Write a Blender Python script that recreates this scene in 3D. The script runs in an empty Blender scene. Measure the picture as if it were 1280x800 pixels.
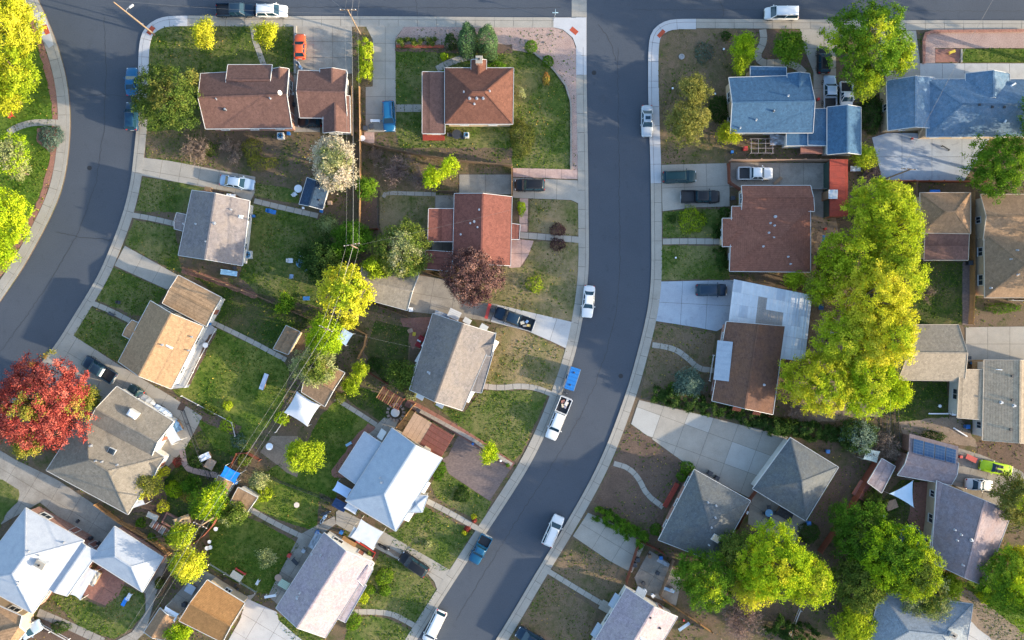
import bpy, math, random
import numpy as np
from mathutils import Vector, Matrix
random.seed(11); RNG = np.random.default_rng(11)
SC = bpy.context.scene
COL = SC.collection
R = math.radians

# ------------------------------------------------------------------ camera, sky, sun, exposure
CAM_H = 115.0                                   # a drone hovering 115 m above the street
cam = bpy.data.cameras.new('camera'); cam.sensor_width = 36; cam.lens = 36*CAM_H/160.0
cam.clip_start = 1; cam.clip_end = 3000
camo = bpy.data.objects.new('camera', cam); COL.objects.link(camo)
camo.location = (0, 0, CAM_H); camo.rotation_euler = (0, 0, 0)
SC.camera = camo
SUN_EL, SUN_AZ = R(13), R(-15)                  # low autumn sun from the right, a little below
sdir = Vector((math.cos(SUN_EL)*math.cos(SUN_AZ), math.cos(SUN_EL)*math.sin(SUN_AZ), math.sin(SUN_EL)))
w = bpy.data.worlds.new('World'); SC.world = w; w.use_nodes = True
nt = w.node_tree; nt.nodes.clear()
sky = nt.nodes.new('ShaderNodeTexSky'); sky.sky_type = 'NISHITA'; sky.sun_disc = False
sky.sun_elevation = SUN_EL; sky.sun_rotation = math.atan2(sdir.x, sdir.y)
sky.air_density = 1.0; sky.dust_density = 1.6; sky.ozone_density = 1.6
bg = nt.nodes.new('ShaderNodeBackground'); bg.inputs[1].default_value = 0.15
wo = nt.nodes.new('ShaderNodeOutputWorld')
nt.links.new(sky.outputs[0], bg.inputs[0]); nt.links.new(bg.outputs[0], wo.inputs[0])
sl = bpy.data.lights.new('sun', 'SUN'); sl.energy = 2.9; sl.angle = R(0.6); sl.color = (1, .83, .60)
so = bpy.data.objects.new('sun', sl); COL.objects.link(so)
so.rotation_euler = sdir.to_track_quat('Z', 'Y').to_euler(); so.location = (150, -40, 90)
SC.view_settings.view_transform = 'Standard'; SC.view_settings.look = 'None'
SC.view_settings.gamma = 1; SC.view_settings.exposure = 2.1
SC.cycles.max_bounces = 5; SC.cycles.diffuse_bounces = 2; SC.cycles.glossy_bounces = 2
SC.cycles.transmission_bounces = 3; SC.cycles.transparent_max_bounces = 4

# ------------------------------------------------------------------ placing: plan coordinates are drawn at 8 units to the metre
Z0 = 0.13                                       # level of the yards (a kerb above the road)
def W(px, py, z=0.0):                           # plan point that sits at height z
    k = (CAM_H - z)/CAM_H
    return Vector(((px-640)/8.0*k, (400-py)/8.0*k, z))
def W2(px, py, z=0.0):
    v = W(px, py, z); return (v.x, v.y)

# ------------------------------------------------------------------ materials
M = {}
def newmat(name):
    m = bpy.data.materials.new(name); m.use_nodes = True
    t = m.node_tree; b = t.nodes['Principled BSDF']; return m, t, b
def nd(t, kind, **kw):
    n = t.nodes.new(kind)
    for k, v in kw.items():
        if k.startswith('i_'): n.inputs[k[2:].replace('_', ' ')].default_value = v
        else: setattr(n, k, v)
    return n
def noise(t, scale, detail=3, rough=.6, coord=None, dist=0.0):
    n = nd(t, 'ShaderNodeTexNoise'); n.inputs['Scale'].default_value = scale
    n.inputs['Detail'].default_value = detail; n.inputs['Roughness'].default_value = rough
    n.inputs['Distortion'].default_value = dist
    if coord is not None: t.links.new(coord, n.inputs['Vector'])
    return n.outputs['Fac']
def ramp(t, fac, stops):
    r = nd(t, 'ShaderNodeValToRGB'); e = r.color_ramp.elements
    e[0].position, e[0].color = stops[0][0], (*stops[0][1], 1)
    e[1].position, e[1].color = stops[-1][0], (*stops[-1][1], 1)
    for p, c in stops[1:-1]:
        q = e.new(p); q.color = (*c, 1)
    t.links.new(fac, r.inputs[0]); return r.outputs[0]
def mixc(t, fac, a, b, mode='MIX'):
    n = nd(t, 'ShaderNodeMix', data_type='RGBA', blend_type=mode)
    for s, v in ((n.inputs[0], fac), (n.inputs[6], a), (n.inputs[7], b)):
        if isinstance(v, (int, float)): s.default_value = v
        elif isinstance(v, tuple): s.default_value = (*v, 1)
        else: t.links.new(v, s)
    return n.outputs[2]
def wpos(t):                                    # position in the world
    return nd(t, 'ShaderNodeNewGeometry').outputs['Position']
def bump(t, b, h, strength=.4, dist=.05):
    n = nd(t, 'ShaderNodeBump'); n.inputs['Strength'].default_value = strength; n.inputs['Distance'].default_value = dist
    t.links.new(h, n.inputs['Height']); t.links.new(n.outputs[0], b.inputs['Normal'])
def sc(c, k): return tuple(min(1, x*k) for x in c)

def surf(name, c, var=.25, big=.35, fine=6.0, rough=.9, c2=None, bs=.3, spec=.12, bigmix=.6, stain=0):
    """rough mineral surface: fine grain and broad wear between two colours"""
    if name in M: return M[name]
    m, t, b = newmat(name); p = wpos(t)
    c2 = c2 or sc(c, .72)
    f1 = noise(t, big, 4, .65, p); f2 = noise(t, fine, 3, .7, p)
    col = mixc(t, ramp(t, f1, [(.35, (0, 0, 0)), (.68, (1, 1, 1))]), c, mixc(t, bigmix, c, c2))
    col = mixc(t, 1.0, col, ramp(t, f2, [(.25, (1-var,)*3), (.75, (1+var*.6,)*3)]), 'MULTIPLY')
    if stain:
        f3 = noise(t, .8, 5, .7, p, .8); pass
        col = mixc(t, ramp(t, f3, [(.56, (0, 0, 0)), (.74, (stain,)*3)]), col, sc(c, .5))
    t.links.new(col, b.inputs['Base Color']); b.inputs['Roughness'].default_value = rough
    b.inputs['Specular IOR Level'].default_value = spec
    bump(t, b, f2, bs, .03); M[name] = m; return m

def paint(name, c, rough=.5, metal=0.0, coat=0.0, var=.08, spec=.5):
    if name in M: return M[name]
    m, t, b = newmat(name); p = wpos(t); f = noise(t, 1.7, 4, .6, p)
    col = mixc(t, 1.0, c, ramp(t, f, [(.3, (1-var,)*3), (.7, (1,)*3)]), 'MULTIPLY')
    t.links.new(col, b.inputs['Base Color']); b.inputs['Roughness'].default_value = rough
    b.inputs['Metallic'].default_value = metal; b.inputs['Coat Weight'].default_value = coat
    b.inputs['Coat Roughness'].default_value = .08; b.inputs['Specular IOR Level'].default_value = spec
    M[name] = m; return m

def glassm(name, c=(.02, .03, .04), rough=.06):
    if name in M: return M[name]
    m, t, b = newmat(name); b.inputs['Base Color'].default_value = (*c, 1)
    b.inputs['Roughness'].default_value = rough; b.inputs['Specular IOR Level'].default_value = .4
    M[name] = m; return m

def shingle(name, c, c2=None, stain=.35, patch=None, wh=0.0):
    """asphalt shingles: courses that follow the slope, tabs of uneven tone, weather stains"""
    if name in M: return M[name]
    m, t, b = newmat(name); p = wpos(t); c2 = c2 or sc(c, .7)
    sx = nd(t, 'ShaderNodeSeparateXYZ'); t.links.new(p, sx.inputs[0])
    zz = nd(t, 'ShaderNodeMath', operation='MULTIPLY'); t.links.new(sx.outputs[2], zz.inputs[0]); zz.inputs[1].default_value = 16
    fr = nd(t, 'ShaderNodeMath', operation='FRACT'); t.links.new(zz.outputs[0], fr.inputs[0])
    v = nd(t, 'ShaderNodeTexVoronoi'); v.inputs['Scale'].default_value = 3.3; t.links.new(p, v.inputs['Vector'])
    f1 = noise(t, .45, 5, .7, p); f2 = noise(t, 9, 3, .75, p); f3 = noise(t, 1.6, 4, .7, p, .4)
    col = mixc(t, v.outputs['Color'], sc(c, .78), sc(c, 1.2))
    col = mixc(t, ramp(t, f1, [(.38, (0, 0, 0)), (.72, (stain,)*3)]), col, c2)
    col = mixc(t, ramp(t, f3, [(.52, (0, 0, 0)), (.75, (stain*.8,)*3)]), col, sc(c, .66))
    if patch:
        col = mixc(t, ramp(t, noise(t, .9, 3, .55, p, 1.2), [(.55, (0, 0, 0)), (.70, (.45,)*3)]), col, patch)
    col = mixc(t, 1.0, col, ramp(t, f2, [(.2, (.60,)*3), (.8, (1.32,)*3)]), 'MULTIPLY')
    col = mixc(t, 1.0, col, ramp(t, fr.outputs[0], [(.0, (.72,)*3), (.3, (1.04,)*3)]), 'MULTIPLY')
    t.links.new(col, b.inputs['Base Color']); b.inputs['Roughness'].default_value = .88
    b.inputs['Specular IOR Level'].default_value = .10
    bump(t, b, fr.outputs[0], .35, .03); M[name] = m; return m

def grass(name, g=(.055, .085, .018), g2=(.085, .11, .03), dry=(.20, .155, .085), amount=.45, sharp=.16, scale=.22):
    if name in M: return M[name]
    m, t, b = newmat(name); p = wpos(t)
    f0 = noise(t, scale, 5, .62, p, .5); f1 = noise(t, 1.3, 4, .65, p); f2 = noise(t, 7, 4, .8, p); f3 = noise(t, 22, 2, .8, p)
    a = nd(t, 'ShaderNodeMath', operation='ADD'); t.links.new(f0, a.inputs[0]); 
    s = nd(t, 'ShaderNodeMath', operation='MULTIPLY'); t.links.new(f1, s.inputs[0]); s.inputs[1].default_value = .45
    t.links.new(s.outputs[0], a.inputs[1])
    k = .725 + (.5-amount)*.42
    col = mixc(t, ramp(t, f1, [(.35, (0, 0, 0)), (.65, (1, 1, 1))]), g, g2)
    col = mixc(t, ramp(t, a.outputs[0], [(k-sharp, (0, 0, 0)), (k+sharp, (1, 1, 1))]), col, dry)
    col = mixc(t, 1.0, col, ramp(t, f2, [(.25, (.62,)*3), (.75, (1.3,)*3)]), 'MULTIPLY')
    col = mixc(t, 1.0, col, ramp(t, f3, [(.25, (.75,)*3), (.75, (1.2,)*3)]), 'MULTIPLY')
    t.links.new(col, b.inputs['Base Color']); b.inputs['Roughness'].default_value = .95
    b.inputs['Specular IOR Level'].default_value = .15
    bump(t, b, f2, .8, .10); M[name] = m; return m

def brickm(name, c, c2, mortar, scale=1.0, z_up=True):
    """coursed brick too fine to pick out at this distance"""
    if name in M: return M[name]
    m, t, b = newmat(name); p = wpos(t)
    br = nd(t, 'ShaderNodeTexBrick'); br.inputs['Scale'].default_value = scale
    br.inputs['Brick Width'].default_value = .24; br.inputs['Row Height'].default_value = .10
    br.inputs['Mortar Size'].default_value = .012
    br.inputs['Color1'].default_value = (*c, 1); br.inputs['Color2'].default_value = (*c2, 1); br.inputs['Mortar'].default_value = (*mortar, 1)
    if z_up:
        sx = nd(t, 'ShaderNodeSeparateXYZ'); t.links.new(p, sx.inputs[0])
        ad = nd(t, 'ShaderNodeMath', operation='ADD'); t.links.new(sx.outputs[0], ad.inputs[0]); t.links.new(sx.outputs[1], ad.inputs[1])
        cb = nd(t, 'ShaderNodeCombineXYZ'); t.links.new(ad.outputs[0], cb.inputs[0]); t.links.new(sx.outputs[2], cb.inputs[1])
        t.links.new(cb.outputs[0], br.inputs['Vector'])
    else: t.links.new(p, br.inputs['Vector'])
    col = mixc(t, 1.0, br.outputs['Color'], ramp(t, noise(t, 2.5, 4, .7, p), [(.3, (.75,)*3), (.7, (1.15,)*3)]), 'MULTIPLY')
    t.links.new(col, b.inputs['Base Color']); b.inputs['Roughness'].default_value = .9; M[name] = m; return m

def leafm(name, c1, c2, c3=None, trans=.2):
    """leaves whose tone comes from a per-leaf value, two to three hues per crown"""
    if name in M: return M[name]
    m = bpy.data.materials.new(name); m.use_nodes = True; t = m.node_tree; t.nodes.clear()
    o = nd(t, 'ShaderNodeOutputMaterial'); a = nd(t, 'ShaderNodeAttribute'); a.attribute_name = 'tone'
    stops = [(.0, c1), (1.0, c2)] if c3 is None else [(0, c1), (.55, c2), (1, c3)]
    col = ramp(t, a.outputs['Fac'], stops)
    d = nd(t, 'ShaderNodeBsdfDiffuse'); tr = nd(t, 'ShaderNodeBsdfTranslucent'); mx = nd(t, 'ShaderNodeMixShader')
    mx.inputs[0].default_value = trans
    t.links.new(col, d.inputs[0]); t.links.new(mixc(t, 1.0, col, (1.25, 1.15, .6), 'MULTIPLY'), tr.inputs[0])
    t.links.new(d.outputs[0], mx.inputs[1]); t.links.new(tr.outputs[0], mx.inputs[2]); t.links.new(mx.outputs[0], o.inputs[0])
    M[name] = m; return m

# ------------------------------------------------------------------ mesh building
class MB:
    def __init__(s): s.v = []; s.f = []
    def add(s, vs, fs):
        n = len(s.v); s.v += [tuple(x) for x in vs]; s.f += [[i+n for i in f] for f in fs]; return s
    def box(s, x0, x1, y0, y1, z0, z1, mat=None):
        vs = [Vector(q) for q in ((x0,y0,z0),(x1,y0,z0),(x1,y1,z0),(x0,y1,z0),(x0,y0,z1),(x1,y0,z1),(x1,y1,z1),(x0,y1,z1))]
        if mat is not None: vs = [mat @ q for q in vs]
        return s.add(vs, [(0,3,2,1),(4,5,6,7),(0,1,5,4),(1,2,6,5),(2,3,7,6),(3,0,4,7)])
    def taper(s, x, y, z0, z1, a0, b0, a1, b1, rot=0):
        m = Matrix.Translation((x, y, 0)) @ Matrix.Rotation(rot, 4, 'Z')
        vs = [m @ Vector(q) for q in ((-a0,-b0,z0),(a0,-b0,z0),(a0,b0,z0),(-a0,b0,z0),(-a1,-b1,z1),(a1,-b1,z1),(a1,b1,z1),(-a1,b1,z1))]
        return s.add(vs, [(0,3,2,1),(4,5,6,7),(0,1,5,4),(1,2,6,5),(2,3,7,6),(3,0,4,7)])
    def prism(s, pts, z0, z1):
        n = len(pts)
        if sum(pts[i][0]*pts[(i+1)%n][1]-pts[(i+1)%n][0]*pts[i][1] for i in range(n)) < 0: pts = pts[::-1]
        vs = [(p[0], p[1], z0) for p in pts]+[(p[0], p[1], z1) for p in pts]
        return s.add(vs, [list(range(n, 2*n)), list(range(n-1, -1, -1))]+[(i, (i+1)%n, n+(i+1)%n, n+i) for i in range(n)])
    def beam(s, a, b, wdt, h, up=Vector((0, 0, 1))):
        a = Vector(a); b = Vector(b); d = (b-a).normalized(); sd = d.cross(up)
        if sd.length < 1e-4: sd = Vector((1, 0, 0))
        sd.normalize(); u = sd.cross(d); p = sd*wdt/2; q = u*h/2
        return s.add([a-p-q,a+p-q,a+p+q,a-p+q,b-p-q,b+p-q,b+p+q,b-p+q],[(0,3,2,1),(4,5,6,7),(0,1,5,4),(1,2,6,5),(2,3,7,6),(3,0,4,7)][:0]+[(0,1,2,3),(7,6,5,4),(0,4,5,1),(1,5,6,2),(2,6,7,3),(3,7,4,0)])
    def tube(s, pts, rad, n=6, cap=True):
        pts = [Vector(p) for p in pts]; rad = rad if isinstance(rad, (list, tuple)) else [rad]*len(pts)
        base = len(s.v); prev = None
        for i, p in enumerate(pts):
            d = (pts[min(i+1, len(pts)-1)]-pts[max(i-1, 0)]).normalized()
            x = d.orthogonal().normalized() if prev is None else (prev-d*prev.dot(d)).normalized()
            prev = x; y = d.cross(x)
            for k in range(n):
                a = 2*math.pi*k/n; s.v.append(tuple(p+(x*math.cos(a)+y*math.sin(a))*rad[i]))
        for i in range(len(pts)-1):
            for k in range(n):
                s.f.append([base+i*n+k, base+i*n+(k+1)%n, base+(i+1)*n+(k+1)%n, base+(i+1)*n+k])
        if cap: s.f.append([base+k for k in range(n)][::-1]); s.f.append([base+(len(pts)-1)*n+k for k in range(n)])
        return s
    def lathe(s, prof, n=16, c=(0, 0, 0)):
        base = len(s.v)
        for r, z in prof:
            for k in range(n):
                a = 2*math.pi*k/n; s.v.append((c[0]+r*math.cos(a), c[1]+r*math.sin(a), c[2]+z))
        for i in range(len(prof)-1):
            for k in range(n): s.f.append([base+i*n+k, base+i*n+(k+1)%n, base+(i+1)*n+(k+1)%n, base+(i+1)*n+k])
        s.f.append([base+k for k in range(n)][::-1]); s.f.append([base+(len(prof)-1)*n+k for k in range(n)]); return s
    def build(s, name, mat, parent=None, off=None, smooth=False, bevel=0):
        me = bpy.data.meshes.new(name)
        vs = s.v if off is None else [(a-off[0], b-off[1], c-off[2]) for a, b, c in s.v]
        me.from_pydata(vs, [], s.f); me.materials.append(mat)
        if smooth: me.polygons.foreach_set('use_smooth', [True]*len(me.polygons))
        o = bpy.data.objects.new(name, me); COL.objects.link(o)
        if parent is not None: o.parent = parent
        if bevel:
            b = o.modifiers.new('bevel', 'BEVEL'); b.width = bevel; b.segments = 2; b.limit_method = 'ANGLE'
        return o
def tag(o, label=None, cat=None, group=None, kind=None):
    if label: o['label'] = label
    if cat: o['category'] = cat
    if group: o['group'] = group
    if kind: o['kind'] = kind
    return o
def root(name, loc, label, cat, group=None, rz=0):
    o = bpy.data.objects.new(name, None); COL.objects.link(o); o.location = loc; o.rotation_euler = (0, 0, rz)
    o.empty_display_size = .3; tag(o, label, cat, group); return o
def struct(o, label=None): o['kind'] = 'structure'; return tag(o, label)

def resample(pts, step, closed=False):
    out = []; n = len(pts)
    for i in range(n if closed else n-1):
        a, b = Vector(pts[i]), Vector(pts[(i+1) % n]); k = max(1, int(round((b-a).length/step)))
        out += [tuple(a.lerp(b, j/k)) for j in range(k)]
    if not closed: out.append(tuple(pts[-1]))
    return out
def arclen(pts, step):
    """points at equal steps along a polyline"""
    pts = [Vector(p) for p in pts]; L = [0]
    for a, b in zip(pts, pts[1:]): L.append(L[-1]+(b-a).length)
    k = max(1, round(L[-1]/step)); res = []; j = 0
    for i in range(k+1):
        s = L[-1]*i/k
        while j < len(L)-2 and L[j+1] < s: j += 1
        t = (s-L[j])/max(1e-6, L[j+1]-L[j]); res.append(pts[j].lerp(pts[j+1], t))
    return res
def smooth_line(pts, it=2):
    for _ in range(it):
        q = [pts[0]]
        for a, b in zip(pts, pts[1:]):
            q += [(a[0]*.75+b[0]*.25, a[1]*.75+b[1]*.25), (a[0]*.25+b[0]*.75, a[1]*.25+b[1]*.75)]
        pts = q+[pts[-1]]
    return pts
def offset_line(pts, d):
    out = []
    for i in range(len(pts)):
        a = Vector(pts[max(i-1, 0)]); b = Vector(pts[min(i+1, len(pts)-1)]); t = (b-a).normalized()
        out.append((pts[i][0]-t.y*d, pts[i][1]+t.x*d))
    return out
def clip_half(poly, p, n):
    """keep the part of poly where (q-p).n >= 0"""
    out = []
    for i in range(len(poly)):
        a = poly[i]; b = poly[(i+1) % len(poly)]
        da = (a[0]-p[0])*n[0]+(a[1]-p[1])*n[1]; db = (b[0]-p[0])*n[0]+(b[1]-p[1])*n[1]
        if da >= 0: out.append(a)
        if (da >= 0) != (db >= 0):
            t = da/(da-db); out.append((a[0]+(b[0]-a[0])*t, a[1]+(b[1]-a[1])*t))
    return out
def area(p): return abs(sum(p[i][0]*p[(i+1)%len(p)][1]-p[(i+1)%len(p)][0]*p[i][1] for i in range(len(p))))/2
def inside(pt, poly):
    c = False; j = len(poly)-1
    for i in range(len(poly)):
        if (poly[i][1] > pt[1]) != (poly[j][1] > pt[1]) and pt[0] < (poly[j][0]-poly[i][0])*(pt[1]-poly[i][1])/(poly[j][1]-poly[i][1])+poly[i][0]: c = not c
        j = i
    return c

# ================================================================== THE SETTING
asphalt = surf('asphalt', (.064, .076, .095), var=.24, big=.12, fine=7, rough=.85, c2=(.052, .062, .079), bs=.25, spec=.2, stain=.35)
conc = surf('concrete', (.33, .305, .265), var=.16, big=.5, fine=7, c2=(.25, .23, .20), stain=.35)
conc_alt = surf('lighter_concrete', (.37, .36, .335), var=.12, c2=(.30, .29, .265), fine=7, stain=.3)
conc_new = surf('new_concrete', (.42, .42, .43), var=.10, big=.6, fine=7, c2=(.36, .36, .37))
joint = surf('joint_dirt', (.13, .11, .085), var=.3)
conc_old = surf('old_concrete', (.30, .275, .24), var=.2, big=.45, fine=6, c2=(.19, .17, .145), bigmix=.8, stain=.55)
conc_white = surf('pale_concrete', (.42, .42, .42), var=.14, big=.4, fine=7, c2=(.33, .33, .33), stain=.4)
conc_blue = surf('painted_concrete', (.34, .38, .43), var=.14, big=.4, fine=7, c2=(.27, .29, .33), stain=.5)
soil = grass('bare_soil', (.055, .07, .02), (.09, .085, .035), (.135, .098, .066), .72, .12, .3)
mulch = surf('mulch', (.145, .098, .072), var=.4, big=.3, fine=6, c2=(.09, .062, .048), bs=.8, bigmix=.8)
sand = surf('dry_dirt', (.26, .20, .15), var=.35, big=.4, fine=5, c2=(.16, .12, .09), bs=.6)
gravel = surf('pink_gravel', (.40, .29, .25), var=.55, big=.4, fine=8, c2=(.28, .19, .165), bs=1)
redgravel = surf('red_gravel', (.30, .15, .11), var=.5, big=.6, fine=8, c2=(.22, .12, .09), bs=1)
pink = surf('pink_flagstone', (.42, .30, .26), var=.25, big=.8, fine=4, c2=(.33, .22, .19))
redbrick = brickm('red_brick_paving', (.30, .11, .075), (.24, .09, .065), (.20, .15, .12), 1.0, False)
purplebrick = brickm('brown_brick_paving', (.17, .12, .11), (.12, .085, .08), (.13, .11, .10), .8, False)
brickwall = brickm('brick_wall', (.30, .12, .08), (.24, .095, .065), (.30, .26, .22))
g_lush = grass('lush_grass', (.046, .088, .010), (.080, .130, .016), (.18, .185, .045), .32)
g_bright = grass('bright_grass', (.06, .12, .010), (.085, .16, .016), (.13, .17, .03), .25)
g_mid = grass('mown_grass', (.048, .082, .014), (.08, .115, .023), (.19, .17, .07), .38)
g_dry = grass('dry_grass', (.075, .095, .022), (.11, .115, .035), (.25, .19, .105), .60)
g_brown = grass('brown_grass', (.06, .075, .02), (.10, .09, .035), (.18, .125, .08), .66)
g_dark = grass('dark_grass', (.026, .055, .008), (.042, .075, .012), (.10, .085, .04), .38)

# one sheet of earth to the horizon
MB().prism([(-1500, -1500), (1500, -1500), (1500, 1500), (-1500, 1500)], -.6, -.03)
g = MB().add([(-1500,-1500,-.03),(1500,-1500,-.03),(1500,1500,-.03),(-1500,1500,-.03)], [(0,1,2,3)]).build('ground', soil); struct(g)

def curve(pts, it=2): return smooth_line(pts, it)
# kerb lines, road side
K_LEFT = curve([(20,-60),(36,-25),(48,0),(62,30),(75,65),(84,100),(88,135),(88,165),(85,200),(79,232),(70,257),(58,282),(42,312),(27,338),(8,366),(-25,412),(-60,455)])
K_W = curve([(173,95),(172,150),(170,172),(167,200),(164,226),(157,257),(148,285),(136,315),(124,343),(108,370),(90,399),(74,425),(55,450),(25,487),(-5,527),(-60,600)])
K_NWC = curve([(330,20.5),(250,20),(222,20),(205,21),(190,27),(179,38),(174,56),(173,95)])
K_N = [(714,22),(640,22),(520,21),(400,20.5),(330,20.5)]
K_MW = curve([(733,22),(733,100),(735,200),(736,300),(736,335),(733,368),(728,400),(721,435),(711,468),(698,503),(683,540),(667,573),(650,602),(622,645),(590,693),(560,739),(540,770),(510,818),(470,880)])
K_NEC = curve([(870,24),(850,24),(836,25),(822,31),(813,42),(810,60),(810,110)])
K_ME = curve([(810,110),(811,160),(813,200),(814,300),(814,340),(812,370),(807,400),(797,440),(786,480),(775,512),(761,550),(741,595),(706,657),(666,722),(640,767),(610,815),(570,880)])
K_NE = [(1060,25),(870,24)]
K_NE2 = [(1420,26),(1280,26),(1142,25.5),(1060,25)]
def wl(line, z=0): return [W2(x, y, z) for x, y in line]

def sheet(name, pts, mat, z=.112, jit=.10, step=.7, thick=.10):
    p = [W2(x, y, z) for x, y in pts]
    if jit:
        p = resample(p, step, True); r = random.Random(int(pts[0][0]*7+pts[0][1]))
        p = [(x+r.uniform(-jit, jit), y+r.uniform(-jit, jit)) for x, y in p]
    o = MB().prism(p, z-thick, z).build(name, mat); return o

# road: everything between the kerbs
road = sheet('road', [(-420,-260),(1700,-260),(1700,70),(1000,60),(950,300),(900,700),(560,1060),(380,1060),(-420,1060)], asphalt, 0.0, 0, thick=.02); struct(road)
# raised blocks of earth behind the kerbs
wb = K_N[::-1][:0]
west = [(714,22)]+K_N[1:]+K_NWC[1:]+K_W[1:]+[(-60,1060),(380,1060)]+K_MW[::-1]+[(733,22)]
east = K_ME[::-1]+K_NEC[::-1][1:]+[(1060,25),(1142,25.5),(1700,26),(1700,1060),(570,1060)]
leftb = K_LEFT+[(-420,470),(-420,-60)]
for nm, pl in (('yard_ground', west), ('yard_ground', east), ('yard_ground', leftb)):
    struct(sheet(nm, pl, soil, .10, 0, thick=.125))
north = sheet('far_yard_ground', [(-420,-260),(1700,-260),(1700,-70),(-420,-70)], g_mid, .12, 0, thick=.14); struct(north)

def pavement(line, side, width, kerb_w, label, mat=conc, gap=.055, step=3.0, new=None):
    """kerb stones and pavement slabs laid along a kerb line"""
    L = wl(line); s = side
    a = arclen(L, 1.0)
    n = len(a); a = [(q.x, q.y) for q in a]
    l0 = a; l1 = offset_line(a, s*kerb_w); l2 = offset_line(a, s*(kerb_w+.05)); l3 = offset_line(a, s*width)
    bed = MB().prism(l0+l3[::-1], .095, .118); pr = bed.build('pavement', joint); struct(pr)
    kb = MB().prism(l0+l1[::-1], .095, .121); kr = kb.build('kerb', conc_old); struct(kr)
    k = int(step)
    for i in range(0, n-1, k):
        j = min(i+k, n-1)
        def piece(A, B, name, z, par):
            pa = [Vector(q) for q in A[i:j+1]]; pb = [Vector(q) for q in B[i:j+1]]
            for P in (pa, pb):
                d = (P[-1]-P[0]).normalized()*gap/2; P[0] = P[0]+d; P[-1] = P[-1]-d
            mid = pa[len(pa)//2]; m = mat
            if new and new(mid): m = conc_new
            MB().prism([tuple(q) for q in pa]+[tuple(q) for q in pb[::-1]], .10 if name != 'kerb_stone' else .0, z+random.uniform(-.004, .004)).build(name, m, par)
        piece(l0, l1, 'kerb_stone', .142, kr); piece(l2, l3, 'slab', .152, pr)
PW, KW = 1.62, .50
pavement(K_LEFT, -1, 1.85, .55, '')
nn = lambda q: q.y > 41.5 and q.x < -51.5
pavement(K_W, 1, PW, KW, '')
pavement(K_NWC, 1, PW, KW, '', new=lambda q: q.x < -52)
pavement(K_N, 1, PW, KW, '')
pavement(K_MW, -1, PW, KW, '', new=lambda q: q.y > 39)
pavement(K_NEC, 1, 1.6, KW, '', new=lambda q: q.x < 28)
pavement(K_ME, 1, 1.65, KW, '', new=lambda q: q.y > 22)
pavement(K_NE, 1, 1.45, KW, '')
pavement(K_NE2, 1, 1.55, KW, '')
# concrete valley gutter across the side street, pale corner apron
gb = MB().prism(wl([(715,-60),(733,-60),(733,22),(715,22)]), -.02, .004).build('valley_gutter', conc_old); struct(gb)
for i in range(-4, 2):
    y0, y1 = i*14.5, i*14.5+14.2
    if y0 > 20: continue
    for xa, xb in ((714.6, 723.5), (723.8, 733.4)):
        MB().prism(wl([(xa,y0),(xb,y0),(xb,min(y1,22)),(xa,min(y1,22))]), -.01, .012).build('slab', conc, gb)
o = sheet('corner_apron', [(692,22),(733,22.3),(733,44),(722,84),(721,60),(716,47),(704,37),(692,34)], conc_new, .160, 0, thick=.06); struct(o)
# red tactile mats on the ramps
def mat_pad(px, py, rot, label, wpx=10, hpx=6):
    p = W(px, py, .165); r = root('tactile_mat', p, label, 'tactile paving', 'red warning mats on the corner ramps', R(rot))
    a, b = wpx/16, hpx/16
    MB().box(-a, a, -b, b, -.02, .006).build('base_plate', M['red_mat'], r)
    d = MB()
    for i in range(7):
        for j in range(4): d.lathe([(.045, 0), (.03, .02)], 5, (-a+.09+i*(2*a-.18)/6, -b+.08+j*(2*b-.16)/3, .006))
    o = d.build('dome', M['red_mat'], r); o['kind'] = 'stuff'
surf('red_mat', (.42, .09, .05), var=.25)
mat_pad(57.5, 37, -68, 'red tactile mat on the left-hand corner ramp beside the yellow trees', 12, 6)
mat_pad(188.5, 38, 55, 'red tactile mat at the corner below the leaning light pole', 11, 6)
mat_pad(717.5, 38.5, -40, 'brick red tactile mat by the concrete valley gutter')
mat_pad(826.5, 42, 48, 'brown red tactile mat on the curved corner above the dry yard', 11, 5)
o = sheet('ramp_apron', [(43,17),(52,14),(58,24),(67,56),(61,60),(52,47),(45,33)], conc_new, .158, 0, thick=.06); struct(o)

PAVED = []
# ------------------------------------------------------------------ slabs of drives and paths
def slabs(name, pts, mat, size=(3.0, 3.0), ang=0.0, z=.142, gap=.045, label=None, alt=None, org=None):
    """a paved area cut into cast slabs with open joints"""
    PAVED.append(list(pts)); p = [W2(x, y, z) for x, y in pts]
    bed = MB().prism(p, .09, z-.022).build(name, joint); struct(bed)
    a = R(ang); ux = (math.cos(a), math.sin(a)); uy = (-math.sin(a), math.cos(a))
    cs = [(q[0]*ux[0]+q[1]*ux[1], q[0]*uy[0]+q[1]*uy[1]) for q in p]
    x0, x1 = min(c[0] for c in cs), max(c[0] for c in cs); y0, y1 = min(c[1] for c in cs), max(c[1] for c in cs)
    nx = max(1, round((x1-x0)/size[0])); ny = max(1, round((y1-y0)/size[1]))
    for i in range(nx):
        for j in range(ny):
            xa, xb = x0+(x1-x0)*i/nx+gap/2, x0+(x1-x0)*(i+1)/nx-gap/2
            ya, yb = y0+(y1-y0)*j/ny+gap/2, y0+(y1-y0)*(j+1)/ny-gap/2
            q = [tuple(c) for c in cs]
            for pp, n in (((xa, 0), (1, 0)), ((xb, 0), (-1, 0)), ((0, ya), (0, 1)), ((0, yb), (0, -1))):
                q = clip_half(q, pp, n)
                if len(q) < 3: break
            if len(q) < 3 or area(q) < .12: continue
            q = [(c[0]*ux[0]+c[1]*uy[0], c[0]*ux[1]+c[1]*uy[1]) for c in q]
            m = mat
            if alt and random.random() < alt[0]: m = alt[1]
            MB().prism(q, .10, z+random.uniform(-.005, .006)).build('slab', m, bed)
    return bed
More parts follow.
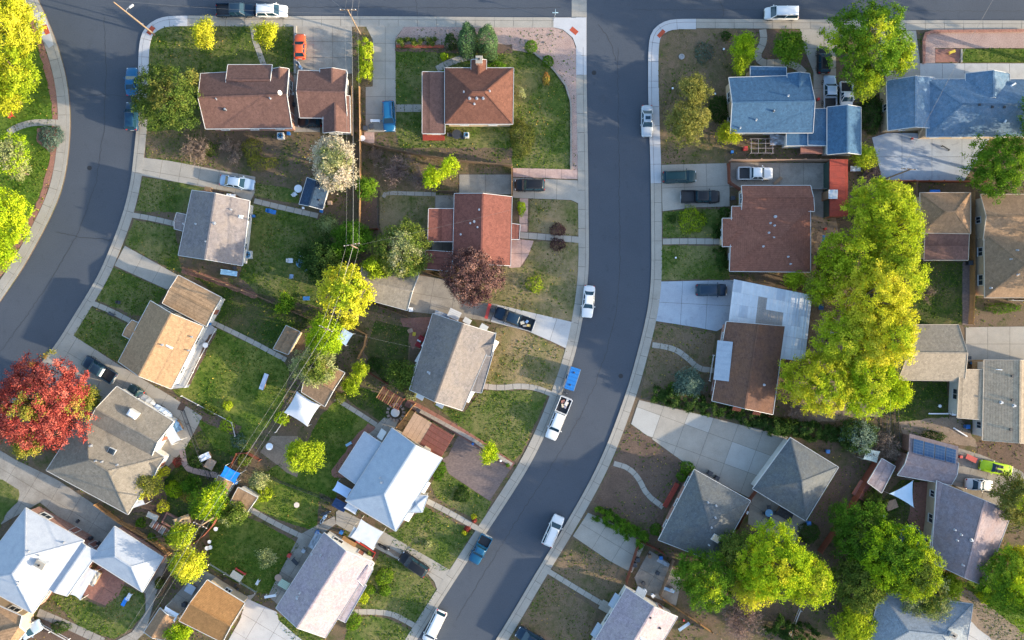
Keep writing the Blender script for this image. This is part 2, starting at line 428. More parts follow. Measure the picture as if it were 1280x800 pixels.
def path(pts, width, mat=conc, z=.150, step=1.3, name='garden_path', it=1, gap=.07):
    """a narrow footpath of slabs laid one after another"""
    c = arclen(wl(smooth_line(pts, it)), step/2); c = [(q.x, q.y) for q in c]
    l, r = offset_line(c, width/2), offset_line(c, -width/2)
    PAVED.append([(640+x*8, 400-y*8) for x, y in l+r[::-1]])
    bed = MB().prism(l+r[::-1], .09, z-.03).build(name, joint); struct(bed)
    for i in range(0, len(c)-1, 2):
        j = min(i+2, len(c)-1); A = [Vector(q) for q in l[i:j+1]]; B = [Vector(q) for q in r[i:j+1]]
        for P in (A, B):
            d = (P[-1]-P[0]).normalized()*gap/2; P[0] = P[0]+d; P[-1] = P[-1]-d
        MB().prism([tuple(q) for q in A]+[tuple(q) for q in B[::-1]], .10, z+random.uniform(-.004, .004)).build('slab', mat, bed)
    return bed
_li = [0]
LAWNS = []
def lawn(pts, mat, name='lawn', dz=0, jit=.12):
    if 'grass' in mat.name: LAWNS.append((pts, mat.name))
    _li[0] += 1; o = sheet(name, pts, mat, .108+(_li[0] % 9)*.002+dz, jit); struct(o); return o

# --- left block
lawn([(-60,-60),(8,-60),(26,0),(40,28),(50,62),(60,100),(66,135),(66,165),(62,200),(54,232),(44,256),(30,283),(5,325),(-60,400)], g_bright)
lawn([(8,-60),(16,-60),(33,-2),(47,30),(57,62),(68,102),(74,135),(74,168),(70,202),(62,232),(53,256),(40,283),(8,335),(-60,430),(-60,405),(5,327),(30,285),(44,258),(53,234),(61,203),(65,168),(65,135),(59,103),(49,64),(38,31),(24,0)], redgravel, 'gravel_strip', .02)
path([(11,166),(20,160),(38,154),(56,153),(75,154)], 1.0)
lawn([(45,160),(74,158),(77,186),(60,188),(47,178)], redgravel, 'planting_bed', .025)
# --- west block, top
lawn([(187,60),(191,42),(208,32),(318,31),(320,52),(330,82),(333,90),(250,95),(250,168),(240,206),(183,197),(184,100)], g_mid)
lawn([(320,31),(366,31),(367,90),(336,90),(332,78),(323,52)], g_mid)
path([(316.5,31),(318,48),(323,62),(331,84)], .85)
lawn([(183,165),(250,160),(262,205),(183,196)], g_brown, 'lawn', .02)
slabs('driveway', [(367,32),(440,32),(440,92),(367,92)], conc_old, (3.1, 2.6), 0)
slabs('driveway', [(367,93),(374,93),(374,138),(400,140),(400,165),(367,165)], conc_old, (2.5, 2.4), 0)
lawn([(441,31),(457,31),(466,50),(466,108),(457,110),(457,165),(441,165)], g_brown)
slabs('driveway', [(458,34),(460,32),(506,32),(494,48),(495,165),(457,165),(457,109),(466,108),(466,50)], conc, (2.5, 2.9), 0)
lawn([(506,32.5),(690,33),(703,37),(715,48),(721,62),(722,86),(722,212),(713,212),(713,128),(706,106),(690,85),(666,66),(640,62),(495,58),(494,49)], gravel, 'gravel_bed', .012)
lawn([(494,59),(640,62),(665,66),(690,86),(705,107),(712,128),(713,212),(640,210),(640,185),(500,185),(495,165)], g_mid)
lawn([(494,60),(560,60),(560,54),(640,56),(640,66),(575,66),(494,64)], mulch, 'planting_bed', .03)
path([(546,87),(558,80),(575,74),(592,70)], 1.0)
path([(495,135.5),(527,135.5)], 1.15)
slabs('patio', [(455,165),(468,165),(468,179),(455,179)], pink, (1.6, 1.7), 0)
lawn([(455,178),(470,182),(520,192),(640,205),(640,217),(573,217),(573,240),(452,238),(450,178)], g_brown)
slabs('pink_path', [(641,210),(722,212),(722,224),(641,221)], pink, (2.4, 1.5), 0, .146)
slabs('driveway', [(641,222),(722,225.5),(723,254),(714,250),(641,247)], conc, (3.2, 3.2), -2)
slabs('patio', [(574,218),(640,218),(640,243),(574,243)], conc_old, (4.0, 3.1), 0)
lawn([(663,249),(714,250),(724,257),(724,295),(661,290)], g_dry)
lawn([(667,301),(724,304),(722,345),(717,401),(700,400),(640,387),(600,380),(600,335),(655,332)], g_dry)
path([(650,294),(690,297),(725,300)], .95)
path([(655,248),(654,290)], 1.3, pink)
slabs('pink_path', [(649,299),(667,301),(661,318),(650,334),(636,335),(636,300)], pink, (1.6, 2.0), 0, .146)
slabs('driveway', [(523,344),(562,350),(590,378),(622,380),(612,402),(600,400),(512,389),(508,388)], conc_old, (3.2, 3.0), -10, .138)
slabs('driveway', [(613,402),(622,381),(640,385),(717,403),(711,437),(690,427),(660,414)], conc_white, (3.4, 3.4), -18, .143)
lawn([(475,238),(545,240),(573,246),(537,262),(533,335),(510,330),(475,288)], g_dry)
path([(479,247),(482,241),(510,242),(545,243)], .6)
slabs('patio', [(544,244),(567,244),(567,261),(544,261)], conc_old, (2.9, 2.1), 0)
slabs('patio', [(540,302),(566,302),(566,313),(540,313)], conc_old, (1.6, 1.4), 0)
lawn([(450,238),(472,238),(472,286),(450,286)], mulch, 'planting_bed', .02)
# --- west column
slabs('driveway', [(179,197),(212,201),(270,212),(319,221),(319,240),(312,253),(289,240),(262,235),(178,219.5),(176,222)], conc, (2.9, 2.8), -10)
lawn([(178,222),(230,229),(262,236),(242,240),(233,266),(169,264)], g_mid)
lawn([(262,236),(300,243),(310,250),(242,240)], mulch, 'planting_bed', .01)
path([(166,269),(190,273),(220,280)], .8)
lawn([(167,275),(219,284),(223,318),(228,342),(190,325),(156,305)], g_mid)
slabs('driveway', [(156,307),(224,345),(209,362),(143,332)], conc, (3.0, 2.7), -29)
lawn([(142,334),(208,363),(198,380),(186,395),(166,394),(119,374)], g_mid)
path([(114,378),(138,388),(163,401)], .8)
lawn([(111,384),(158,404),(154,418),(165,430),(150,455),(91,420)], g_mid)
slabs('driveway', [(60,447),(88,417),(150,457),(215,496),(253,521),(232,560),(210,583),(192,568),(217,528),(147,484),(125,517),(100,520),(55,500),(30,480)], conc, (3.2, 3.0), -31)
lawn([(309,254),(318,256),(395,272),(412,300),(405,385),(355,375),(320,366),(300,345)], g_mid)
lawn([(318,228),(372,238),(375,255),(318,245)], g_mid)
path([(318,251),(350,259),(398,270)], .8)
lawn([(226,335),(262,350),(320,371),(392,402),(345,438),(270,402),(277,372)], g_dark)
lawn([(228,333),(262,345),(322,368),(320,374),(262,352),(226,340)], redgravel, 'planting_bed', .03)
path([(262,401),(310,424),(358,450)], .75)
lawn([(270,410),(350,447),(362,462),(352,510),(300,575),(268,560),(228,500),(215,487),(236,483)], g_lush)
slabs('patio', [(259,402),(271,412),(236,484),(214,486)], conc_white, (2.2, 2.6), -60, .145)
lawn([(262,418),(271,414),(238,480),(232,482)], mulch, 'planting_bed', .05)
lawn([(228,496),(302,534),(296,546),(222,512)], mulch, 'planting_bed', .03)
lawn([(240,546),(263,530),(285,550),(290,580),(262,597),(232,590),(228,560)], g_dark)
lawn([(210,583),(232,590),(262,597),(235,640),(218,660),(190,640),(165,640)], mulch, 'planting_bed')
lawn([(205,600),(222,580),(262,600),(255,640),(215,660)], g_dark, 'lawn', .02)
path([(228,562),(232,585),(250,590),(272,594)], .9, pink)
slabs('driveway', [(-60,540),(0,563),(20,575),(72,600),(120,632),(150,652),(130,690),(100,668),(50,628),(20,645),(-60,690)], conc_old, (3.6, 3.2), -31)
lawn([(-60,590),(0,598),(24,612),(22,628),(8,640),(0,660),(-60,690)], g_mid, 'lawn', .055)
lawn([(62,745),(90,742),(130,760),(152,730),(180,742),(182,765),(165,785),(140,800),(100,785)], g_mid)
slabs('driveway', [(152,652),(205,690),(210,700),(200,725),(182,790),(150,820),(110,820),(165,790),(182,765),(182,742),(178,739),(143,660)], conc_old, (3.2, 3.0), -31, .138)
lawn([(18,14+775),(70,768),(110,790),(150,800),(150,830),(10,830)], mulch, 'planting_bed')
path([(48,765),(90,783),(130,802)], 1.3, conc_old)
slabs('patio', [(123,706),(156,728),(148,745),(132,757),(115,750),(101,742)], redbrick, (3, 3), -31, .145)
slabs('patio', [(250,710),(268,720),(308,745),(320,742),(305,760),(280,800),(270,800),(225,775),(205,760)], conc_old, (3, 3), -31)
slabs('driveway', [(308,748),(346,765),(348,775),(365,790),(390,810),(280,810),(300,775)], conc_white, (3.6, 3.3), -31, .143)
lawn([(262,650),(290,640),(330,655),(375,680),(348,720),(345,745),(320,740),(300,730),(262,710)], g_lush)
path([(306,632),(340,652),(377,670)], .8)
lawn([(320,590),(350,588),(400,610),(395,665),(350,650),(316,634),(305,622)], g_lush)
lawn([(420,500),(470,534),(455,545),(425,590),(420,625),(390,612),(335,588),(380,560),(400,520)], g_lush)
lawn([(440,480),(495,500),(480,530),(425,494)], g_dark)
path([(419,498),(445,514),(471,531)], .7)
slabs('patio', [(455,545),(470,532),(480,522),(498,525),(494,535),(478,554)], conc, (1.8, 1.8), -31)
lawn([(415,588),(445,545),(460,530),(470,534),(455,550),(425,590),(432,596),(424,598),(414,594)], redbrick, 'brick_path', .04)
slabs('patio', [(340,545),(372,545),(382,565),(370,600),(345,580),(325,565)], sand, (3, 3), -31, .12)
lawn([(448,384),(515,404),(510,470),(492,498),(440,478),(425,440)], g_brown)
lawn([(470,400),(512,410),(508,468),(480,480),(455,440)], g_dark, 'lawn', .02)
slabs('patio', [(500,398),(545,396),(534,412),(516,438)], redbrick, (4, 4), -31, .13)
lawn([(620,410),(640,408),(709,438),(690,488),(660,481),(603,481),(613,440)], g_dry)
lawn([(540,505),(580,515),(602,488),(660,488),(685,494),(652,566),(640,578),(600,552)], g_mid)
path([(600,482),(625,485),(650,482),(672,485),(691,493)], .85)
slabs('driveway', [(572,546),(582,540),(641,582),(612,626),(561,592),(553,574),(560,570)], purplebrick, (40, 40), -31, .13)
path([(508,502),(545,522),(590,548),(641,583)], 1.3, redbrick, .146, 2.6)
lawn([(552,576),(562,594),(614,628),(602,655),(545,622),(538,608)], g_mid)
path([(534,626),(565,642),(598,661)], .85)
lawn([(530,633),(592,665),(562,712),(550,714),(500,688),(480,668),(498,662)], g_mid)
slabs('driveway', [(420,640),(425,636),(480,665),(562,712),(547,738),(543,727),(535,718),(473,687),(420,655)], conc, (2.6, 2.4), -31)
lawn([(470,680),(478,680),(538,714),(532,717)], sand, 'dirt_strip', .045)
lawn([(475,690),(535,722),(546,740),(523,780),(500,772),(485,763),(455,762),(445,752)], g_mid)
path([(438,765),(460,764),(488,766),(505,774),(522,784)], .85)
lawn([(440,772),(462,770),(485,773),(518,790),(508,805),(430,815),(432,790)], g_mid)
slabs('patio', [(375,668),(418,645),(420,655),(405,666),(350,758),(335,745),(350,715)], conc_old, (2.4, 2.4), -31)
lawn([(345,765),(372,783),(405,798),(400,815),(370,805),(350,785)], g_mid)
# --- east block
lawn([(822,60),(825,50),(838,38),(850,36),(920,36),(925,50),(940,84),(912,96),(912,170),(905,205),(826,205),(823,120)], g_brown)
lawn([(940,36),(1010,38),(1020,60),(1012,84),(980,84),(950,80),(958,50)], mulch, 'planting_bed')
path([(953,37),(955,52),(945,70),(952,80),(975,78),(995,82),(1005,92)], 1.1)
slabs('driveway', [(1000,36),(1060,36),(1045,60),(1045,135),(1017,135),(1017,90),(1005,60)], conc, (3, 3), 0)
slabs('driveway', [(1100,38),(1145,38),(1150,78),(1150,97),(1108,101),(1100,80)], conc, (3, 3), 0, .138)
slabs('gravel_terrace', [(1155,42),(1160,39),(1290,38),(1290,60),(1169,60),(1169,79),(1155,79)], gravel, (60, 60), 0, .14)
slabs('patio', [(1169,61),(1201,61),(1201,78),(1169,78)], redbrick, (60, 60), 0, .15)
lawn([(1201,61),(1290,61),(1290,78),(1201,78)], g_lush, 'lawn', .03, .03)
slabs('driveway', [(1150,79),(1290,79),(1290,102),(1150,99)], conc_white, (3.6, 2.8), 0, .146)
slabs('patio', [(1090,172),(1110,166),(1240,168),(1222,200),(1205,226),(1103,226),(1098,205)], conc_blue, (4.5, 4.5), 0)
slabs('driveway', [(827,206),(908,204),(912,232),(912,258),(870,259),(828,264)], conc, (3.4, 3.4), 2)
slabs('driveway', [(913,203),(1034,204),(1035,272),(1016,270),(1012,235),(913,234)], conc_old, (3.6, 3.6), 0)
lawn([(828,265),(860,262),(904,261),(903,297),(828,297)], g_mid)
path([(828,302),(860,301.5),(902,302)], .9)
lawn([(827,307),(903,307),(912,312),(912,349),(825,350)], g_mid)
slabs('driveway', [(824,352),(917,350),(912,404),(896,414),(870,409),(819,401)], conc_blue, (3.6, 3.3), -3)
lawn([(818,405),(870,413),(894,417),(890,460),(880,470),(868,492),(830,488),(801,498),(812,440)], g_brown)
path([(815,431),(830,433),(845,437),(860,448),(873,461),(892,463)], .85)
slabs('driveway', [(799,500),(870,517),(985,546),(945,612),(936,622),(869,588),(789,530)], conc, (3.9, 3.7), -20, alt=(.2, conc_alt))
lawn([(787,531),(870,577),(852,606),(830,640),(828,658),(790,650),(742,628)], mulch, 'mulched_yard')
path([(767,579),(785,584),(798,597),(808,618),(829,634)], .8, conc)
slabs('driveway', [(735,641),(770,656),(806,681),(790,716),(760,700),(716,670)], conc, (3.3, 3.2), -31)
lawn([(715,673),(755,697),(788,716),(780,740),(765,757),(730,738),(691,712)], g_brown)
path([(686,714),(725,738),(762,760)], .8)
lawn([(684,721),(745,762),(738,800),(700,830),(640,830),(652,774)], g_brown)
slabs('patio', [(812,688),(835,702),(852,725),(845,757),(800,740),(793,722)], conc_old, (2.6, 2.6), -31)
slabs('patio', [(937,626),(950,610),(1008,650),(992,682),(935,655)], conc_old, (3.2, 3.2), -31)
lawn([(1048,586),(1085,560),(1060,610),(1010,690),(1000,665)], mulch, 'planting_bed')
lawn([(1020,268),(1045,270),(1050,330),(1040,400),(1014,360),(1014,268)], sand, 'dirt_yard')
lawn([(1015,370),(1060,390),(1090,450),(1100,520),(1000,530),(985,520),(1008,452)], sand, 'dirt_yard')
lawn([(960,530),(1100,545),(1080,580),(1048,584),(988,548)], soil, 'dirt_yard', .01)
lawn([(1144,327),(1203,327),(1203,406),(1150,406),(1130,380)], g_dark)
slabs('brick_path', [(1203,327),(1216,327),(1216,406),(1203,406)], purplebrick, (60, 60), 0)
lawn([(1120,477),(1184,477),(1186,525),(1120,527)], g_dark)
lawn([(1124,527),(1200,520),(1225,560),(1130,545)], sand, 'dirt_yard', .01)
slabs('driveway', [(1207,409),(1290,408),(1290,452),(1207,452)], conc, (3.6, 2.9), 0)
slabs('driveway', [(1198,560),(1225,568),(1275,588),(1290,600),(1290,640),(1235,632),(1190,605)], conc_old, (3, 3), -14)
lawn([(1220,552),(1290,552),(1290,598),(1262,585),(1222,568)], mulch, 'dirt_yard', .01)
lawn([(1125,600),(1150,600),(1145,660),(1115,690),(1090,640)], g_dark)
lawn([(1143,602),(1168,605),(1160,640),(1158,680),(1150,690),(1135,650)], redbrick, 'brick_path', .04)
lawn([(1200,735),(1240,700),(1290,720),(1290,830),(1240,800)], g_bright)
lawn([(1190,725),(1215,740),(1290,800),(1240,800),(1195,760)], sand, 'dirt_yard', .03)
slabs('driveway', [(1215,775),(1235,785),(1262,810),(1200,810)], conc_white, (3, 3), -31)

# --- worn street surface: sealed cracks, a manhole, gutter dirt
seal = paint('crack_sealant', (.022, .024, .028), .6)
def crack(pts, wd, rn):
    q = resample([W2(x, y, 0) for x, y in pts], .5); q = [(x+rn.uniform(-.12, .12), y+rn.uniform(-.12, .12)) for x, y in q]
    a = offset_line(q, wd/2); b = offset_line(q, -wd/2); m = MB(); n = len(q)
    m.add([(x, y, .004) for x, y in a]+[(x, y, .004) for x, y in b], [(i, i+1, n+i+1, n+i) for i in range(n-1)]); return m
rn = random.Random(5); cs_ = MB()
for pts in ([(772,60),(773,150),(774,240),(775,330),(770,390),(758,440),(744,480),(728,515)], [(728,515),(700,565),(672,610),(640,660),(600,725),(570,775)], [(130,20),(133,90),(130,160),(120,230),(98,290),(70,340),(30,400),(0,440)], [(200,8),(330,9),(460,9),(600,10),(700,10)], [(790,12),(900,12),(1040,13),(1280,14)],
            [(100,120),(130,118),(168,122)], [(70,290),(100,297),(140,300)], [(748,31),(757,42),(765,58),(770,75)], [(900,2),(905,12),(903,22)], [(520,1),(523,19)]):
    m = crack(pts, rn.uniform(.05, .10), rn); cs_.add(m.v, m.f)
o = cs_.build('crack_seal', seal); tag(o, 'thin dark sealed cracks wandering along the streets', 'crack seal', kind='stuff')
for x, y, l in ((742.5, 91, 'dark iron manhole cover on the main street near the upper corner'), (776, 470, 'iron manhole cover on the main street beside the blue trailer'), (112, 210, 'iron manhole cover on the curving left street')):
    r = root('manhole_cover', (*W2(x, y, 0), 0), l, 'manhole cover'); MB().lathe([(.36, -.01), (.36, .012), (.30, .014)], 18).build('frame', dkm2 if False else paint('cast_iron', (.03, .03, .032), .6, .4), r); MB().lathe([(.28, -.01), (.28, .018)], 18).build('lid', paint('cast_iron', (.03, .03, .032), .6, .4), r)

# ================================================================== HOUSES
white_trim = paint('white_trim', (.50, .50, .49), .5)
tan_trim = paint('tan_trim', (.45, .38, .30), .6)
dark_trim = paint('dark_trim', (.10, .07, .06), .6)
metal = paint('galvanised_metal', (.42, .43, .44), .4, .6)
dkmetal = paint('dark_metal', (.04, .04, .045), .5, .3)
glass = glassm('window_glass')
wood = surf('weathered_wood', (.24, .16, .10), var=.3, big=1.2, fine=9, c2=(.17, .12, .085))
wood_red = surf('red_stained_wood', (.20, .07, .045), var=.3, big=1.2, fine=9)
wood_gold = surf('cedar_wood', (.38, .22, .10), var=.3, big=1.2, fine=9)
stucco = surf('white_stucco', (.52, .51, .48), var=.08, big=.8, fine=9)
stucco_tan = surf('tan_stucco', (.46, .36, .25), var=.1, big=.8, fine=9)
siding = surf('grey_siding', (.40, .41, .42), var=.1, big=.8, fine=9)
SH = dict(
    brown=shingle('brown_shingles', (.14, .078, .064), (.095, .055, .047), .5),
    brown2=shingle('red_brown_shingles', (.15, .068, .048), (.105, .052, .04), .5),
    rust=shingle('rust_brown_shingles', (.215, .092, .063), (.165, .073, .054), .5),
    red=shingle('brick_red_shingles', (.18, .070, .054), (.145, .062, .05), .4),
    greyp=shingle('grey_shingles', (.17, .155, .16), (.25, .21, .18), .6),
    tan=shingle('orange_tan_shingles', (.31, .205, .12), (.255, .16, .095), .4),
    grey=shingle('warm_grey_shingles', (.21, .185, .15), (.155, .14, .115), .6),
    beige=shingle('beige_grey_shingles', (.33, .265, .19), (.28, .225, .165), .5),
    white=surf('white_roof_coating', (.37, .395, .43), var=.12, big=.9, fine=6, bigmix=.8, c2=(.30, .33, .375), rough=.7, bs=.2, stain=.2),
    white2=surf('pale_blue_roof_coating', (.32, .37, .43), var=.12, big=.9, fine=6, bigmix=.8, c2=(.26, .31, .37), rough=.7, bs=.2, stain=.2),
    pale=shingle('pale_grey_blue_shingles', (.19, .225, .26), (.25, .27, .28), .5),
    lav=shingle('lavender_shingles', (.29, .245, .275), (.35, .31, .285), .7),
    lav2=shingle('mauve_shingles', (.205, .18, .20), (.24, .16, .14), .6),
    char=shingle('charcoal_brown_shingles', (.165, .15, .145), (.24, .20, .165), .6),
    blue=shingle('blue_grey_shingles', (.055, .115, .19), (.045, .095, .16), .5),
    blue2=shingle('light_blue_shingles', (.095, .165, .245), (.19, .24, .30), .5, patch=(.20, .25, .31)),  # lighter patches mixed into the blue by noise
    bluegrey=shingle('blue_grey_worn_shingles', (.095, .108, .12), (.15, .145, .12), .6),
    tanb=shingle('light_tan_shingles', (.27, .17, .10), (.22, .14, .085), .4),
    tanb2=shingle('dusty_tan_shingles', (.25, .165, .10), (.20, .13, .085), .4),
    greytan=shingle('sand_grey_shingles', (.28, .235, .18), (.23, .195, .15), .4),
    orange=shingle('orange_shingles', (.28, .15, .06), (.22, .115, .05), .5),
    brownw=shingle('weathered_brown_shingles', (.115, .066, .05), (.18, .09, .05), .75),
    darkblue=shingle('dark_blue_shingles', (.025, .05, .09), (.05, .055, .07), .5),
)

class House:
    def __init__(s, name, label, cat, wings, wall, trim=white_trim, group=None, windows=True, door=True, ridge=True):
        s.w = []; s.fp = []
        q0 = [W(*p, Z0) for p in wings[0][0]]; c = sum(q0, Vector())/4
        s.o = Vector((c.x, c.y, Z0)); s.root = root(name, s.o, label, cat, group)
        for n, wg in enumerate(wings):
            quad, kind, axis, ze, pitch = wg[:5]; mat = wg[5]; ze = ze+Z0+n*.013; wmat = wg[6] if len(wg) > 6 else wall
            q = [Vector((*W2(px, py, ze), ze)) for px, py in quad]
            if (q[1]-q[0]).cross(q[2]-q[1]).z < 0: q = q[::-1]; q = q[-1:]+q[:-1] if False else q
            if axis == 1: q = q[1:]+q[:1]
            A, B, C, D = q; span = ((A-D).length+(B-C).length)/2; L = ((A-B).length+(D-C).length)/2
            rise = pitch*span/2; m1 = (A+D)/2; m2 = (B+C)/2; d = m2-m1
            f = min(.5, span/2/L)
            a1 = f if kind in ('hip', 'hipa') else 0; a2 = f if kind in ('hip', 'hipb') else 0
            r1 = m1+d*a1; r2 = m2-d*a2; up = Vector((0, 0, rise))
            if kind == 'shed': faces = [[A, B, C+up, D+up]]; r1, r2 = D+up, C+up
            else:
                r1 = r1+up; r2 = r2+up
                faces = [[A, B, r2, r1], [C, D, r1, r2]]
                if a1: faces.append([D, A, r1])
                if a2: faces.append([B, C, r2])
            s.w.append((q, faces, ze, wmat, kind))
            m = MB(); th = Vector((0, 0, .15))
            for F in faces:
                k = len(F); m.add([*F, *[v-th for v in F]], [list(range(k)), list(range(2*k-1, k-1, -1))]+[(i, k+i, k+(i+1) % k, (i+1) % k) for i in range(k)])
            ro = m.build('roof', mat, s.root, s.o)
            if trim is not None:
                t = MB(); e = Vector((0, 0, -.05))
                loop = [A, B, C+(up if kind == 'shed' else up*0), D+(up if kind == 'shed' else up*0)]
                segs = []
                for i in range(4):
                    p0, p1 = loop[i], loop[(i+1) % 4]
                    if kind != 'shed' and i == 1 and not a2: segs += [(p0, r2), (r2, p1)]
                    elif kind != 'shed' and i == 3 and not a1: segs += [(p0, r1), (r1, p1)]
                    else: segs.append((p0, p1))
                ctr = (A+B+C+D)/4
                for p0, p1 in segs:
                    mid = (p0+p1)/2; dd = (p1-p0).normalized(); n_ = Vector((dd.y, -dd.x, 0)); 
                    if n_.length < 1e-5: continue
                    n_.normalize()
                    if n_.dot(mid-ctr) < 0: n_ = -n_
                    t.beam(p0+n_*.035+e, p1+n_*.035+e, .065, .20)
                t.build('fascia', trim, ro, s.o)
            if ridge and kind != 'shed' and pitch > .08:
                t = MB(); e = Vector((0, 0, .02))
                t.beam(r1+e, r2+e, .26, .05) if (r1-r2).length > .3 else None
                if a1: t.beam(A+e, r1+e, .2, .04); t.beam(D+e, r1+e, .2, .04)
                if a2: t.beam(B+e, r2+e, .2, .04); t.beam(C+e, r2+e, .2, .04)
                if t.v: t.build('ridge_cap', mat, ro, s.o)
            # walls, inset under the eaves
            ins = .42 if min(span, L) > 3 else .2
            if wmat is not None:
                ux = (B-A).normalized(); uy = (D-A).normalized()
                ux2 = (C-D).normalized(); uy2 = (C-B).normalized()
                a, b, c_, d_ = A+ux*ins+uy*ins, B-ux*ins+uy2*ins, C-ux2*ins-uy2*ins, D+ux2*ins-uy*ins
                base = [Vector((v.x, v.y, Z0-.02)) for v in (a, b, c_, d_)]
                wz = ze-.14
                if kind == 'shed':
                    hh = [0, 0, rise*(1-ins/span), rise*(1-ins/span)]
                else: hh = [0, 0, 0, 0]
                top = [Vector((v.x, v.y, wz+h_)) for v, h_ in zip((a, b, c_, d_), hh)]
                vs = base+top; fs = [(0,1,5,4),(1,2,6,5),(2,3,7,6),(3,0,4,7)]
                g = MB().add(vs, fs)
                if kind != 'shed':
                    rr = rise-.02
                    if not a1: g.add([top[3], top[0], (top[0]+top[3])/2+Vector((0, 0, rr*.93))], [(0, 1, 2)])
                    if not a2: g.add([top[1], top[2], (top[1]+top[2])/2+Vector((0, 0, rr*.93))], [(0, 1, 2)])
                g.build('wall', wmat, s.root, s.o)
                s.fp.append([(v.x, v.y) for v in base])
                if windows:
                    rn = random.Random(int(A.x*13+A.y*7)); 
                    for i in range(4):
                        p0, p1 = base[i], base[(i+1) % 4]; mid = (p0+p1)/2; dd = p1-p0; Lw = dd.length; dd.normalize()
                        nrm = Vector((dd.y, -dd.x, 0))
                        if nrm.dot(mid-(base[0]+base[2])/2) < 0: nrm = -nrm
                        if Lw < 2.4: continue
                        k = max(1, int(Lw/3.4))
                        for j in range(k):
                            ww = rn.choice((1.0, 1.3, 1.6)); p = p0+dd*(Lw*(j+.5)/k+rn.uniform(-.3, .3))
                            q_ = p+nrm*.3
                            if any(inside((q_.x, q_.y), F) for F in s.fp[:-1]): continue
                            if any(inside((q_.x, q_.y), [W2(*pp, wg2[3]) for pp in wg2[0]]) for k2, wg2 in enumerate(wings) if k2 != n): continue
                            s.window(p, dd, nrm, ww, 1.05, min(2.15, ze-.45-Z0), door=(door and j == 0 and i == 1))
    def window(s, p, dd, nrm, ww, z0, z1, door=False):
        z0 += Z0; z1 += Z0
        up = Vector((0, 0, 1)); a = Vector((p.x, p.y, 0))
        if door: z0 = Z0+.05; z1 = Z0+2.05; ww = .95
        f = MB()
        l, r = a-dd*ww/2+nrm*.02, a+dd*ww/2+nrm*.02
        for (p0, p1, v) in ((l+up*z0, r+up*z0, 1), (l+up*z1, r+up*z1, 1), (l+up*z0, l+up*z1, 0), (r+up*z0, r+up*z1, 0)):
            f.beam(p0, p1, .1, .1, up if v else dd)
        if not door: f.beam(a+nrm*.02+up*z0, a+nrm*.02+up*z1, .05, .07, dd)
        fo = f.build('door' if door else 'window', white_trim, s.root, s.o)
        g = MB(); g.beam(l+up*(z0+z1)/2-nrm*.0, r+up*(z0+z1)/2, .03, z1-z0)
        g.build('panel' if door else 'pane', paint('door_paint', (.25, .10, .07)) if door else glass, fo, s.o)
        if not door:
            MB().beam(l-dd*.05+up*(z0-.08)+nrm*.05, r+dd*.05+up*(z0-.08)+nrm*.05, .16, .06).build('sill', white_trim, fo, s.o)
    def rz(s, x, y):
        best = None
        for q, faces, ze, _, _k in s.w:
            for F in faces:
                if inside((x, y), [(v.x, v.y) for v in F]):
                    n = (F[1]-F[0]).cross(F[2]-F[0]); z = F[0].z-((x-F[0].x)*n.x+(y-F[0].y)*n.y)/n.z
                    if best is None or z > best: best = z
        return best
    def on(s, px, py):
        z = 3.5
        for _ in range(5):
            x, y = W2(px, py, z); zz = s.rz(x, y)
            if zz is None: return Vector((*W2(px, py, 3.2), 3.2))
            z = zz
        return Vector((*W2(px, py, z), z))
    def vent(s, px, py, r=.09, h=.35, mat=None):
        p = s.on(px, py); MB().lathe([(r*1.9, -.1), (r*1.9, .03), (r, .06), (r, h), (r*1.25, h), (r*1.25, h+.05)], 8, p-s.o).build('vent_pipe', mat or metal, s.root); return s
    def vents(s, *pp, **k):
        for a in pp: s.vent(*a, **k)
        return s
    def boxvent(s, px, py, rz=0, a=.25, h=.22, mat=None):
        p = s.on(px, py)-s.o
        m = MB(); m.taper(p.x, p.y, p.z-.15, p.z+h*.6, a*.8, a*.8, a*.8, a*.8, R(rz)); m.taper(p.x, p.y, p.z+h*.6, p.z+h, a, a, a*.75, a*.75, R(rz))
        m.build('roof_vent', mat or dkmetal, s.root); return s
    def chimney(s, px, py, rz=0, a=.45, b=.35, h=1.0, mat=None, n=1):
        p = s.on(px, py); zt = p.z+h; x, y = W2(px, py, zt*.5+p.z*.5); l = Vector((x, y, 0))-s.o
        m = MB(); m.taper(l.x, l.y, p.z-.8-s.o.z, zt-s.o.z, a, b, a, b, R(rz)); c = m.build('chimney', mat or brickwall, s.root)
        m = MB(); m.taper(l.x, l.y, zt-s.o.z, zt+.1-s.o.z, a+.08, b+.08, a+.05, b+.05, R(rz)); m.build('cap', conc, c)
        m = MB(); 
        for i in range(n): m.lathe([(.14, 0), (.14, .25), (.1, .25), (.1, .02)], 8, (l.x+(i-(n-1)/2)*.4*math.cos(R(rz)), l.y+(i-(n-1)/2)*.4*math.sin(R(rz)), zt+.1-s.o.z))
        m.build('flue', dkmetal, c); return s
    def skylight(s, px, py, rz, a=.7, b=.5, h=.35, mat=None):
        p = s.on(px, py)-s.o
        m = MB(); m.taper(p.x, p.y, p.z-.35, p.z+h, a, b, a, b, R(rz)); c = m.build('skylight', white_trim, s.root)
        m = MB(); m.taper(p.x, p.y, p.z+h+.002, p.z+h+.12, a*.9, b*.9, a*.6, b*.6, R(rz)); m.build('dome', mat or paint('skylight_dome', (.75, .78, .8), .2), c); return s
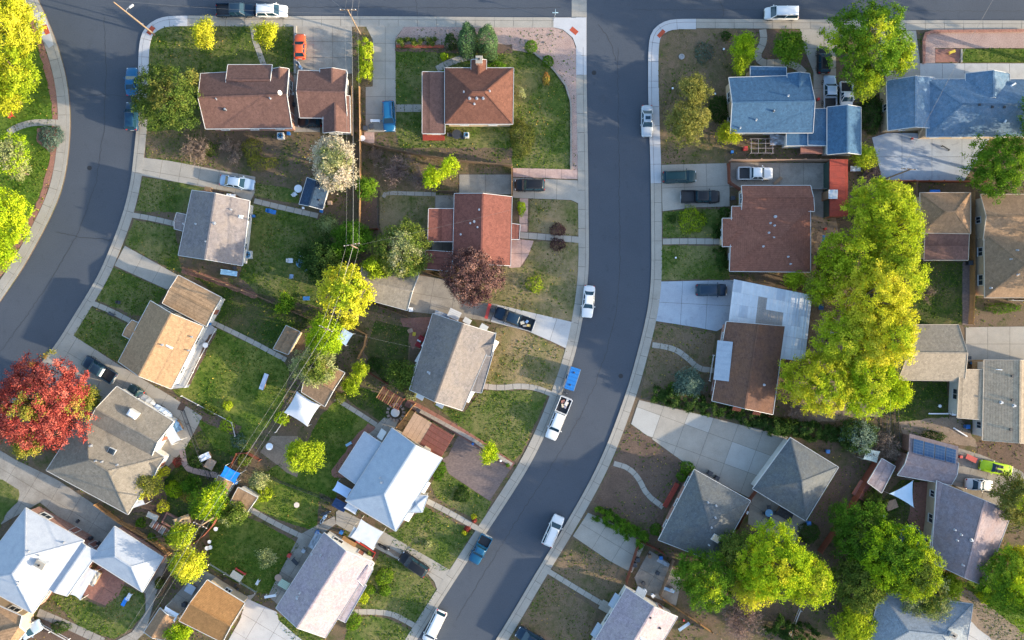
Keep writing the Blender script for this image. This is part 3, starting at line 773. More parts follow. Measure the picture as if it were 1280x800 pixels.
    def dish(s, px, py, rz=0):
        p = s.on(px, py)-s.o; c = MB().tube([(p.x, p.y, p.z), (p.x, p.y, p.z+.5), (p.x+.15, p.y, p.z+.7)], .03, 6).build('satellite_dish', metal, s.root)
        mt = Matrix.Translation((p.x+.2, p.y, p.z+.75)) @ Matrix.Rotation(R(rz), 4, 'Z') @ Matrix.Rotation(R(50), 4, 'Y')
        d = MB().lathe([(.05, -.06), (.25, -.02), (.38, .05), (.36, .06), (.2, 0)], 12); d.v = [tuple(mt @ Vector(v)) for v in d.v]; d.build('reflector', white_trim, c); return s
    def awning(s, px, py, rz, length=1.6, depth=.9, z=2.5, mat=None):
        """a sloping window hood beside the wall, the low edge pointing outwards (rz)"""
        x, y = W2(px, py, z+Z0); x -= s.o.x; y -= s.o.y
        mt = Matrix.Translation((x, y, z)) @ Matrix.Rotation(R(rz), 4, 'Z')
        hl, hd = length/2, depth/2
        v = [(-hd,-hl,.22),(hd,-hl,-.22),(hd,hl,-.22),(-hd,hl,.22)]
        vs = [mt @ Vector(q) for q in v]+[mt @ Vector((q[0], q[1], q[2]-.05)) for q in v]
        fs = [(0,1,2,3),(7,6,5,4),(0,4,5,1),(1,5,6,2),(2,6,7,3),(3,7,4,0)]
        a = MB().add(vs, fs).build('awning', mat or white_trim, s.root)
        r = MB()
        for i in range(6):
            yy = -hl+length*(i+.5)/6; r.beam(mt @ Vector((-hd, yy, .235)), mt @ Vector((hd, yy, -.205)), .04, .03)
        r.build('rib', mat or white_trim, a); return s

def gable_wedge(): pass
G_ = 'houses with brown shingle roofs'
h = House('house', 'red brick house with stepped brown shingle roof and satellite dish', 'house', [
    ([(251,92),(361,86),(365,160),(257,161)], 'gable', 0, 3.2, .42, SH['brown']),
    ([(285,81),(340,81),(340,124),(285,124)], 'gable', 0, 3.2, .32, SH['brown']),
    ([(341,86),(361,86),(361,120),(341,120)], 'gable', 1, 3.22, .5, SH['brown'])], brickwall)
h.vents((271,124),(282,137,.12),(338,123)).dish(350,118).boxvent(281,137)
h = House('garage', 'brown shingle garage with cross gables and a carport, at the end of the cracked drive', 'garage', [
    ([(373,88),(434,90),(434,148),(375,147)], 'gable', 0, 2.9, .40, SH['brown']),
    ([(400,86),(433,88),(433,125),(400,125)], 'gable', 1, 2.92, .38, SH['brown']),
    ([(404,120),(437,120),(438,166),(404,166)], 'gable', 1, 2.9, .40, SH['brown'])], stucco, ridge=True)
h = House('house', 'hip-roofed brown house with a brick chimney gable behind two columnar evergreens', 'house', [
    ([(556,85),(642,85),(641,155),(556,155)], 'hip', 0, 3.1, .46, SH['brown2']),
    ([(528,90),(556,90),(556,167),(528,167)], 'shed', 1, 2.8, .05, SH['brown']),
    ([(589,75),(608,75),(608,100),(589,100)], 'gable', 1, 3.15, .4, SH['brown2'])], stucco_tan)
h.vents((580,115),(612,114),(593,130)).vent(587,123,.12).vent(596,123,.12).vent(604,123,.12)
h.chimney(599,76,0,.45,.5,1.1)
h = House('house', 'brick red shingle house with white gutters beside the dark purple-leaved tree', 'house', [
    ([(568,242),(640,246),(638,332),(566,330)], 'gable', 1, 3.0, .34, SH['red']),
    ([(536,261),(575,261),(575,302),(535,302)], 'shed', 1, 2.85, .05, SH['red']),
    ([(636,279),(650,281),(649,299),(636,299)], 'shed', 1, 2.7, .08, SH['red']),
    ([(532,313),(566,315),(564,339),(530,336)], 'shed', 0, 2.6, .12, SH['red'])], brickwall)
h.vents((588,279),(599,262),(597,284),(576,293)).vent(593,277,.12)
h = House('house', 'grey shingle house, its sunny half pinkish, below the pale blue sedan', 'house', [
    ([(240,238),(312,251),(303,332),(223,319)], 'gable', 1, 3.0, .42, SH['greyp']),
    ([(221,266),(240,270),(234,290),(218,286)], 'gable', 0, 2.6, .3, SH['greyp'])], stucco)
h.vents((230,280),(245,280),(258,302),(289,262)).skylight(301,271,-12,.35,.25,.12).vent(268,279,.13)
h = House('house', 'orange tan shingle house with a white concrete terrace along its lit side', 'house', [
    ([(188,376),(254,408),(214,486),(148,452)], 'gable', 1, 3.0, .40, SH['tan']),
    ([(223,344),(277,372),(258,408),(203,379)], 'gable', 0, 2.9, .12, SH['tan']),
    ([(165,400),(182,408),(170,428),(153,419)], 'gable', 0, 2.6, .3, SH['tan'])], stucco)
h.vents((240,421),(236,438)).skylight(211,433,-28,.6,.15,.1).vent(203,431,.1)
h = House('house', 'large warm grey hip-roofed house beside the red-leaved tree', 'house', [
    ([(146,483),(217,527),(188,574),(107,536)], 'gable', 0, 3.0, .40, SH['grey']),
    ([(107,512),(205,571),(160,643),(58,588)], 'hip', 0, 3.05, .38, SH['grey']),
    ([(170,552),(206,572),(192,596),(160,576)], 'gable', 0, 3.0, .3, SH['grey'])], stucco)
h.skylight(168,517,-32,.75,.5,.7).skylight(140,564,-25,.55,.45,.15,glass).vents((114,557,.14),(120,576),(128,577),(147,581))
h = House('house', 'white coated roof house with brick walls at the left edge of the photo', 'house', [
    ([(32,635),(105,676),(41,767),(-36,725)], 'hip', 1, 3.2, .42, SH['white']),
    ([(96,673),(123,690),(84,745),(56,733)], 'gable', 1, 3.0, .22, SH['white'])], brickwall)
h.chimney(52,705,60,.45,.7,.9,SH['white']).vents((36,689),(50,694),(23,731),(25,727),(80,678))
h = House('garage', 'white hip-roofed brick garage beside the round red patio', 'garage', [
    ([(143,658),(204,697),(178,740),(113,699)], 'hip', 0, 3.0, .42, SH['white'])], brickwall, windows=False)
h = House('garage', 'orange shingle garage between the concrete yard and the white drive at the bottom edge', 'garage', [
    ([(259,725),(306,754),(278,803),(224,776)], 'gable', 0, 2.9, .32, SH['orange'])], stucco_tan)
h = House('shed', 'little tan and brown gabled shed at the bottom edge beside the curved path', 'shed', [
    ([(200,760),(221,772),(205,800),(180,790)], 'gable', 1, 2.1, .4, SH['tanb'])], stucco_tan, windows=False)
h = House('house', 'lavender and cream shingle house with clipped round bushes by its front door', 'house', [
    ([(405,666),(467,703),(407,797),(345,760)], 'gable', 1, 3.0, .42, SH['lav']),
    ([(441,722),(458,732),(432,778),(416,770)], 'shed', 1, 2.75, .1, SH['lav']),
    ([(439,714),(456,700),(466,712),(455,733)], 'gable', 0, 2.9, .3, SH['lav'])], stucco)
h.vents((390,693),(401,694),(375,741)).vent(372,747,.16)
h = House('house', 'pale blue and white roofed house between the timber pergola and the two-strip drive', 'house', [
    ([(490,535),(553,573),(495,664),(432,626)], 'hipa', 1, 3.1, .42, SH['white2']),
    ([(455,540),(480,556),(447,607),(423,590)], 'shed', 1, 2.8, -.12, SH['white2']),
    ([(515,618),(535,620),(528,640),(510,641)], 'hip', 0, 2.8, .35, SH['white2'])], stucco)
h.chimney(533,563,-31,.5,.4,.7,stucco_tan).vents((475,597),(477,603,.12)).awning(531,609,-31,1.9,.9).awning(511,645,-31,1.7,.9).awning(458,639,-120,1.4,.8).awning(477,543,150,1.5,1.0)
h = House('house', 'grey and cream roofed house with small white awnings all round', 'house', [
    ([(541,392),(619,417),(578,513),(512,487)], 'gable', 1, 3.0, .42, SH['char']),
    ([(598,432),(617,440),(602,491),(585,488)], 'shed', 1, 2.8, .1, SH['char']),
    ([(596,424),(620,416),(614,445),(598,444)], 'gable', 0, 2.95, .3, SH['char'])], brickwall)
h.vents((535,465),(537,467)).vent(537,466,.1)
for a in ((541,404,150),(533,427,150),(525,446,150),(519,462,150),(584,401,60),(605,409,60),(525,496,-120),(550,506,-120),(617,433,-30),(587,495,-30)):
    h.awning(a[0], a[1], a[2], 2.0 if a[2] in (150, -30) else 1.2, .8)
h = House('garage', 'low garage with a sand coloured roof below the pale mottled tree', 'garage', [
    ([(453,330),(524,341),(509,388),(450,372)], 'gable', 0, 2.9, .34, SH['greytan'])], stucco, windows=False)
h = House('shed', 'navy blue shed with a white gable wall, under the pinkish tree', 'shed', [
    ([(384,222),(411,233),(403,262),(374,255)], 'gable', 1, 2.3, .5, SH['darkblue'])], stucco, windows=False)
h.boxvent(399,250,-15,.15)
h = House('shed', 'small brown roofed shed at the fence beside the bright green tree', 'shed', [
    ([(358,407),(375,415),(360,443),(342,436)], 'shed', 1, 2.3, .1, SH['tanb'])], stucco_tan, windows=False)
h = House('garage', 'tan shingle garage half hidden by the pale green tree, joined to the white canopy', 'garage', [
    ([(390,445),(431,466),(406,508),(377,490)], 'gable', 0, 2.8, .3, SH['tanb'])], stucco, windows=False)
h = House('shed', 'narrow tan shed beside the bright blue tarp', 'shed', [
    ([(273,594),(292,603),(282,620),(267,610)], 'gable', 1, 2.2, .3, SH['tanb'])], stucco, windows=False)
h = House('shed', 'brown shed with a white border just right of the blue tarp shed', 'shed', [
    ([(298,609),(322,622),(309,640),(288,628)], 'shed', 1, 2.3, .08, SH['tanb2'])], stucco, windows=False)
h = House('house', 'tan roofed house corner in the bottom left corner beyond the white pipe fence', 'house', [
    ([(-40,740),(27,770),(32,790),(-20,850)], 'gable', 0, 2.9, .25, SH['tanb2'])], stucco_tan)
# east block
h = House('house', 'blue-grey shingle house with a flat blue bay on its street side', 'house', [
    ([(911,97),(1012,94),(1016,166),(913,166)], 'gable', 0, 3.1, .32, SH['blue']),
    ([(938,83),(983,84),(983,100),(938,100)], 'shed', 0, 2.7, -.04, SH['blue']),
    ([(984,92),(1012,92),(1012,122),(984,122)], 'gable', 1, 3.12, .34, SH['blue'])], stucco_tan)
h.vents((967,139),(985,120),(945,150),(925,160)).boxvent(967,139,0,.15)
h = House('garage', 'deep blue garage roof joined by a flat blue carport, behind the white pickups', 'garage', [
    ([(1034,134),(1076,134),(1076,193),(1034,193)], 'gable', 1, 2.9, .45, SH['blue']),
    ([(1010,136),(1037,136),(1036,182),(1010,181)], 'shed', 0, 2.6, .02, SH['blue']),
    ([(983,166),(1036,166),(1034,182),(983,182)], 'shed', 0, 2.5, .03, SH['blue'])], stucco, windows=False)
h = House('house', 'long light blue roof with whitish patches by the pale driveway at the right edge', 'house', [
    ([(1108,101),(1168,97),(1166,160),(1110,163)], 'gable', 1, 2.95, .4, SH['blue2']),
    ([(1158,99),(1310,99),(1310,170),(1158,171)], 'hip', 0, 3.05, .42, SH['blue2']),
    ([(1207,92),(1262,92),(1262,125),(1207,125)], 'gable', 1, 3.1, .42, SH['blue2'])], stucco_tan)
h.boxvent(1224,131,0,.18).boxvent(1240,134,0,.18).boxvent(1255,134,0,.18).skylight(1266,106,30,.5,.12,.1).skylight(1256,152,60,.3,.12,.2)
h = House('house', 'wide rust brown roof with stepped edges beside the pickup driveway', 'house', [
    ([(915,258),(1013,258),(1013,340),(912,339)], 'hip', 0, 3.0, .22, SH['rust']),
    ([(903,273),(940,273),(940,308),(903,308)], 'hipa', 0, 2.98, .2, SH['rust']),
    ([(927,232),(1013,232),(1018,264),(927,264)], 'gable', 0, 3.0, .22, SH['rust'])], stucco_tan)
h.vents((969,271,.13),(963,279),(968,282),(961,291),(967,297),(954,308)).vent(985,321,.08).vent(988,330,.08)
h = House('house', 'brown weathered roof house joined to a white metal carport with a blue awning', 'house', [
    ([(908,402),(981,408),(966,518),(890,501)], 'gable', 1, 3.2, .28, SH['brownw'])], brickwall)
h.awning(904,451,174,6.0,2.2,3.5,SH['white2']).vent(955,481,.1).awning(895,486,175,1.9,.9,2.4,wood_red).awning(921,511,-100,1.3,.7,2.4,wood_red).awning(946,516,-100,1.2,.7,2.4,wood_red)
h = House('house', 'dark blue-grey hip roof between the brown mulch yard and the wide concrete court', 'house', [
    ([(868,587),(938,626),(895,703),(823,675)], 'hip', 0, 3.1, .36, SH['bluegrey'])], brickwall)
h.vents((885,628),(895,632),(894,647),(889,659),(886,681)).skylight(894,672,-30,.6,.5,.5,stucco_tan)
h = House('garage', 'grey hip-roofed garage with a white edge at the end of the wide concrete court', 'garage', [
    ([(988,547),(1048,584),(1007,651),(941,611)], 'hip', 0, 2.9, .42, SH['bluegrey'])], stucco, windows=False)
h = House('house', 'mauve shingle house with a blue triangular shade sail on its left, near the right edge', 'house', [
    ([(1171,601),(1237,632),(1205,721),(1164,703)], 'gable', 1, 3.1, .1, SH['lav2']),
    ([(1175,603),(1265,640),(1230,732),(1160,700)], 'gable', 1, 3.0, .40, SH['lav2'])], stucco_tan)
h.vents((1196,675),(1214,675,.13),(1193,662),(1201,668),(1203,706))
h = House('garage', 'mauve garage roof below the four solar panels', 'garage', [
    ([(1136,565),(1198,579),(1189,606),(1122,594)], 'gable', 0, 2.8, .3, SH['lav2'])], brickwall, windows=False)
h = House('shed', 'small mauve shed beside the pink brick paving, left of the solar panels', 'shed', [
    ([(1102,573),(1119,583),(1102,616),(1084,603)], 'shed', 1, 2.3, .1, SH['lav2'])], wood_red, windows=False)
h = House('house', 'sand tan hip roof with a flat brown extension, right of the tall yellow-green trees', 'house', [
    ([(1150,241),(1213,241),(1213,292),(1151,291)], 'hip', 0, 2.9, .40, SH['tanb']),
    ([(1156,288),(1211,288),(1210,325),(1155,325)], 'shed', 0, 2.7, .03, SH['brown'])], stucco_tan, tan_trim)
h = House('house', 'long tan-brown roof at the right edge with four small windows in its left wall', 'house', [
    ([(1226,243),(1320,243),(1320,300),(1229,300)], 'gable', 0, 3.1, .3, SH['tanb2']),
    ([(1230,292),(1340,292),(1340,372),(1231,372)], 'hip', 0, 3.1, .4, SH['tanb2'])], stucco_tan, tan_trim)
h.vents((1271,313),(1263,324,.07),(1272,343),(1238,360))
h = House('garage', 'grey-beige gabled garage beside the yellow tree and the pale driveway', 'garage', [
    ([(1136,406),(1198,406),(1206,476),(1123,475)], 'gable', 0, 2.9, .34, SH['greytan'])], stucco, tan_trim, windows=False)
h = House('house', 'large grey roof at the right edge above the brown dirt strip', 'house', [
    ([(1230,450),(1312,450),(1312,555),(1228,550)], 'gable', 1, 3.1, .16, SH['beige']),
    ([(1199,462),(1236,462),(1232,525),(1196,522)], 'shed', 1, 2.95, .05, SH['beige'])], stucco, tan_trim)
h.boxvent(1265,470,0,.2).boxvent(1265,500,0,.2).boxvent(1263,537,0,.2).vent(1251,503,.14).vent(1267,507,.14).skylight(1249,462,-5,.5,.06,.06)
h = House('house', 'lavender and cream roof at the bottom edge below the fenced junk yard', 'house', [
    ([(783,735),(847,771),(800,850),(735,815)], 'gable', 1, 3.0, .40, SH['lav'])], stucco)
h.boxvent(813,772,-30,.16).boxvent(825,785,-30,.16).awning(768,751,149,2.2,.9,2.4,SH['white2']).awning(746,788,149,2.2,.9,2.4,SH['white2']).awning(801,741,59,1.6,1.2,2.4,SH['white2']).skylight(803,798,-30,.6,.2,.12)
h = House('house', 'blue roof at the bottom edge partly under the large green tree', 'house', [
    ([(1100,740),(1216,755),(1205,830),(1080,820)], 'hip', 0, 3.0, .32, SH['pale'])], stucco)
h.chimney(1190,793,60,.35,.5,.7,SH['white'])

# ================================================================== TREES AND SHRUBS
bark = surf('bark', (.13, .10, .075), var=.35, big=1.5, fine=8, bs=.8)
bark_pale = surf('pale_bark', (.33, .29, .25), var=.3, big=1.5, fine=8, bs=.8)
LF = dict(
    yellow=leafm('yellow_leaves', (.20, .25, .016), (.42, .43, .024), (.58, .53, .055)),
    gold=leafm('golden_leaves', (.30, .26, .015), (.60, .46, .03), (.72, .50, .10)),
    lime=leafm('lime_leaves', (.10, .20, .010), (.25, .37, .015), (.42, .47, .02)),
    limey=leafm('yellow_green_leaves', (.125, .195, .013), (.30, .385, .02), (.50, .505, .045)),
    green=leafm('green_leaves', (.035, .085, .010), (.08, .17, .015), (.16, .24, .02)),
    mid=leafm('mixed_green_leaves', (.04, .07, .015), (.10, .15, .025), (.24, .23, .05)),
    dark=leafm('dark_green_leaves', (.016, .038, .010), (.035, .072, .016), (.07, .11, .03)),
    olive=leafm('olive_leaves', (.07, .085, .02), (.16, .17, .04), (.30, .26, .07)),
    brownish=leafm('bronze_green_leaves', (.03, .06, .015), (.09, .135, .025), (.24, .23, .06)),
    pale=leafm('pale_green_leaves', (.12, .16, .06), (.26, .29, .11), (.42, .38, .22)),
    pinkish=leafm('pinkish_cream_leaves', (.26, .24, .16), (.48, .42, .30), (.62, .52, .42)),
    maroon=leafm('purple_brown_leaves', (.045, .025, .03), (.12, .065, .06), (.26, .15, .12), .15),
    red=leafm('red_leaves', (.07, .015, .02), (.29, .055, .045), (.50, .15, .11)),
    redyel=leafm('red_and_yellow_leaves', (.10, .13, .02), (.26, .24, .04), (.38, .14, .06)),
    bare=leafm('bare_twigs', (.12, .09, .07), (.22, .16, .13), (.32, .25, .20), .1),
    mauve=leafm('mauve_twigs', (.10, .07, .07), (.20, .14, .13), (.30, .22, .19), .1),
    ever=leafm('evergreen_needles', (.02, .05, .025), (.055, .11, .045), (.13, .20, .08), .1),
    bluey=leafm('blue_green_leaves', (.03, .06, .05), (.08, .13, .10), (.17, .22, .17), .15),
)
def leaves(name, P, size, mat, parent, tone, aspect=.75, nrm=None, stuff=False):
    """P: N x 3 leaf centres; one small four-cornered leaf each"""
    n = len(P)
    d = RNG.normal(size=(n, 3)); 
    if nrm is not None: 
        nn_ = nrm+RNG.normal(size=(n, 3))*.75; nn_ /= np.linalg.norm(nn_, axis=1, keepdims=True)+1e-9
        u = np.cross(nn_, d)
    else:
        nn_ = RNG.normal(size=(n, 3)); nn_ /= np.linalg.norm(nn_, axis=1, keepdims=True)+1e-9; u = np.cross(nn_, d)
    u /= np.linalg.norm(u, axis=1, keepdims=True)+1e-9; v = np.cross(nn_, u)
    s = (size*RNG.uniform(.6, 1.35, n))[:, None]/2
    V = np.empty((n, 4, 3)); V[:, 0] = P-u*s; V[:, 1] = P+v*s*aspect-u*s*.1; V[:, 2] = P+u*s; V[:, 3] = P-v*s*aspect-u*s*.1
    me = bpy.data.meshes.new(name); me.vertices.add(4*n); me.loops.add(4*n); me.polygons.add(n)
    me.vertices.foreach_set('co', V.astype(np.float32).ravel())
    me.loops.foreach_set('vertex_index', np.arange(4*n, dtype=np.int32))
    me.polygons.foreach_set('loop_start', np.arange(0, 4*n, 4, dtype=np.int32))
    me.polygons.foreach_set('loop_total', np.full(n, 4, dtype=np.int32))
    a = me.attributes.new('tone', 'FLOAT', 'FACE'); a.data.foreach_set('value', np.clip(tone, 0, 1).astype(np.float32))
    me.update(); me.materials.append(mat)
    o = bpy.data.objects.new(name, me); COL.objects.link(o); o.parent = parent
    return o
NLEAF = [0]
def tree(px, py, r, h, leaf, label, name='tree', cat='tree', group=None, ry=None, rot=0, bk=None, dens=1.0, leafsz=.21, lobes=None, low=.25, tone=(.15, .85), second=None, rag=.30, seed=None):
    """px,py,r: where the crown stands on the plan; h: height in metres"""
    rx_ = r/8*1.1*(1-h*.6/CAM_H); ry_ = (ry or r)/8*1.1*(1-h*.6/CAM_H)
    zc = Z0+h*(low+(1-low)*.5); c = W(px, py, zc); hz = h*(1-low)/2
    rt = root(name, (c.x, c.y, Z0), label, cat, group)
    rs = np.random.default_rng(int(px*31+py*17) if seed is None else seed)
    K = lobes or int(max(7, min(44, 6+rx_*ry_*1.25)))
    ang = R(rot); ca, sa = math.cos(ang), math.sin(ang)
    L = []
    for k in range(K):
        a = 2.39996*k+rs.uniform(-.4, .4); q = math.sqrt((k+.5)/K)*rs.uniform(.72, .98)
        x, y = q*math.cos(a)*.74, q*math.sin(a)*.74
        z = (1-q*q*.9)*rs.uniform(.1, .62)-.28*q+rs.uniform(-.12, .12)
        rr = rs.uniform(.19, .37)*(1-.12*q)
        X, Y = x*rx_, y*ry_
        L.append((X*ca-Y*sa, X*sa+Y*ca, z*hz, rr*(rx_+ry_)/2, rr*hz*1.15, rs.uniform(*tone)))
    # lower skirt
    for k in range(max(4, K//3)):
        a = rs.uniform(0, 6.283); q = rs.uniform(.2, .6); X, Y = q*math.cos(a)*rx_, q*math.sin(a)*ry_
        L.append((X*ca-Y*sa, X*sa+Y*ca, -hz*rs.uniform(.3, .6), .36*(rx_+ry_)/2, .36*hz, rs.uniform(tone[0], (tone[0]+tone[1])/2)))
    L = np.array(L)
    N = int(600*rx_*ry_*dens/(leafsz/.24)**2)+60
    w_ = L[:, 3]**2; w_ = w_/w_.sum()
    # twig clusters on the lobes, leaves around each twig
    C = max(20, int(N/26)); li = rs.choice(len(L), C, p=w_)
    dv = rs.normal(size=(C, 3)); dv /= np.linalg.norm(dv, axis=1, keepdims=True); dv[:, 2] = np.where(rs.random(C) < .72, np.abs(dv[:, 2]), dv[:, 2])
    rad = rs.uniform(.72, 1.0+rag, C)[:, None]
    cl = L[li, :3]+dv*np.stack([L[li, 3], L[li, 3], L[li, 4]], 1)*rad
    # drop clusters buried in other lobes
    keep = np.ones(C, bool)
    for l in L:
        dd = (cl-l[:3])/np.array([l[3], l[3], l[4]]); keep &= (np.sum(dd*dd, 1) > .42)
    cl, li, dv = cl[keep], li[keep], dv[keep]; C = len(cl)
    ctone = L[li, 5]*.55+.45*rs.uniform(tone[0]-.1, tone[1]+.12, C)
    ci = rs.integers(0, C, N); sg = .27 if rx_ > 2 else .14*max(.7, rx_)
    P = cl[ci]+rs.normal(size=(N, 3))*np.array([sg, sg, sg*.6])
    tn = ctone[ci]+rs.normal(size=N)*.10
    P[:, 2] += zc-Z0; P[:, 2] = np.maximum(P[:, 2], .08)
    nr = dv[ci]+np.array([0, 0, .5])
    m = LF[leaf]
    if second:
        sel = rs.random(C)[ci] < 0
        dirx = L[li, 0]; cut = second[1]; score = np.sin(cl[:, 0]*.9+1.3)+np.cos(cl[:, 1]*.8)+rs.normal(size=C)*.5
        sel = (score > cut)[ci]
        leaves('crown', P[~sel], leafsz, m, rt, tn[~sel], nrm=nr[~sel]); leaves('crown', P[sel], leafsz, LF[second[0]], rt, tn[sel], nrm=nr[sel])
    else: leaves('crown', P, leafsz, m, rt, tn, nrm=nr)
    NLEAF[0] += N
    t = MB(); bkm = bk or bark; tr = max(.05, min(.38, h*.028)); zt = h*low*1.1+.1
    t.tube([(0, 0, -.05), (tr*.3, -tr*.2, zt*.5), (0, 0, zt), (tr*.4, tr*.5, h*.55), (0, 0, h*.8)], [tr*1.35, tr, tr*.85, tr*.5, tr*.12], 7)
    for l in L[:min(K, 12)]:
        tx = Vector((l[0], l[1], l[2]+zc-Z0)); s0 = Vector((0, 0, zt*rs.uniform(.7, 1.3)))
        mid = s0.lerp(tx, .5)+Vector((rs.uniform(-.2, .2), rs.uniform(-.2, .2), .15*h*.3))
        t.tube([s0, mid, tx, tx+(tx-mid)*.45], [tr*.5, tr*.33, tr*.16, tr*.05], 5, False)
    t.build('trunk', bkm, rt); return rt

def bare_tree(px, py, r, h, leaf, label, name='bush', cat='bush', dens=1.0, group=None):
    """leafless twiggy growth: forking stems and many thin twigs"""
    c = W(px, py, Z0+h*.5); rt = root(name, (c.x, c.y, Z0), label, cat, group); R_ = r/8
    rs = np.random.default_rng(int(px*7+py)); t = MB(); P = []
    for i in range(int(12+R_*6)):
        a = rs.uniform(0, 6.28); q = rs.uniform(.3, 1)*R_; e = Vector((q*math.cos(a), q*math.sin(a), h*rs.uniform(.6, 1)*(1-.4*q/R_)))
        m_ = e*.5+Vector((rs.uniform(-.2, .2), rs.uniform(-.2, .2), h*.1)); t.tube([(0, 0, 0), m_, e], [.05, .03, .012], 4, False)
        for k in range(int(50*dens)):
            f = rs.uniform(.35, 1.0); b = (m_.lerp(e, (f-.35)/.65)); P.append(b+Vector(rs.normal(size=3)*np.array([.35, .35, .2])*max(.5, R_*.35)))
    t.build('stem', LFb, rt)
    P = np.array([tuple(p) for p in P]); P[:, 2] = np.maximum(P[:, 2], .06)
    leaves('twigs', P, .55, LF[leaf], rt, rs.uniform(0, 1, len(P)), aspect=.09)
    return rt
LFb = surf('twig_bark', (.20, .15, .12), var=.3)
def shrub(px, py, r, h, leaf, label, name='shrub', cat='shrub', ry=None, rot=0, dens=1.3, tone=(.2, .8), leafsz=.15, group=None, clip=.0, bk=None):
    """a dense rounded bush: leaves in a shell over short stems"""
    rx_, ry_ = r/8, (ry or r)/8; c = W(px, py, Z0+h*.5); rt = root(name, (c.x, c.y, Z0), label, cat, group)
    rs = np.random.default_rng(int(px*13+py*5)); N = int(560*rx_*ry_*dens*(1+h*.25/max(rx_, .4)))+80
    d = rs.normal(size=(N, 3)); d /= np.linalg.norm(d, axis=1, keepdims=True); d[:, 2] = np.abs(d[:, 2])
    ph = rs.uniform(0, 6.28, 6); az = np.arctan2(d[:, 1], d[:, 0])
    lump = 1+(.10-clip)*np.sin(az*3+ph[0])+(.09-clip)*np.sin(az*5+ph[1]+d[:, 2]*4)+(.08-clip*.8)*np.sin(az*9+ph[2]-d[:, 2]*7)
    rad = lump*rs.uniform(.80, 1.05, N)
    P = d*np.array([rx_, ry_, h])*rad[:, None]
    a = R(rot); x = P[:, 0]*math.cos(a)-P[:, 1]*math.sin(a); y = P[:, 0]*math.sin(a)+P[:, 1]*math.cos(a); P[:, 0] = x; P[:, 1] = y
    P[:, 2] = np.maximum(P[:, 2], .05)
    tn = tone[0]+(tone[1]-tone[0])*(.5+.35*np.sin(P[:, 0]*2.6+ph[3])*np.cos(P[:, 1]*2.3+ph[4]))+rs.normal(size=N)*.13
    leaves('foliage', P, leafsz, LF[leaf], rt, tn, nrm=d); NLEAF[0] += N
    t = MB()
    for i in range(5):
        q = rs.uniform(.2, .6); aa = rs.uniform(0, 6.28); t.tube([(0, 0, -.03), (q*rx_*math.cos(aa), q*ry_*math.sin(aa), h*.75)], [.05, .02], 5, False)
    t.build('stem', bark, rt); return rt
def hedge(pts, wd, h, leaf, label, tone=(.2, .8), name='hedge', cat='hedge', dens=1.0, leafsz=.16, lumpy=.16):
    """a long hedge following a line"""
    c = arclen(wl(pts, h*.6), .5); c = np.array([(q.x, q.y) for q in c]); o = c.mean(0); rt = root(name, (o[0], o[1], Z0), label, cat)
    Lm = len(c)*.5; rs = np.random.default_rng(int(pts[0][0])); N = int(Lm*(wd+2*h)*230*dens)
    C = int(max(12, Lm*(wd+2*h)*2.2)); t = rs.uniform(0, len(c)-1.001, C); i = t.astype(int); f = (t-i)[:, None]; p = c[i]*(1-f)+c[i+1]*f
    tg = c[i+1]-c[i]; tg /= np.linalg.norm(tg, axis=1, keepdims=True); nm = np.stack([-tg[:, 1], tg[:, 0]], 1)
    th = rs.uniform(0, math.pi, C); bl = np.interp(t, np.arange(0, len(c)+4, 3), rs.uniform(1-lumpy*1.6, 1+lumpy, len(np.arange(0, len(c)+4, 3)))); lum = bl*(1+rs.normal(size=C)*.10)
    s_ = np.cos(th)*wd/2*lum; z = np.abs(np.sin(th))**.6*h*lum
    cl = np.concatenate([p+nm*s_[:, None]-o, z[:, None]], 1); ct = rs.uniform(tone[0], tone[1], C); n0 = np.concatenate([nm*np.cos(th)[:, None], np.sin(th)[:, None]+.3], 1)
    ci = rs.integers(0, C, N); P = cl[ci]+rs.normal(size=(N, 3))*.16; P[:, 2] = np.maximum(P[:, 2], .05); tn = ct[ci]+rs.normal(size=N)*.1; nr = n0[ci]
    leaves('foliage', P, leafsz, LF[leaf], rt, tn, nrm=nr); NLEAF[0] += N
    st = MB()
    for k in range(0, len(c), 2):
        st.tube([(c[k][0]-o[0], c[k][1]-o[1], -.03), (c[k][0]-o[0]+rs.uniform(-.2, .2), c[k][1]-o[1], h*.7)], [.04, .02], 4, False)
    st.build('stem', bark, rt); return rt

# --- left block
tree(2,30,44,10,'yellow','bright yellow tree in the top left corner, tallest of the left edge', tone=(.2,1), low=.2)
tree(14,88,33,9,'limey','yellow-green tree right below the bright yellow corner tree', tone=(.0,.7), second=('yellow',1.1))
tree(2,118,22,7,'yellow','small yellow tree at the left edge above the red lawn chair', tone=(.1,.7))
tree(10,193,27,6,'lime','lime green tree above the left edge lawn beside the curved path', tone=(.2,.9), second=('pale',.9))
tree(22,214,14,4,'pale','small pale whitish-green tree below the lime one on the left lawn', dens=.7)
tree(2,272,36,9,'lime','bright green tree at the left edge along the red gravel strip', tone=(.35,1))
tree(-4,318,22,7,'lime','lower bright green tree cut by the left edge', tone=(.3,.9))
shrub(62,171,15,1.3,'bluey','round blue-green shrub in the gravel beside the left pavement', tone=(.1,.9))
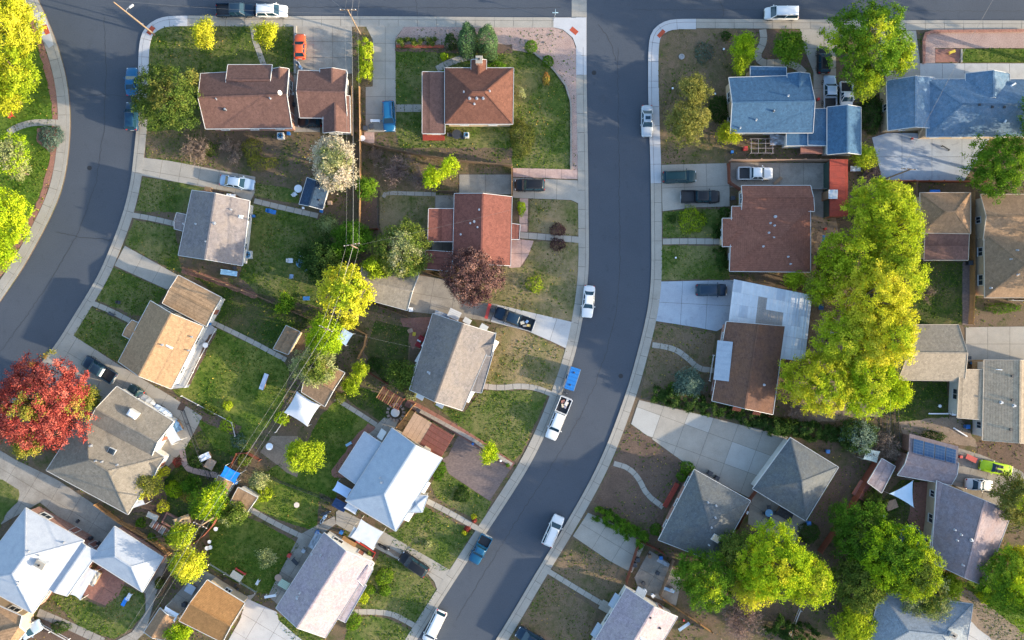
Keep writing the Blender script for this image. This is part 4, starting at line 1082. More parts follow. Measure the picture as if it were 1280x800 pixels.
# --- west block
tree(207,121,41,9,'brownish','big dark green tree with bronze tips overhanging two parked blue cars', second=('olive',.9), tone=(.0,.75), rag=.45)
tree(240,97,11,6,'olive','thin olive side tree touching the brown roofed corner house', tone=(.3,1), dens=.7)
tree(254,41,17,3.5,'yellow','small round yellow tree on the corner lawn', tone=(.4,1), leafsz=.2, low=.2)
tree(332,42,16,3.5,'yellow','small yellow-lime tree beside the garden path and the orange car', tone=(.2,.75), leafsz=.2, low=.2)
hedge([(457,52),(457,78),(456,100)], 1.9, 1.8, 'limey', 'yellow-green hedge between the two driveways at the top', (.15,.8))
shrub(584,48,12,4.8,'ever','left of the two columnar evergreens in front of the chimney', 'evergreen', 'tree', ry=21, rot=-4, tone=(.1,.8), clip=.05, leafsz=.17)
shrub(609,50,13,4.6,'ever','right of the two columnar evergreens in front of the chimney', 'evergreen', 'tree', ry=21, rot=8, tone=(.3,1), clip=.05, leafsz=.17)
shrub(563,51,8,2.2,'dark','dark clipped shrub left of the columnar evergreens', ry=10)
shrub(555,70,5,1,'lime','tiny yellow-green bush beside the flagstone path', dens=1)
shrub(620,81,13,1.2,'green','low green bush against the front wall right of the chimney', ry=4)
hedge([(498,53),(520,52),(545,52)], .9, .7, 'mid', 'row of low mixed flowers along the red gravel border', (.1,.9), 'flower_bed', 'flower bed')
shrub(664,57,8,1.4,'green','upper of the two round clipped bushes on the gravel curve', clip=.07, tone=(.3,.8))
shrub(685,76,7.5,1.3,'green','lower of the two round clipped bushes on the gravel curve', clip=.07, tone=(.1,.6))
tree(651,115,6.5,2.2,'pale','tiny pale sapling on the lawn right of the chimney house', leafsz=.15, tone=(.4,1))
shrub(683,98,4.5,1,'redyel','small orange-red bush on the grass by the gravel curve', ry=8, tone=(.5,1))
shrub(652,172,15,1.5,'olive','wide faded yellow-green bush at the corner of the chimney house', ry=24, tone=(.0,.45), dens=.8)
tree(416,203,29,7,'pinkish','pale pinkish-cream tree beside the navy blue shed', ry=37, rot=15, bk=bark_pale, second=('pale',.7), tone=(.2,1))
tree(457,234,15,4,'green','round green tree in the alley right of the pinkish tree', tone=(.3,1))
bare_tree(246,187,19,2.5,'bare','cream coloured bare bush above the long driveway', dens=1.2)
bare_tree(288,188,17,2,'bare','thin brown bush behind the brick corner house')
shrub(326,203,20,1.8,'redyel','orange-brown bush at the end of the long driveway', ry=9, dens=.8, tone=(.0,.6))
shrub(314,187,12,1.5,'redyel','rusty bush below the back wall of the brick corner house', ry=16, dens=.6, tone=(.0,.5))
bare_tree(499,212,26,2.8,'mauve','wide mauve bare bush behind the wooden fence', dens=1.5)
bare_tree(530,222,17,2.4,'mauve','smaller mauve bare bush left of the lime green tree')
bare_tree(473,196,14,1.6,'bare','straggly bare bush beside the alley fence')
tree(542,222,15,5,'lime','slanting lime green tree above the small patio, lower crown', tone=(.4,1), dens=.9)
tree(560,207,13,5,'lime','upper lime green tree beside the patio wall', tone=(.4,1), dens=.8)
tree(409,282,16,3.6,'mid','dull green bush-like tree below the navy shed', tone=(.0,.5), second=('pale',1.3))
tree(440,300,30,6,'green','dark green tree where the overhead wires cross the alley', tone=(.0,.5), ry=25, dens=1.4)
tree(402,326,32,5,'dark','very dark low tree beside the garden chairs', tone=(.2,1), ry=27, dens=1.4)
tree(499,312,36,7,'mid','large mottled tree with pinkish twigs over the low garage', tone=(.2,1), second=('pale',.6), rag=.5)
tree(470,333,18,6,'limey','yellow-green lower part tree beside the mottled tree', tone=(.1,.7))
bare_tree(491,295,14,6.5,'mauve','pinkish bare tree rising through the mottled green one', 'tree', 'tree')
tree(430,366,33,10,'yellow','tall yellow tree over the alley between the garage and the lawn', ry=36, tone=(.3,1), second=('limey',.9), rag=.5, leafsz=.26)
tree(355,380,13,2.6,'lime','small green tree on the fence line of the big lawn', tone=(.2,.8), second=('green',.8), leafsz=.2)
shrub(392,396,12,1.8,'mid','untidy green bush at the foot of the tall yellow tree', dens=.7)
tree(592,345,37,7,'maroon','dark purple-brown tree beside the brick red roof', tone=(.1,1), rag=.5)
shrub(697,287,10,1.2,'maroon','maroon bush above the front path', ry=8, tone=(.0,.6))
shrub(697,305,10,1.2,'maroon','maroon bush below the front path', ry=8, tone=(.0,.5))
shrub(668,355,11,1,'limey','yellow-green shrub on the dry front lawn', tone=(.0,.6), dens=.7)
shrub(652,260,5,1.5,'lime','narrow lime shrub against the brick red house', ry=9)
tree(405,420,27,8,'lime','bright green tree above the half-hidden tan garage', tone=(.2,.8))
tree(393,459,35,7,'pale','pale green spreading tree over the tan garage', ry=25, second=('mid',1.0), tone=(.2,.8), bk=bark_pale)
tree(436,402,12,5,'yellow','small golden tree right of the bright green one', tone=(.3,1))
tree(449,463,12,3.6,'limey','yellowish tree at the corner of the fenced flower bed', tone=(.2,.9))
tree(440,482,12,3,'limey','lower yellowish bush tree beside the dark lawn', tone=(.0,.7))
tree(504,470,24,4,'mid','grey-green tree against the slate roof house', ry=18, tone=(.0,.6))
shrub(514,493,8,1.5,'pale','pale bush at the left end of the brick path', dens=.8)
tree(378,569,25,7,'limey','round yellow-green tree on the lawn, shadow on its left', tone=(.05,.75), low=.15)
shrub(352,523,9,1.6,'lime','small green bush left of the white canopy')
tree(610,567,13,3,'lime','small round lime tree on the brown brick drive', tone=(.4,1), leafsz=.2, low=.2)
shrub(635,581,3,.6,'green','tiny green ball bush at the end of the brick path')
shrub(548,588,9,.9,'green','green bush between the white roof and the brick drive', ry=13, tone=(.0,.6))
tree(48,505,71,13,'red','huge red autumn tree at the left edge', ry=56, rot=12, tone=(.1,1), second=('redyel',.95), rag=.3, leafsz=.22)
tree(105,498,17,6,'redyel','orange and green lower crown on the right side of the red tree', tone=(.0,.6))
tree(32,556,18,6,'redyel','yellow-green patch tree under the bottom of the red tree', tone=(.0,.5))
tree(184,605,17,4,'yellow','yellow tree over the corner of the warm grey roof', ry=22, tone=(.2,1), second=('olive',1))
shrub(205,590,6,1.5,'yellow','yellow bush next to the yellow tree by the back terrace')
shrub(216,612,11,1.4,'lime','green bush in the back yard right of the yellow tree', tone=(.2,.8))
shrub(203,634,8,1.2,'yellow','yellow-tipped bush below the small white awning', tone=(.0,.7), dens=.7)
tree(240,606,12,3,'green','dark rounded tree in the dim back yard', tone=(.0,.6))
tree(262,628,25,6,'green','feathery green tree under the overhead wires', tone=(.3,1), second=('lime',.9))
tree(293,642,18,5,'pale','pale green tree beside the brown bordered shed', tone=(.1,.7), second=('mid',.7))
tree(322,600,13,3,'pale','light green bush tree beside the blue tarp shed')
tree(228,672,17,5,'limey','yellow-green tree where the wires pass', tone=(.2,.9))
tree(232,707,24,6,'limey','larger yellow-green tree by the corner of the concrete yard', tone=(.2,1), second=('yellow',.8))
shrub(175,654,6,1,'green','small round bush beside the brick step')
shrub(188,673,6,1,'green','small round bush on the brick terrace by the white garage')
shrub(74,785,12,1.1,'dark','dark bush in the bed at the bottom left', ry=7, tone=(.4,1))
tree(222,795,16,4,'lime','lime bush tree at the bottom edge beside the little shed')
shrub(284,507,6,.8,'limey','green plants at the end of the long planting bed')
shrub(262,513,11,.7,'mid','leafy vegetables in the long planting bed', ry=5, rot=-28)
shrub(283,532,9,.9,'lime','yellow-green bush at the corner of the big lawn', dens=.8)
shrub(298,552,10,1,'bluey','bluish bush below the corner of the big lawn', dens=.7)
shrub(480,722,12,1.3,'green','large clipped round bush left of the parked black car', clip=.05, tone=(.5,1), ry=10, rot=30)
shrub(463,738,6,.9,'green','smaller clipped bush at the lavender house wall', clip=.05, tone=(.4,.9))
shrub(481,739,7,.9,'green','low clipped bush below the large round bush', clip=.05, tone=(.4,.9))
shrub(454,748,7,.7,'limey','yellow flowering plants beside the curved front path', tone=(.3,1))
shrub(441,777,10,1.1,'green','green bush at the bottom by the curved front path', ry=12, tone=(.3,.9))
shrub(577,619,10,.6,'dark','flat dark shrub on the front lawn by the brick drive', tone=(.3,1))
shrub(535,680,5,.6,'pale','tiny pale flowering bush on the front lawn')
shrub(592,646,3.5,.6,'yellow','yellow flowers on the right of the front path'); shrub(593,651,3,.5,'red','red flowers on the right of the front path')
shrub(581,666,3.5,.6,'yellow','yellow flowers below the front path'); shrub(584,662,4,.5,'red','orange-red flowers below the front path')
tree(334,696,14,3,'pale','small pale green tree on the dark lawn beside the patio', dens=.6, tone=(.2,.9), leafsz=.2)
shrub(244,577,9,1.2,'dark','dark bush on the dim back yard beside the covered stack', tone=(.3,1))
shrub(226,597,8,1.2,'mid','mixed green bush between the yellow and the dark rounded tree')
shrub(248,640,11,1.5,'green','green bush under the feathery tree by the wires', tone=(.1,.7))
shrub(232,622,7,1.1,'redyel','reddish flowering bush in the back yard terrace', tone=(.2,.8), dens=.8)
shrub(221,578,6,.8,'red','dark red low bush beside the pink back yard path', tone=(.0,.5), dens=.8)
shrub(304,575,9,1.3,'mid','grey-green bush right of the bright blue tarp')
shrub(330,618,10,1.2,'limey','yellow-green bush below the wire fence corner', tone=(.1,.7), dens=.9)
shrub(213,672,9,1.2,'green','green bush at the end of the brick terrace fence', tone=(.1,.8))
shrub(199,730,7,1,'mid','weedy bush between the curved concrete path and the fence')
shrub(468,455,9,1.2,'dark','dark bush at the end of the short red fence', tone=(.3,1))
shrub(425,498,7,1,'mid','small bush at the top of the straight garden path')
shrub(262,186,9,1.2,'mid','green weeds behind the brick corner house wall', dens=.7)
shrub(605,60,8,1.0,'dark','low dark shrub between the evergreens and the gravel', ry=5)
shrub(1090,625,12,1.6,'mid','bushy green growth beside the pink brick terrace slab', ry=16)
shrub(1030,606,7,.6,'mid','sparse weeds along the brown strip beside the grey garage', ry=22, rot=-35, dens=.5)
shrub(1150,590,7,1,'green','green bush below the mauve garage roof corner')
shrub(985,530,16,2,'mid','green bush cluster at the right end of the long dark hedge', ry=8, tone=(.0,.6))
# --- east block
tree(931,57,18,4.5,'lime','yellow-green tree at the front of the blue roofed house', tone=(.1,.7), ry=18)
tree(925,80,14,4,'limey','lower yellow-green tree beside the blue roof corner', tone=(.0,.6))
tree(987,58,22,4.5,'green','round green tree in the curved front bed', tone=(.4,1))
shrub(880,65,12,.6,'bluey','faint grey-green patch of ground shrub in the dry corner yard', dens=.5, ry=14)
tree(868,112,21,7,'olive','upper of the two dull olive trees in the dry corner yard', tone=(.3,.9))
tree(861,152,25,7,'olive','lower and larger of the two dull olive trees by the parked silver car', tone=(.2,.9), ry=31)
shrub(899,136,14,1.8,'dark','dark green shrub against the wall of the blue roofed house', ry=17, tone=(.2,.9))
tree(912,167,14,3.5,'yellow','yellow shrub tree at the corner of the blue roofed house', tone=(.0,.8), leafsz=.2)
shrub(908,44,6,1,'dark','small dark shrub at the top of the dry corner yard')
tree(1088,48,50,12,'green','very large green tree over the drive at the top right', tone=(.2,1), second=('limey',1.0), rag=.5, leafsz=.22)
tree(1125,70,20,8,'limey','yellow-tipped side crown tree right of the very large green tree', tone=(.2,.9))
tree(1082,104,22,8,'mid','green tree growing against the blue garage corner', tone=(.1,.9), second=('limey',.9))
shrub(1090,143,16,2.2,'dark','dark bushes between the blue roofs', ry=22, tone=(.1,.8))
tree(1082,194,15,3.5,'limey','small yellow-green tree at the end of the blue garage', tone=(.3,1))
bare_tree(1090,218,13,1.4,'mauve','dark maroon bare bush beside the blue painted yard')
tree(1252,204,39,9,'green','big green tree over the pale yard at the right edge', tone=(.2,1), rag=.5)
tree(1099,262,41,13,'limey','tall lime tree, topmost of the yellow grove', ry=42, tone=(.2,.9), second=('limey',1.2), leafsz=.22)
tree(1118,288,38,12,'limey','green-lime tree on the upper right of the yellow grove', tone=(.2,.8), ry=49)
tree(1066,322,38,11,'limey','yellow-green tree on the upper left of the yellow grove', tone=(.1,.75), leafsz=.22)
tree(1122,345,37,13,'limey','lime-yellow tree on the right flank of the yellow grove', tone=(.3,.9), ry=42, leafsz=.22)
tree(1092,372,42,15,'yellow','bright yellow tree in the middle of the grove, tallest of it', tone=(.2,1), ry=51, leafsz=.22)
tree(1108,418,44,14,'yellow','bright yellow tree in the lower right of the grove', tone=(.2,1), second=('limey',.9), leafsz=.22)
tree(1062,425,42,12,'limey','yellow-green tree in the lower left of the grove', tone=(.35,1), ry=39, leafsz=.22)
tree(1025,478,46,10,'yellow','yellow tree reaching over the bare dirt, lower left of the grove', tone=(.1,.9), second=('limey',.6), leafsz=.22)
tree(1085,480,42,10,'lime','green tree at the bottom of the yellow grove', tone=(.3,1), second=('limey',1), leafsz=.22)
tree(1118,492,23,8,'lime','small bright green tree beside the fenced dark lawn', tone=(.5,1))
tree(1025,362,23,7,'olive','olive green tree left of the yellow grove above the white carport', tone=(.1,.7), second=('limey',.6))
tree(995,348,17,4,'limey','low yellow-olive tree between the rust roof and the carport', ry=12, tone=(.0,.6))
shrub(1038,327,14,2,'dark','dark bushes behind the rust brown house', ry=18)
bare_tree(1050,385,22,3,'bare','grey bare bush under the left side of the yellow grove')
bare_tree(1004,512,20,2,'bare','grey bare bush near the end of the brown roof house')
bare_tree(1100,560,30,3.2,'bare','large grey leafless bush at the alley corner', dens=1.6)
tree(1075,545,24,4,'dark','dusky green tree above the grey hip garage', tone=(.4,1), second=('bluey',.8))
hedge([(965,533),(1000,537),(1030,540),(1065,548)], 2.6, 2.2, 'dark', 'dark irregular hedge behind the grey hip garage', (.2,.9), lumpy=.3)
shrub(907,266,7,1.6,'dark','dark round bush at the rust roofed house beside the pickup drive', ry=8)
shrub(865,275,17,1.3,'limey','yellow and green bush on the small square front lawn', ry=17, tone=(.0,.6), dens=.8)
shrub(841,273,5,.8,'dark','tiny dark bush on the left of the small square lawn')
hedge([(899,310),(903,325),(903,338)], 1.6, 1.3, 'dark', 'dark bushes under the front wall of the rust roofed house', (.2,.9))
hedge([(897,280),(896,298)], 1.0, 1.2, 'dark', 'narrow dark shrubs beside the front steps of the rust roofed house', (.1,.8))
tree(860,477,21,3.4,'bluey','spiralling blue-green evergreen on the curved-path yard', tone=(.2,1), leafsz=.18, low=.08, lobes=14)
hedge([(815,492),(840,495),(870,503),(905,512),(940,522),(985,538)], 2.4, 1.6, 'dark', 'long dark hedge along the upper side of the wide concrete court', (.3,1), lumpy=.22)
shrub(842,486,8,1.1,'green','brighter green bush at the start of the long dark hedge')
hedge([(741,641),(760,648),(780,660),(805,678)], 2.5, 1.5, 'green', 'thick green hedge along the driveway of the mulch yard', (.0,.75), lumpy=.2)
shrub(821,663,8,1.5,'green','clipped round bush at the end of the thick green hedge', clip=.05, tone=(.0,.5))
shrub(860,586,9,1.4,'green','upper green ball bush at the corner of the mulch yard', clip=.05, tone=(.2,.8)); shrub(853,596,7,1.2,'green','lower green ball bush at the corner of the mulch yard', clip=.05, tone=(.1,.6))
tree(882,728,40,9,'green','dark green tree left of the yellow one in the lower yard', tone=(.1,.9), ry=39, second=('limey',1.4))
tree(921,688,25,8,'mid','green tree at the corner of the dark blue-grey roof', tone=(.3,.8))
tree(968,705,51,11,'lime','large yellow-lime tree below the grey hip garage', tone=(.2,1), second=('yellow',1.1), leafsz=.22)
tree(1012,728,33,9,'lime','lime tree right of the large yellow-lime tree', tone=(.3,1), second=('limey',.8))
tree(942,738,25,8,'yellow','bright yellow lower tree of the clump in the lower yard', tone=(.3,1))
bare_tree(925,775,30,5,'mauve','pinkish grey leafless tree at the bottom edge', 'tree', 'tree', dens=2.2)
shrub(1013,667,13,2.2,'dark','dark round bush at the corner of the patio behind the grey hip garage', clip=.05, tone=(.3,1))
tree(1078,665,39,8,'green','dark green tree left of the shade sail yard', tone=(.0,.6), second=('mid',.6))
tree(1115,690,46,10,'lime','large green tree above the blue roof at the bottom', tone=(.0,.7), second=('green',.3), leafsz=.22)
tree(1140,712,39,9,'limey','yellow-green tree right of the large green tree at the bottom', tone=(.0,.7), second=('mid',.9))
tree(1158,745,32,7,'pale','pale silvery tree over the blue roof', tone=(.2,.9), second=('mid',.8), bk=bark_pale, rag=.4)
tree(1080,730,37,7,'mid','dim olive tree at the lower end of the tree belt', tone=(.1,.8), ry=41)
tree(1068,782,29,5,'limey','yellow-green tree at the bottom edge left of the blue roof', tone=(.0,.8))
hedge([(965,775),(985,790),(1020,800)], 3.0, 2.4, 'dark', 'dark shrubs at the bottom edge under the trees', (.2,.9), lumpy=.3)
tree(1278,628,34,8,'olive','olive tree at the right edge over the mauve roof', tone=(.1,.9), second=('limey',1))
tree(1266,728,41,8,'green','bright green tree at the lower right edge', tone=(.4,1), second=('lime',.7))
tree(1275,697,18,5,'yellow','yellow tree between the two green ones at the right edge', tone=(.2,.9))
shrub(1168,547,14,1.6,'dark','dark round shrub on the bare soil above the solar panels', ry=8)
shrub(1232,748,10,1.2,'lime','low green shrub beside the dirt slope at the lower right', rot=-30, ry=7)
shrub(1255,385,22,1.2,'green','flowering green bed below the long tan-brown roof', ry=7, dens=.8)
bare_tree(1158,368,14,.8,'bare','fallen pale branch lying on the dark lawn', 'fallen_branch', 'branch', dens=.3)
hedge([(1075,650),(1090,640),(1105,622)], 1.6, 2.2, 'mid', 'green shrubs along the sloping red fence', (.1,.8))
tree(1190,732,18,4,'mid','small ragged tree at the lower corner of the mauve house', tone=(.2,.8), second=('limey',.8))
shrub(1255,745,14,.8,'lime','low bushes at the lower right grass', ry=10, dens=.6)

print('LEAVES', NLEAF[0])

# ------------------------------------------------------------------ grass tufts and fallen leaves
KERBS = [K_LEFT, K_W, K_NWC, K_N, K_MW, K_NEC, K_ME, K_NE, K_NE2]
def ins(P, q):
    c = np.zeros(len(P), bool); j = len(q)-1
    for i in range(len(q)):
        xi, yi = q[i]; xj, yj = q[j]
        if yi != yj: c ^= ((yi > P[:, 1]) != (yj > P[:, 1])) & (P[:, 0] < (xj-xi)*(P[:, 1]-yi)/(yj-yi)+xi)
        j = i
    return c
def scatter(polys, dens, seed, avoid=False):
    rs = np.random.default_rng(seed); out = []
    for pts in polys:
        q = np.array([W2(x, y, .12) for x, y in pts]); lo = np.maximum(q.min(0), [-84, -56]); hi = np.minimum(q.max(0), [84, 56])
        if (hi <= lo).any(): continue
        n = int((hi-lo).prod()*dens); P = rs.uniform(lo, hi, (n, 2)); c = np.zeros(n, bool); j = len(q)-1
        for i in range(len(q)):
            xi, yi = q[i]; xj, yj = q[j]
            if yi != yj: c ^= ((yi > P[:, 1]) != (yj > P[:, 1])) & (P[:, 0] < (xj-xi)*(P[:, 1]-yi)/(yj-yi)+xi)
            j = i
        P = P[c]
        if avoid:
            bad = np.zeros(len(P), bool)
            for pv in PAVED: bad |= ins(P, np.array([W2(x, y, .12) for x, y in pv]))
            P = P[~bad]
            for ln in KERBS:
                for a in arclen(wl(ln), 1.2):
                    if len(P): P = P[(P[:, 0]-a.x)**2+(P[:, 1]-a.y)**2 > 3.9]
        out.append(P)
    return np.concatenate(out)
LF['tg'] = leafm('grass_blades', (.03, .065, .008), (.07, .125, .014), (.14, .18, .03), .2)
LF['td'] = leafm('dry_blades', (.07, .075, .022), (.15, .13, .05), (.26, .20, .11), .2)
LF['litter'] = leafm('leaf_litter', (.10, .065, .03), (.26, .16, .05), (.45, .36, .06), .1)
lush = [p for p, m in LAWNS if m in ('lush_grass', 'bright_grass', 'mown_grass', 'dark_grass')]; dry = [p for p, m in LAWNS if m in ('dry_grass', 'brown_grass')]
yard = [west, east, leftb]
def field(P, s, ph): return np.sin(P[:, 0]*s+ph)*np.cos(P[:, 1]*s*1.2+ph*2)+.6*np.sin(P[:, 0]*s*2.3-P[:, 1]*s*1.7+ph)
def tufts(name, P, key, size, label, z=.14, thr=None):
    if thr is not None: P = P[field(P, *thr[:2])+RNG.normal(size=len(P))*.5 > thr[2]]
    P3 = np.concatenate([P, np.full((len(P), 1), z)+RNG.uniform(0, .03, (len(P), 1))], 1)
    o = leaves(name, P3, size, LF[key], None, RNG.uniform(0, 1, len(P3)), nrm=np.tile([0, 0, 1.2], (len(P3), 1)))
    tag(o, label, 'grass' if 'leaves' not in name else 'fallen leaves', kind='stuff'); NLEAF[0] += len(P3)
tufts('grass_tufts', scatter(lush, 17, 1), 'tg', .20, 'short green grass tufts over the mown lawns', .145, (.35, .4, -.4))
tufts('dry_tufts', scatter(dry, 12, 2), 'td', .18, 'straw coloured tufts over the dry lawns', .143, (.5, 1.9, .2))
tufts('weed_tufts', scatter(yard, 5, 3, True), 'tg', .30, 'low green weeds over the bare yard soil', .12, (.42, 3.1, .25))
tufts('fallen_leaves', scatter(yard, 1.6, 4, True), 'litter', .20, 'fallen yellow and brown leaves scattered over the yards', .165, (.28, .7, .1))
print('LEAVES', NLEAF[0])

# ================================================================== VEHICLES
rubber = paint('tyre_rubber', (.02, .02, .022), .85)
rimm = paint('wheel_rim', (.45, .46, .48), .35, .7)
cglass = glassm('car_glass', (.010, .035, .055), .05)
lamp_w = paint('headlight_lens', (.75, .77, .8), .15); lamp_r = paint('taillight_lens', (.45, .02, .015), .25)
trimblk = paint('black_plastic', (.025, .025, .028), .6)
CP = {}
def cpaint(n, c, coat=.12, rough=.35, metal=.0):
    return paint('car_paint_'+n, c, rough, min(metal, .2), min(coat, .2), .04, .25)
def ringm(m, secs, smooth=True):
    """skin through closed cross sections (equal point counts)"""
    n = len(secs[0]); b = len(m.v)
    for s in secs: m.v += [tuple(p) for p in s]
    for i in range(len(secs)-1):
        for k in range(n): m.f.append([b+i*n+k, b+i*n+(k+1) % n, b+(i+1)*n+(k+1) % n, b+(i+1)*n+k])
    m.f.append([b+k for k in range(n)][::-1]); m.f.append([b+(len(secs)-1)*n+k for k in range(n)])
def csec(x, w, zt, zb=.28, crown=.05):
    """half outline of a car body at station x: sill, flank, shoulder, top"""
    pts = [(-w*.88, zb), (-w*.99, zb+.14), (-w, zb+(zt-zb)*.55), (-w*.93, zt-.05), (-w*.78, zt+.0), (-w*.4, zt+crown*.8), (0, zt+crown)]
    pts += [(-y, z) for y, z in pts[-2::-1]]
    return [(x, y, z) for y, z in pts]
def wheels(rt, xs, w, r=.33, tw=.22):
    for x in xs:
        for s in (-1, 1):
            y = s*(w-.10)
            m = MB(); prof = [(r*.72, -tw/2), (r*.95, -tw/2), (r, -tw*.3), (r, tw*.3), (r*.95, tw/2), (r*.72, tw/2)]
            m.lathe(prof, 16); m.v = [(x+a, y+c, r+b) for a, b, c in m.v]
            wo_ = m.build('wheel', rubber, rt, smooth=False)
            k = MB().lathe([(.05, -tw*.46), (r*.7, -tw*.5), (r*.7, tw*.5), (.05, tw*.46)], 10); k.v = [(x+a, y+c*1.04, r+b) for a, b, c in k.v]
            k.build('rim', rimm, wo_)
def lights(rt, L, w, zf=.66, zr=.75, hx=.0):
    for s in (-1, 1):
        MB().box(L/2-.34+hx, L/2-.10+hx, s*w*.68-.16, s*w*.68+.16, zf-.08, zf+.04).build('headlight', lamp_w, rt, bevel=.03)
        MB().box(-L/2+.0, -L/2+.12, s*w*.74-.12, s*w*.74+.12, zr-.1, zr+.08).build('taillight', lamp_r, rt, bevel=.02)
def mirrors(rt, x, w, z, mat):
    for s in (-1, 1): MB().box(x-.08, x+.08, s*(w+.02)-.0 if s > 0 else -w-.20, s*(w+.20) if s > 0 else -w-.02, z, z+.14).build('mirror', mat, rt, bevel=.03)
def cabin(rt, mat, xf0, xf1, xr1, xr0, w0, w1, zb, zt, roofmat=None, rails=False, sun=False):
    """glass house: windscreen base/top xf0,xf1; rear glass top/base xr1,xr0; widths at belt and roof"""
    def g(name, q, m_, sub=None):
        n = Vector(q[1])-Vector(q[0]); n = n.cross(Vector(q[2])-Vector(q[0])).normalized()*.02
        o = MB().add([*q, *[tuple(Vector(p)-n) for p in q]], [(0,1,2,3),(7,6,5,4),(0,4,5,1),(1,5,6,2),(2,6,7,3),(3,7,4,0)]).build(name, m_, sub or rt); return o
    a = .05
    g('windscreen', [(xf0,-w0+a,zb),(xf0,w0-a,zb),(xf1,w1-a,zt-.02),(xf1,-w1+a,zt-.02)], cglass)
    g('rear_window', [(xr0,w0-a,zb),(xr0,-w0+a,zb),(xr1,-w1+a,zt-.02),(xr1,w1-a,zt-.02)], cglass)
    for s in (-1, 1):
        q = [(xr0+.12,s*w0,zb),(xf0-.12,s*w0,zb),(xf1,s*w1,zt-.03),(xr1,s*w1,zt-.03)]
        if s > 0: q = q[::-1]
        g('side_window', q, cglass)
    # pillars
    for s in (-1, 1):
        for a_, b_, k_ in (((xf0, s*w0, zb-.03), (xf1, s*w1, zt), .09), ((xr0, s*w0, zb-.03), (xr1, s*w1, zt), .12), (((xf0+xr0)/2, s*(w0+.005), zb-.03), ((xf1+xr1)/2, s*(w1+.005), zt), .1)):
            MB().beam(a_, b_, k_, .07).build('pillar', mat, rt)
    m = MB(); xs = [xr1-.06, xr1+.12, (xf1+xr1)/2, xf1-.12, xf1+.05]; hs = [.0, .05, .08, .05, .0]; ws = [.94, 1, 1.01, 1, .94]
    ringm(m, [[(x, -w1*k, zt-.03), (x, -w1*k*.97, zt+h*.5), (x, -w1*k*.6, zt+h), (x, 0, zt+h*1.15), (x, w1*k*.6, zt+h), (x, w1*k*.97, zt+h*.5), (x, w1*k, zt-.03)] for x, h, k in zip(xs, hs, ws)])
    ro = m.build('roof_panel', roofmat or mat, rt, smooth=True)
    if rails:
        for s in (-1, 1): MB().tube([(xr1+.15, s*w1*.85, zt+.05), (xr1+.2, s*w1*.85, zt+.13), (xf1-.3, s*w1*.85, zt+.13), (xf1-.25, s*w1*.85, zt+.05)], .025, 6).build('roof_rail', trimblk, ro)
    if sun: MB().box(xf1-.85, xf1-.35, -.38, .38, zt+.05, zt+.10).build('sunroof', cglass, ro)
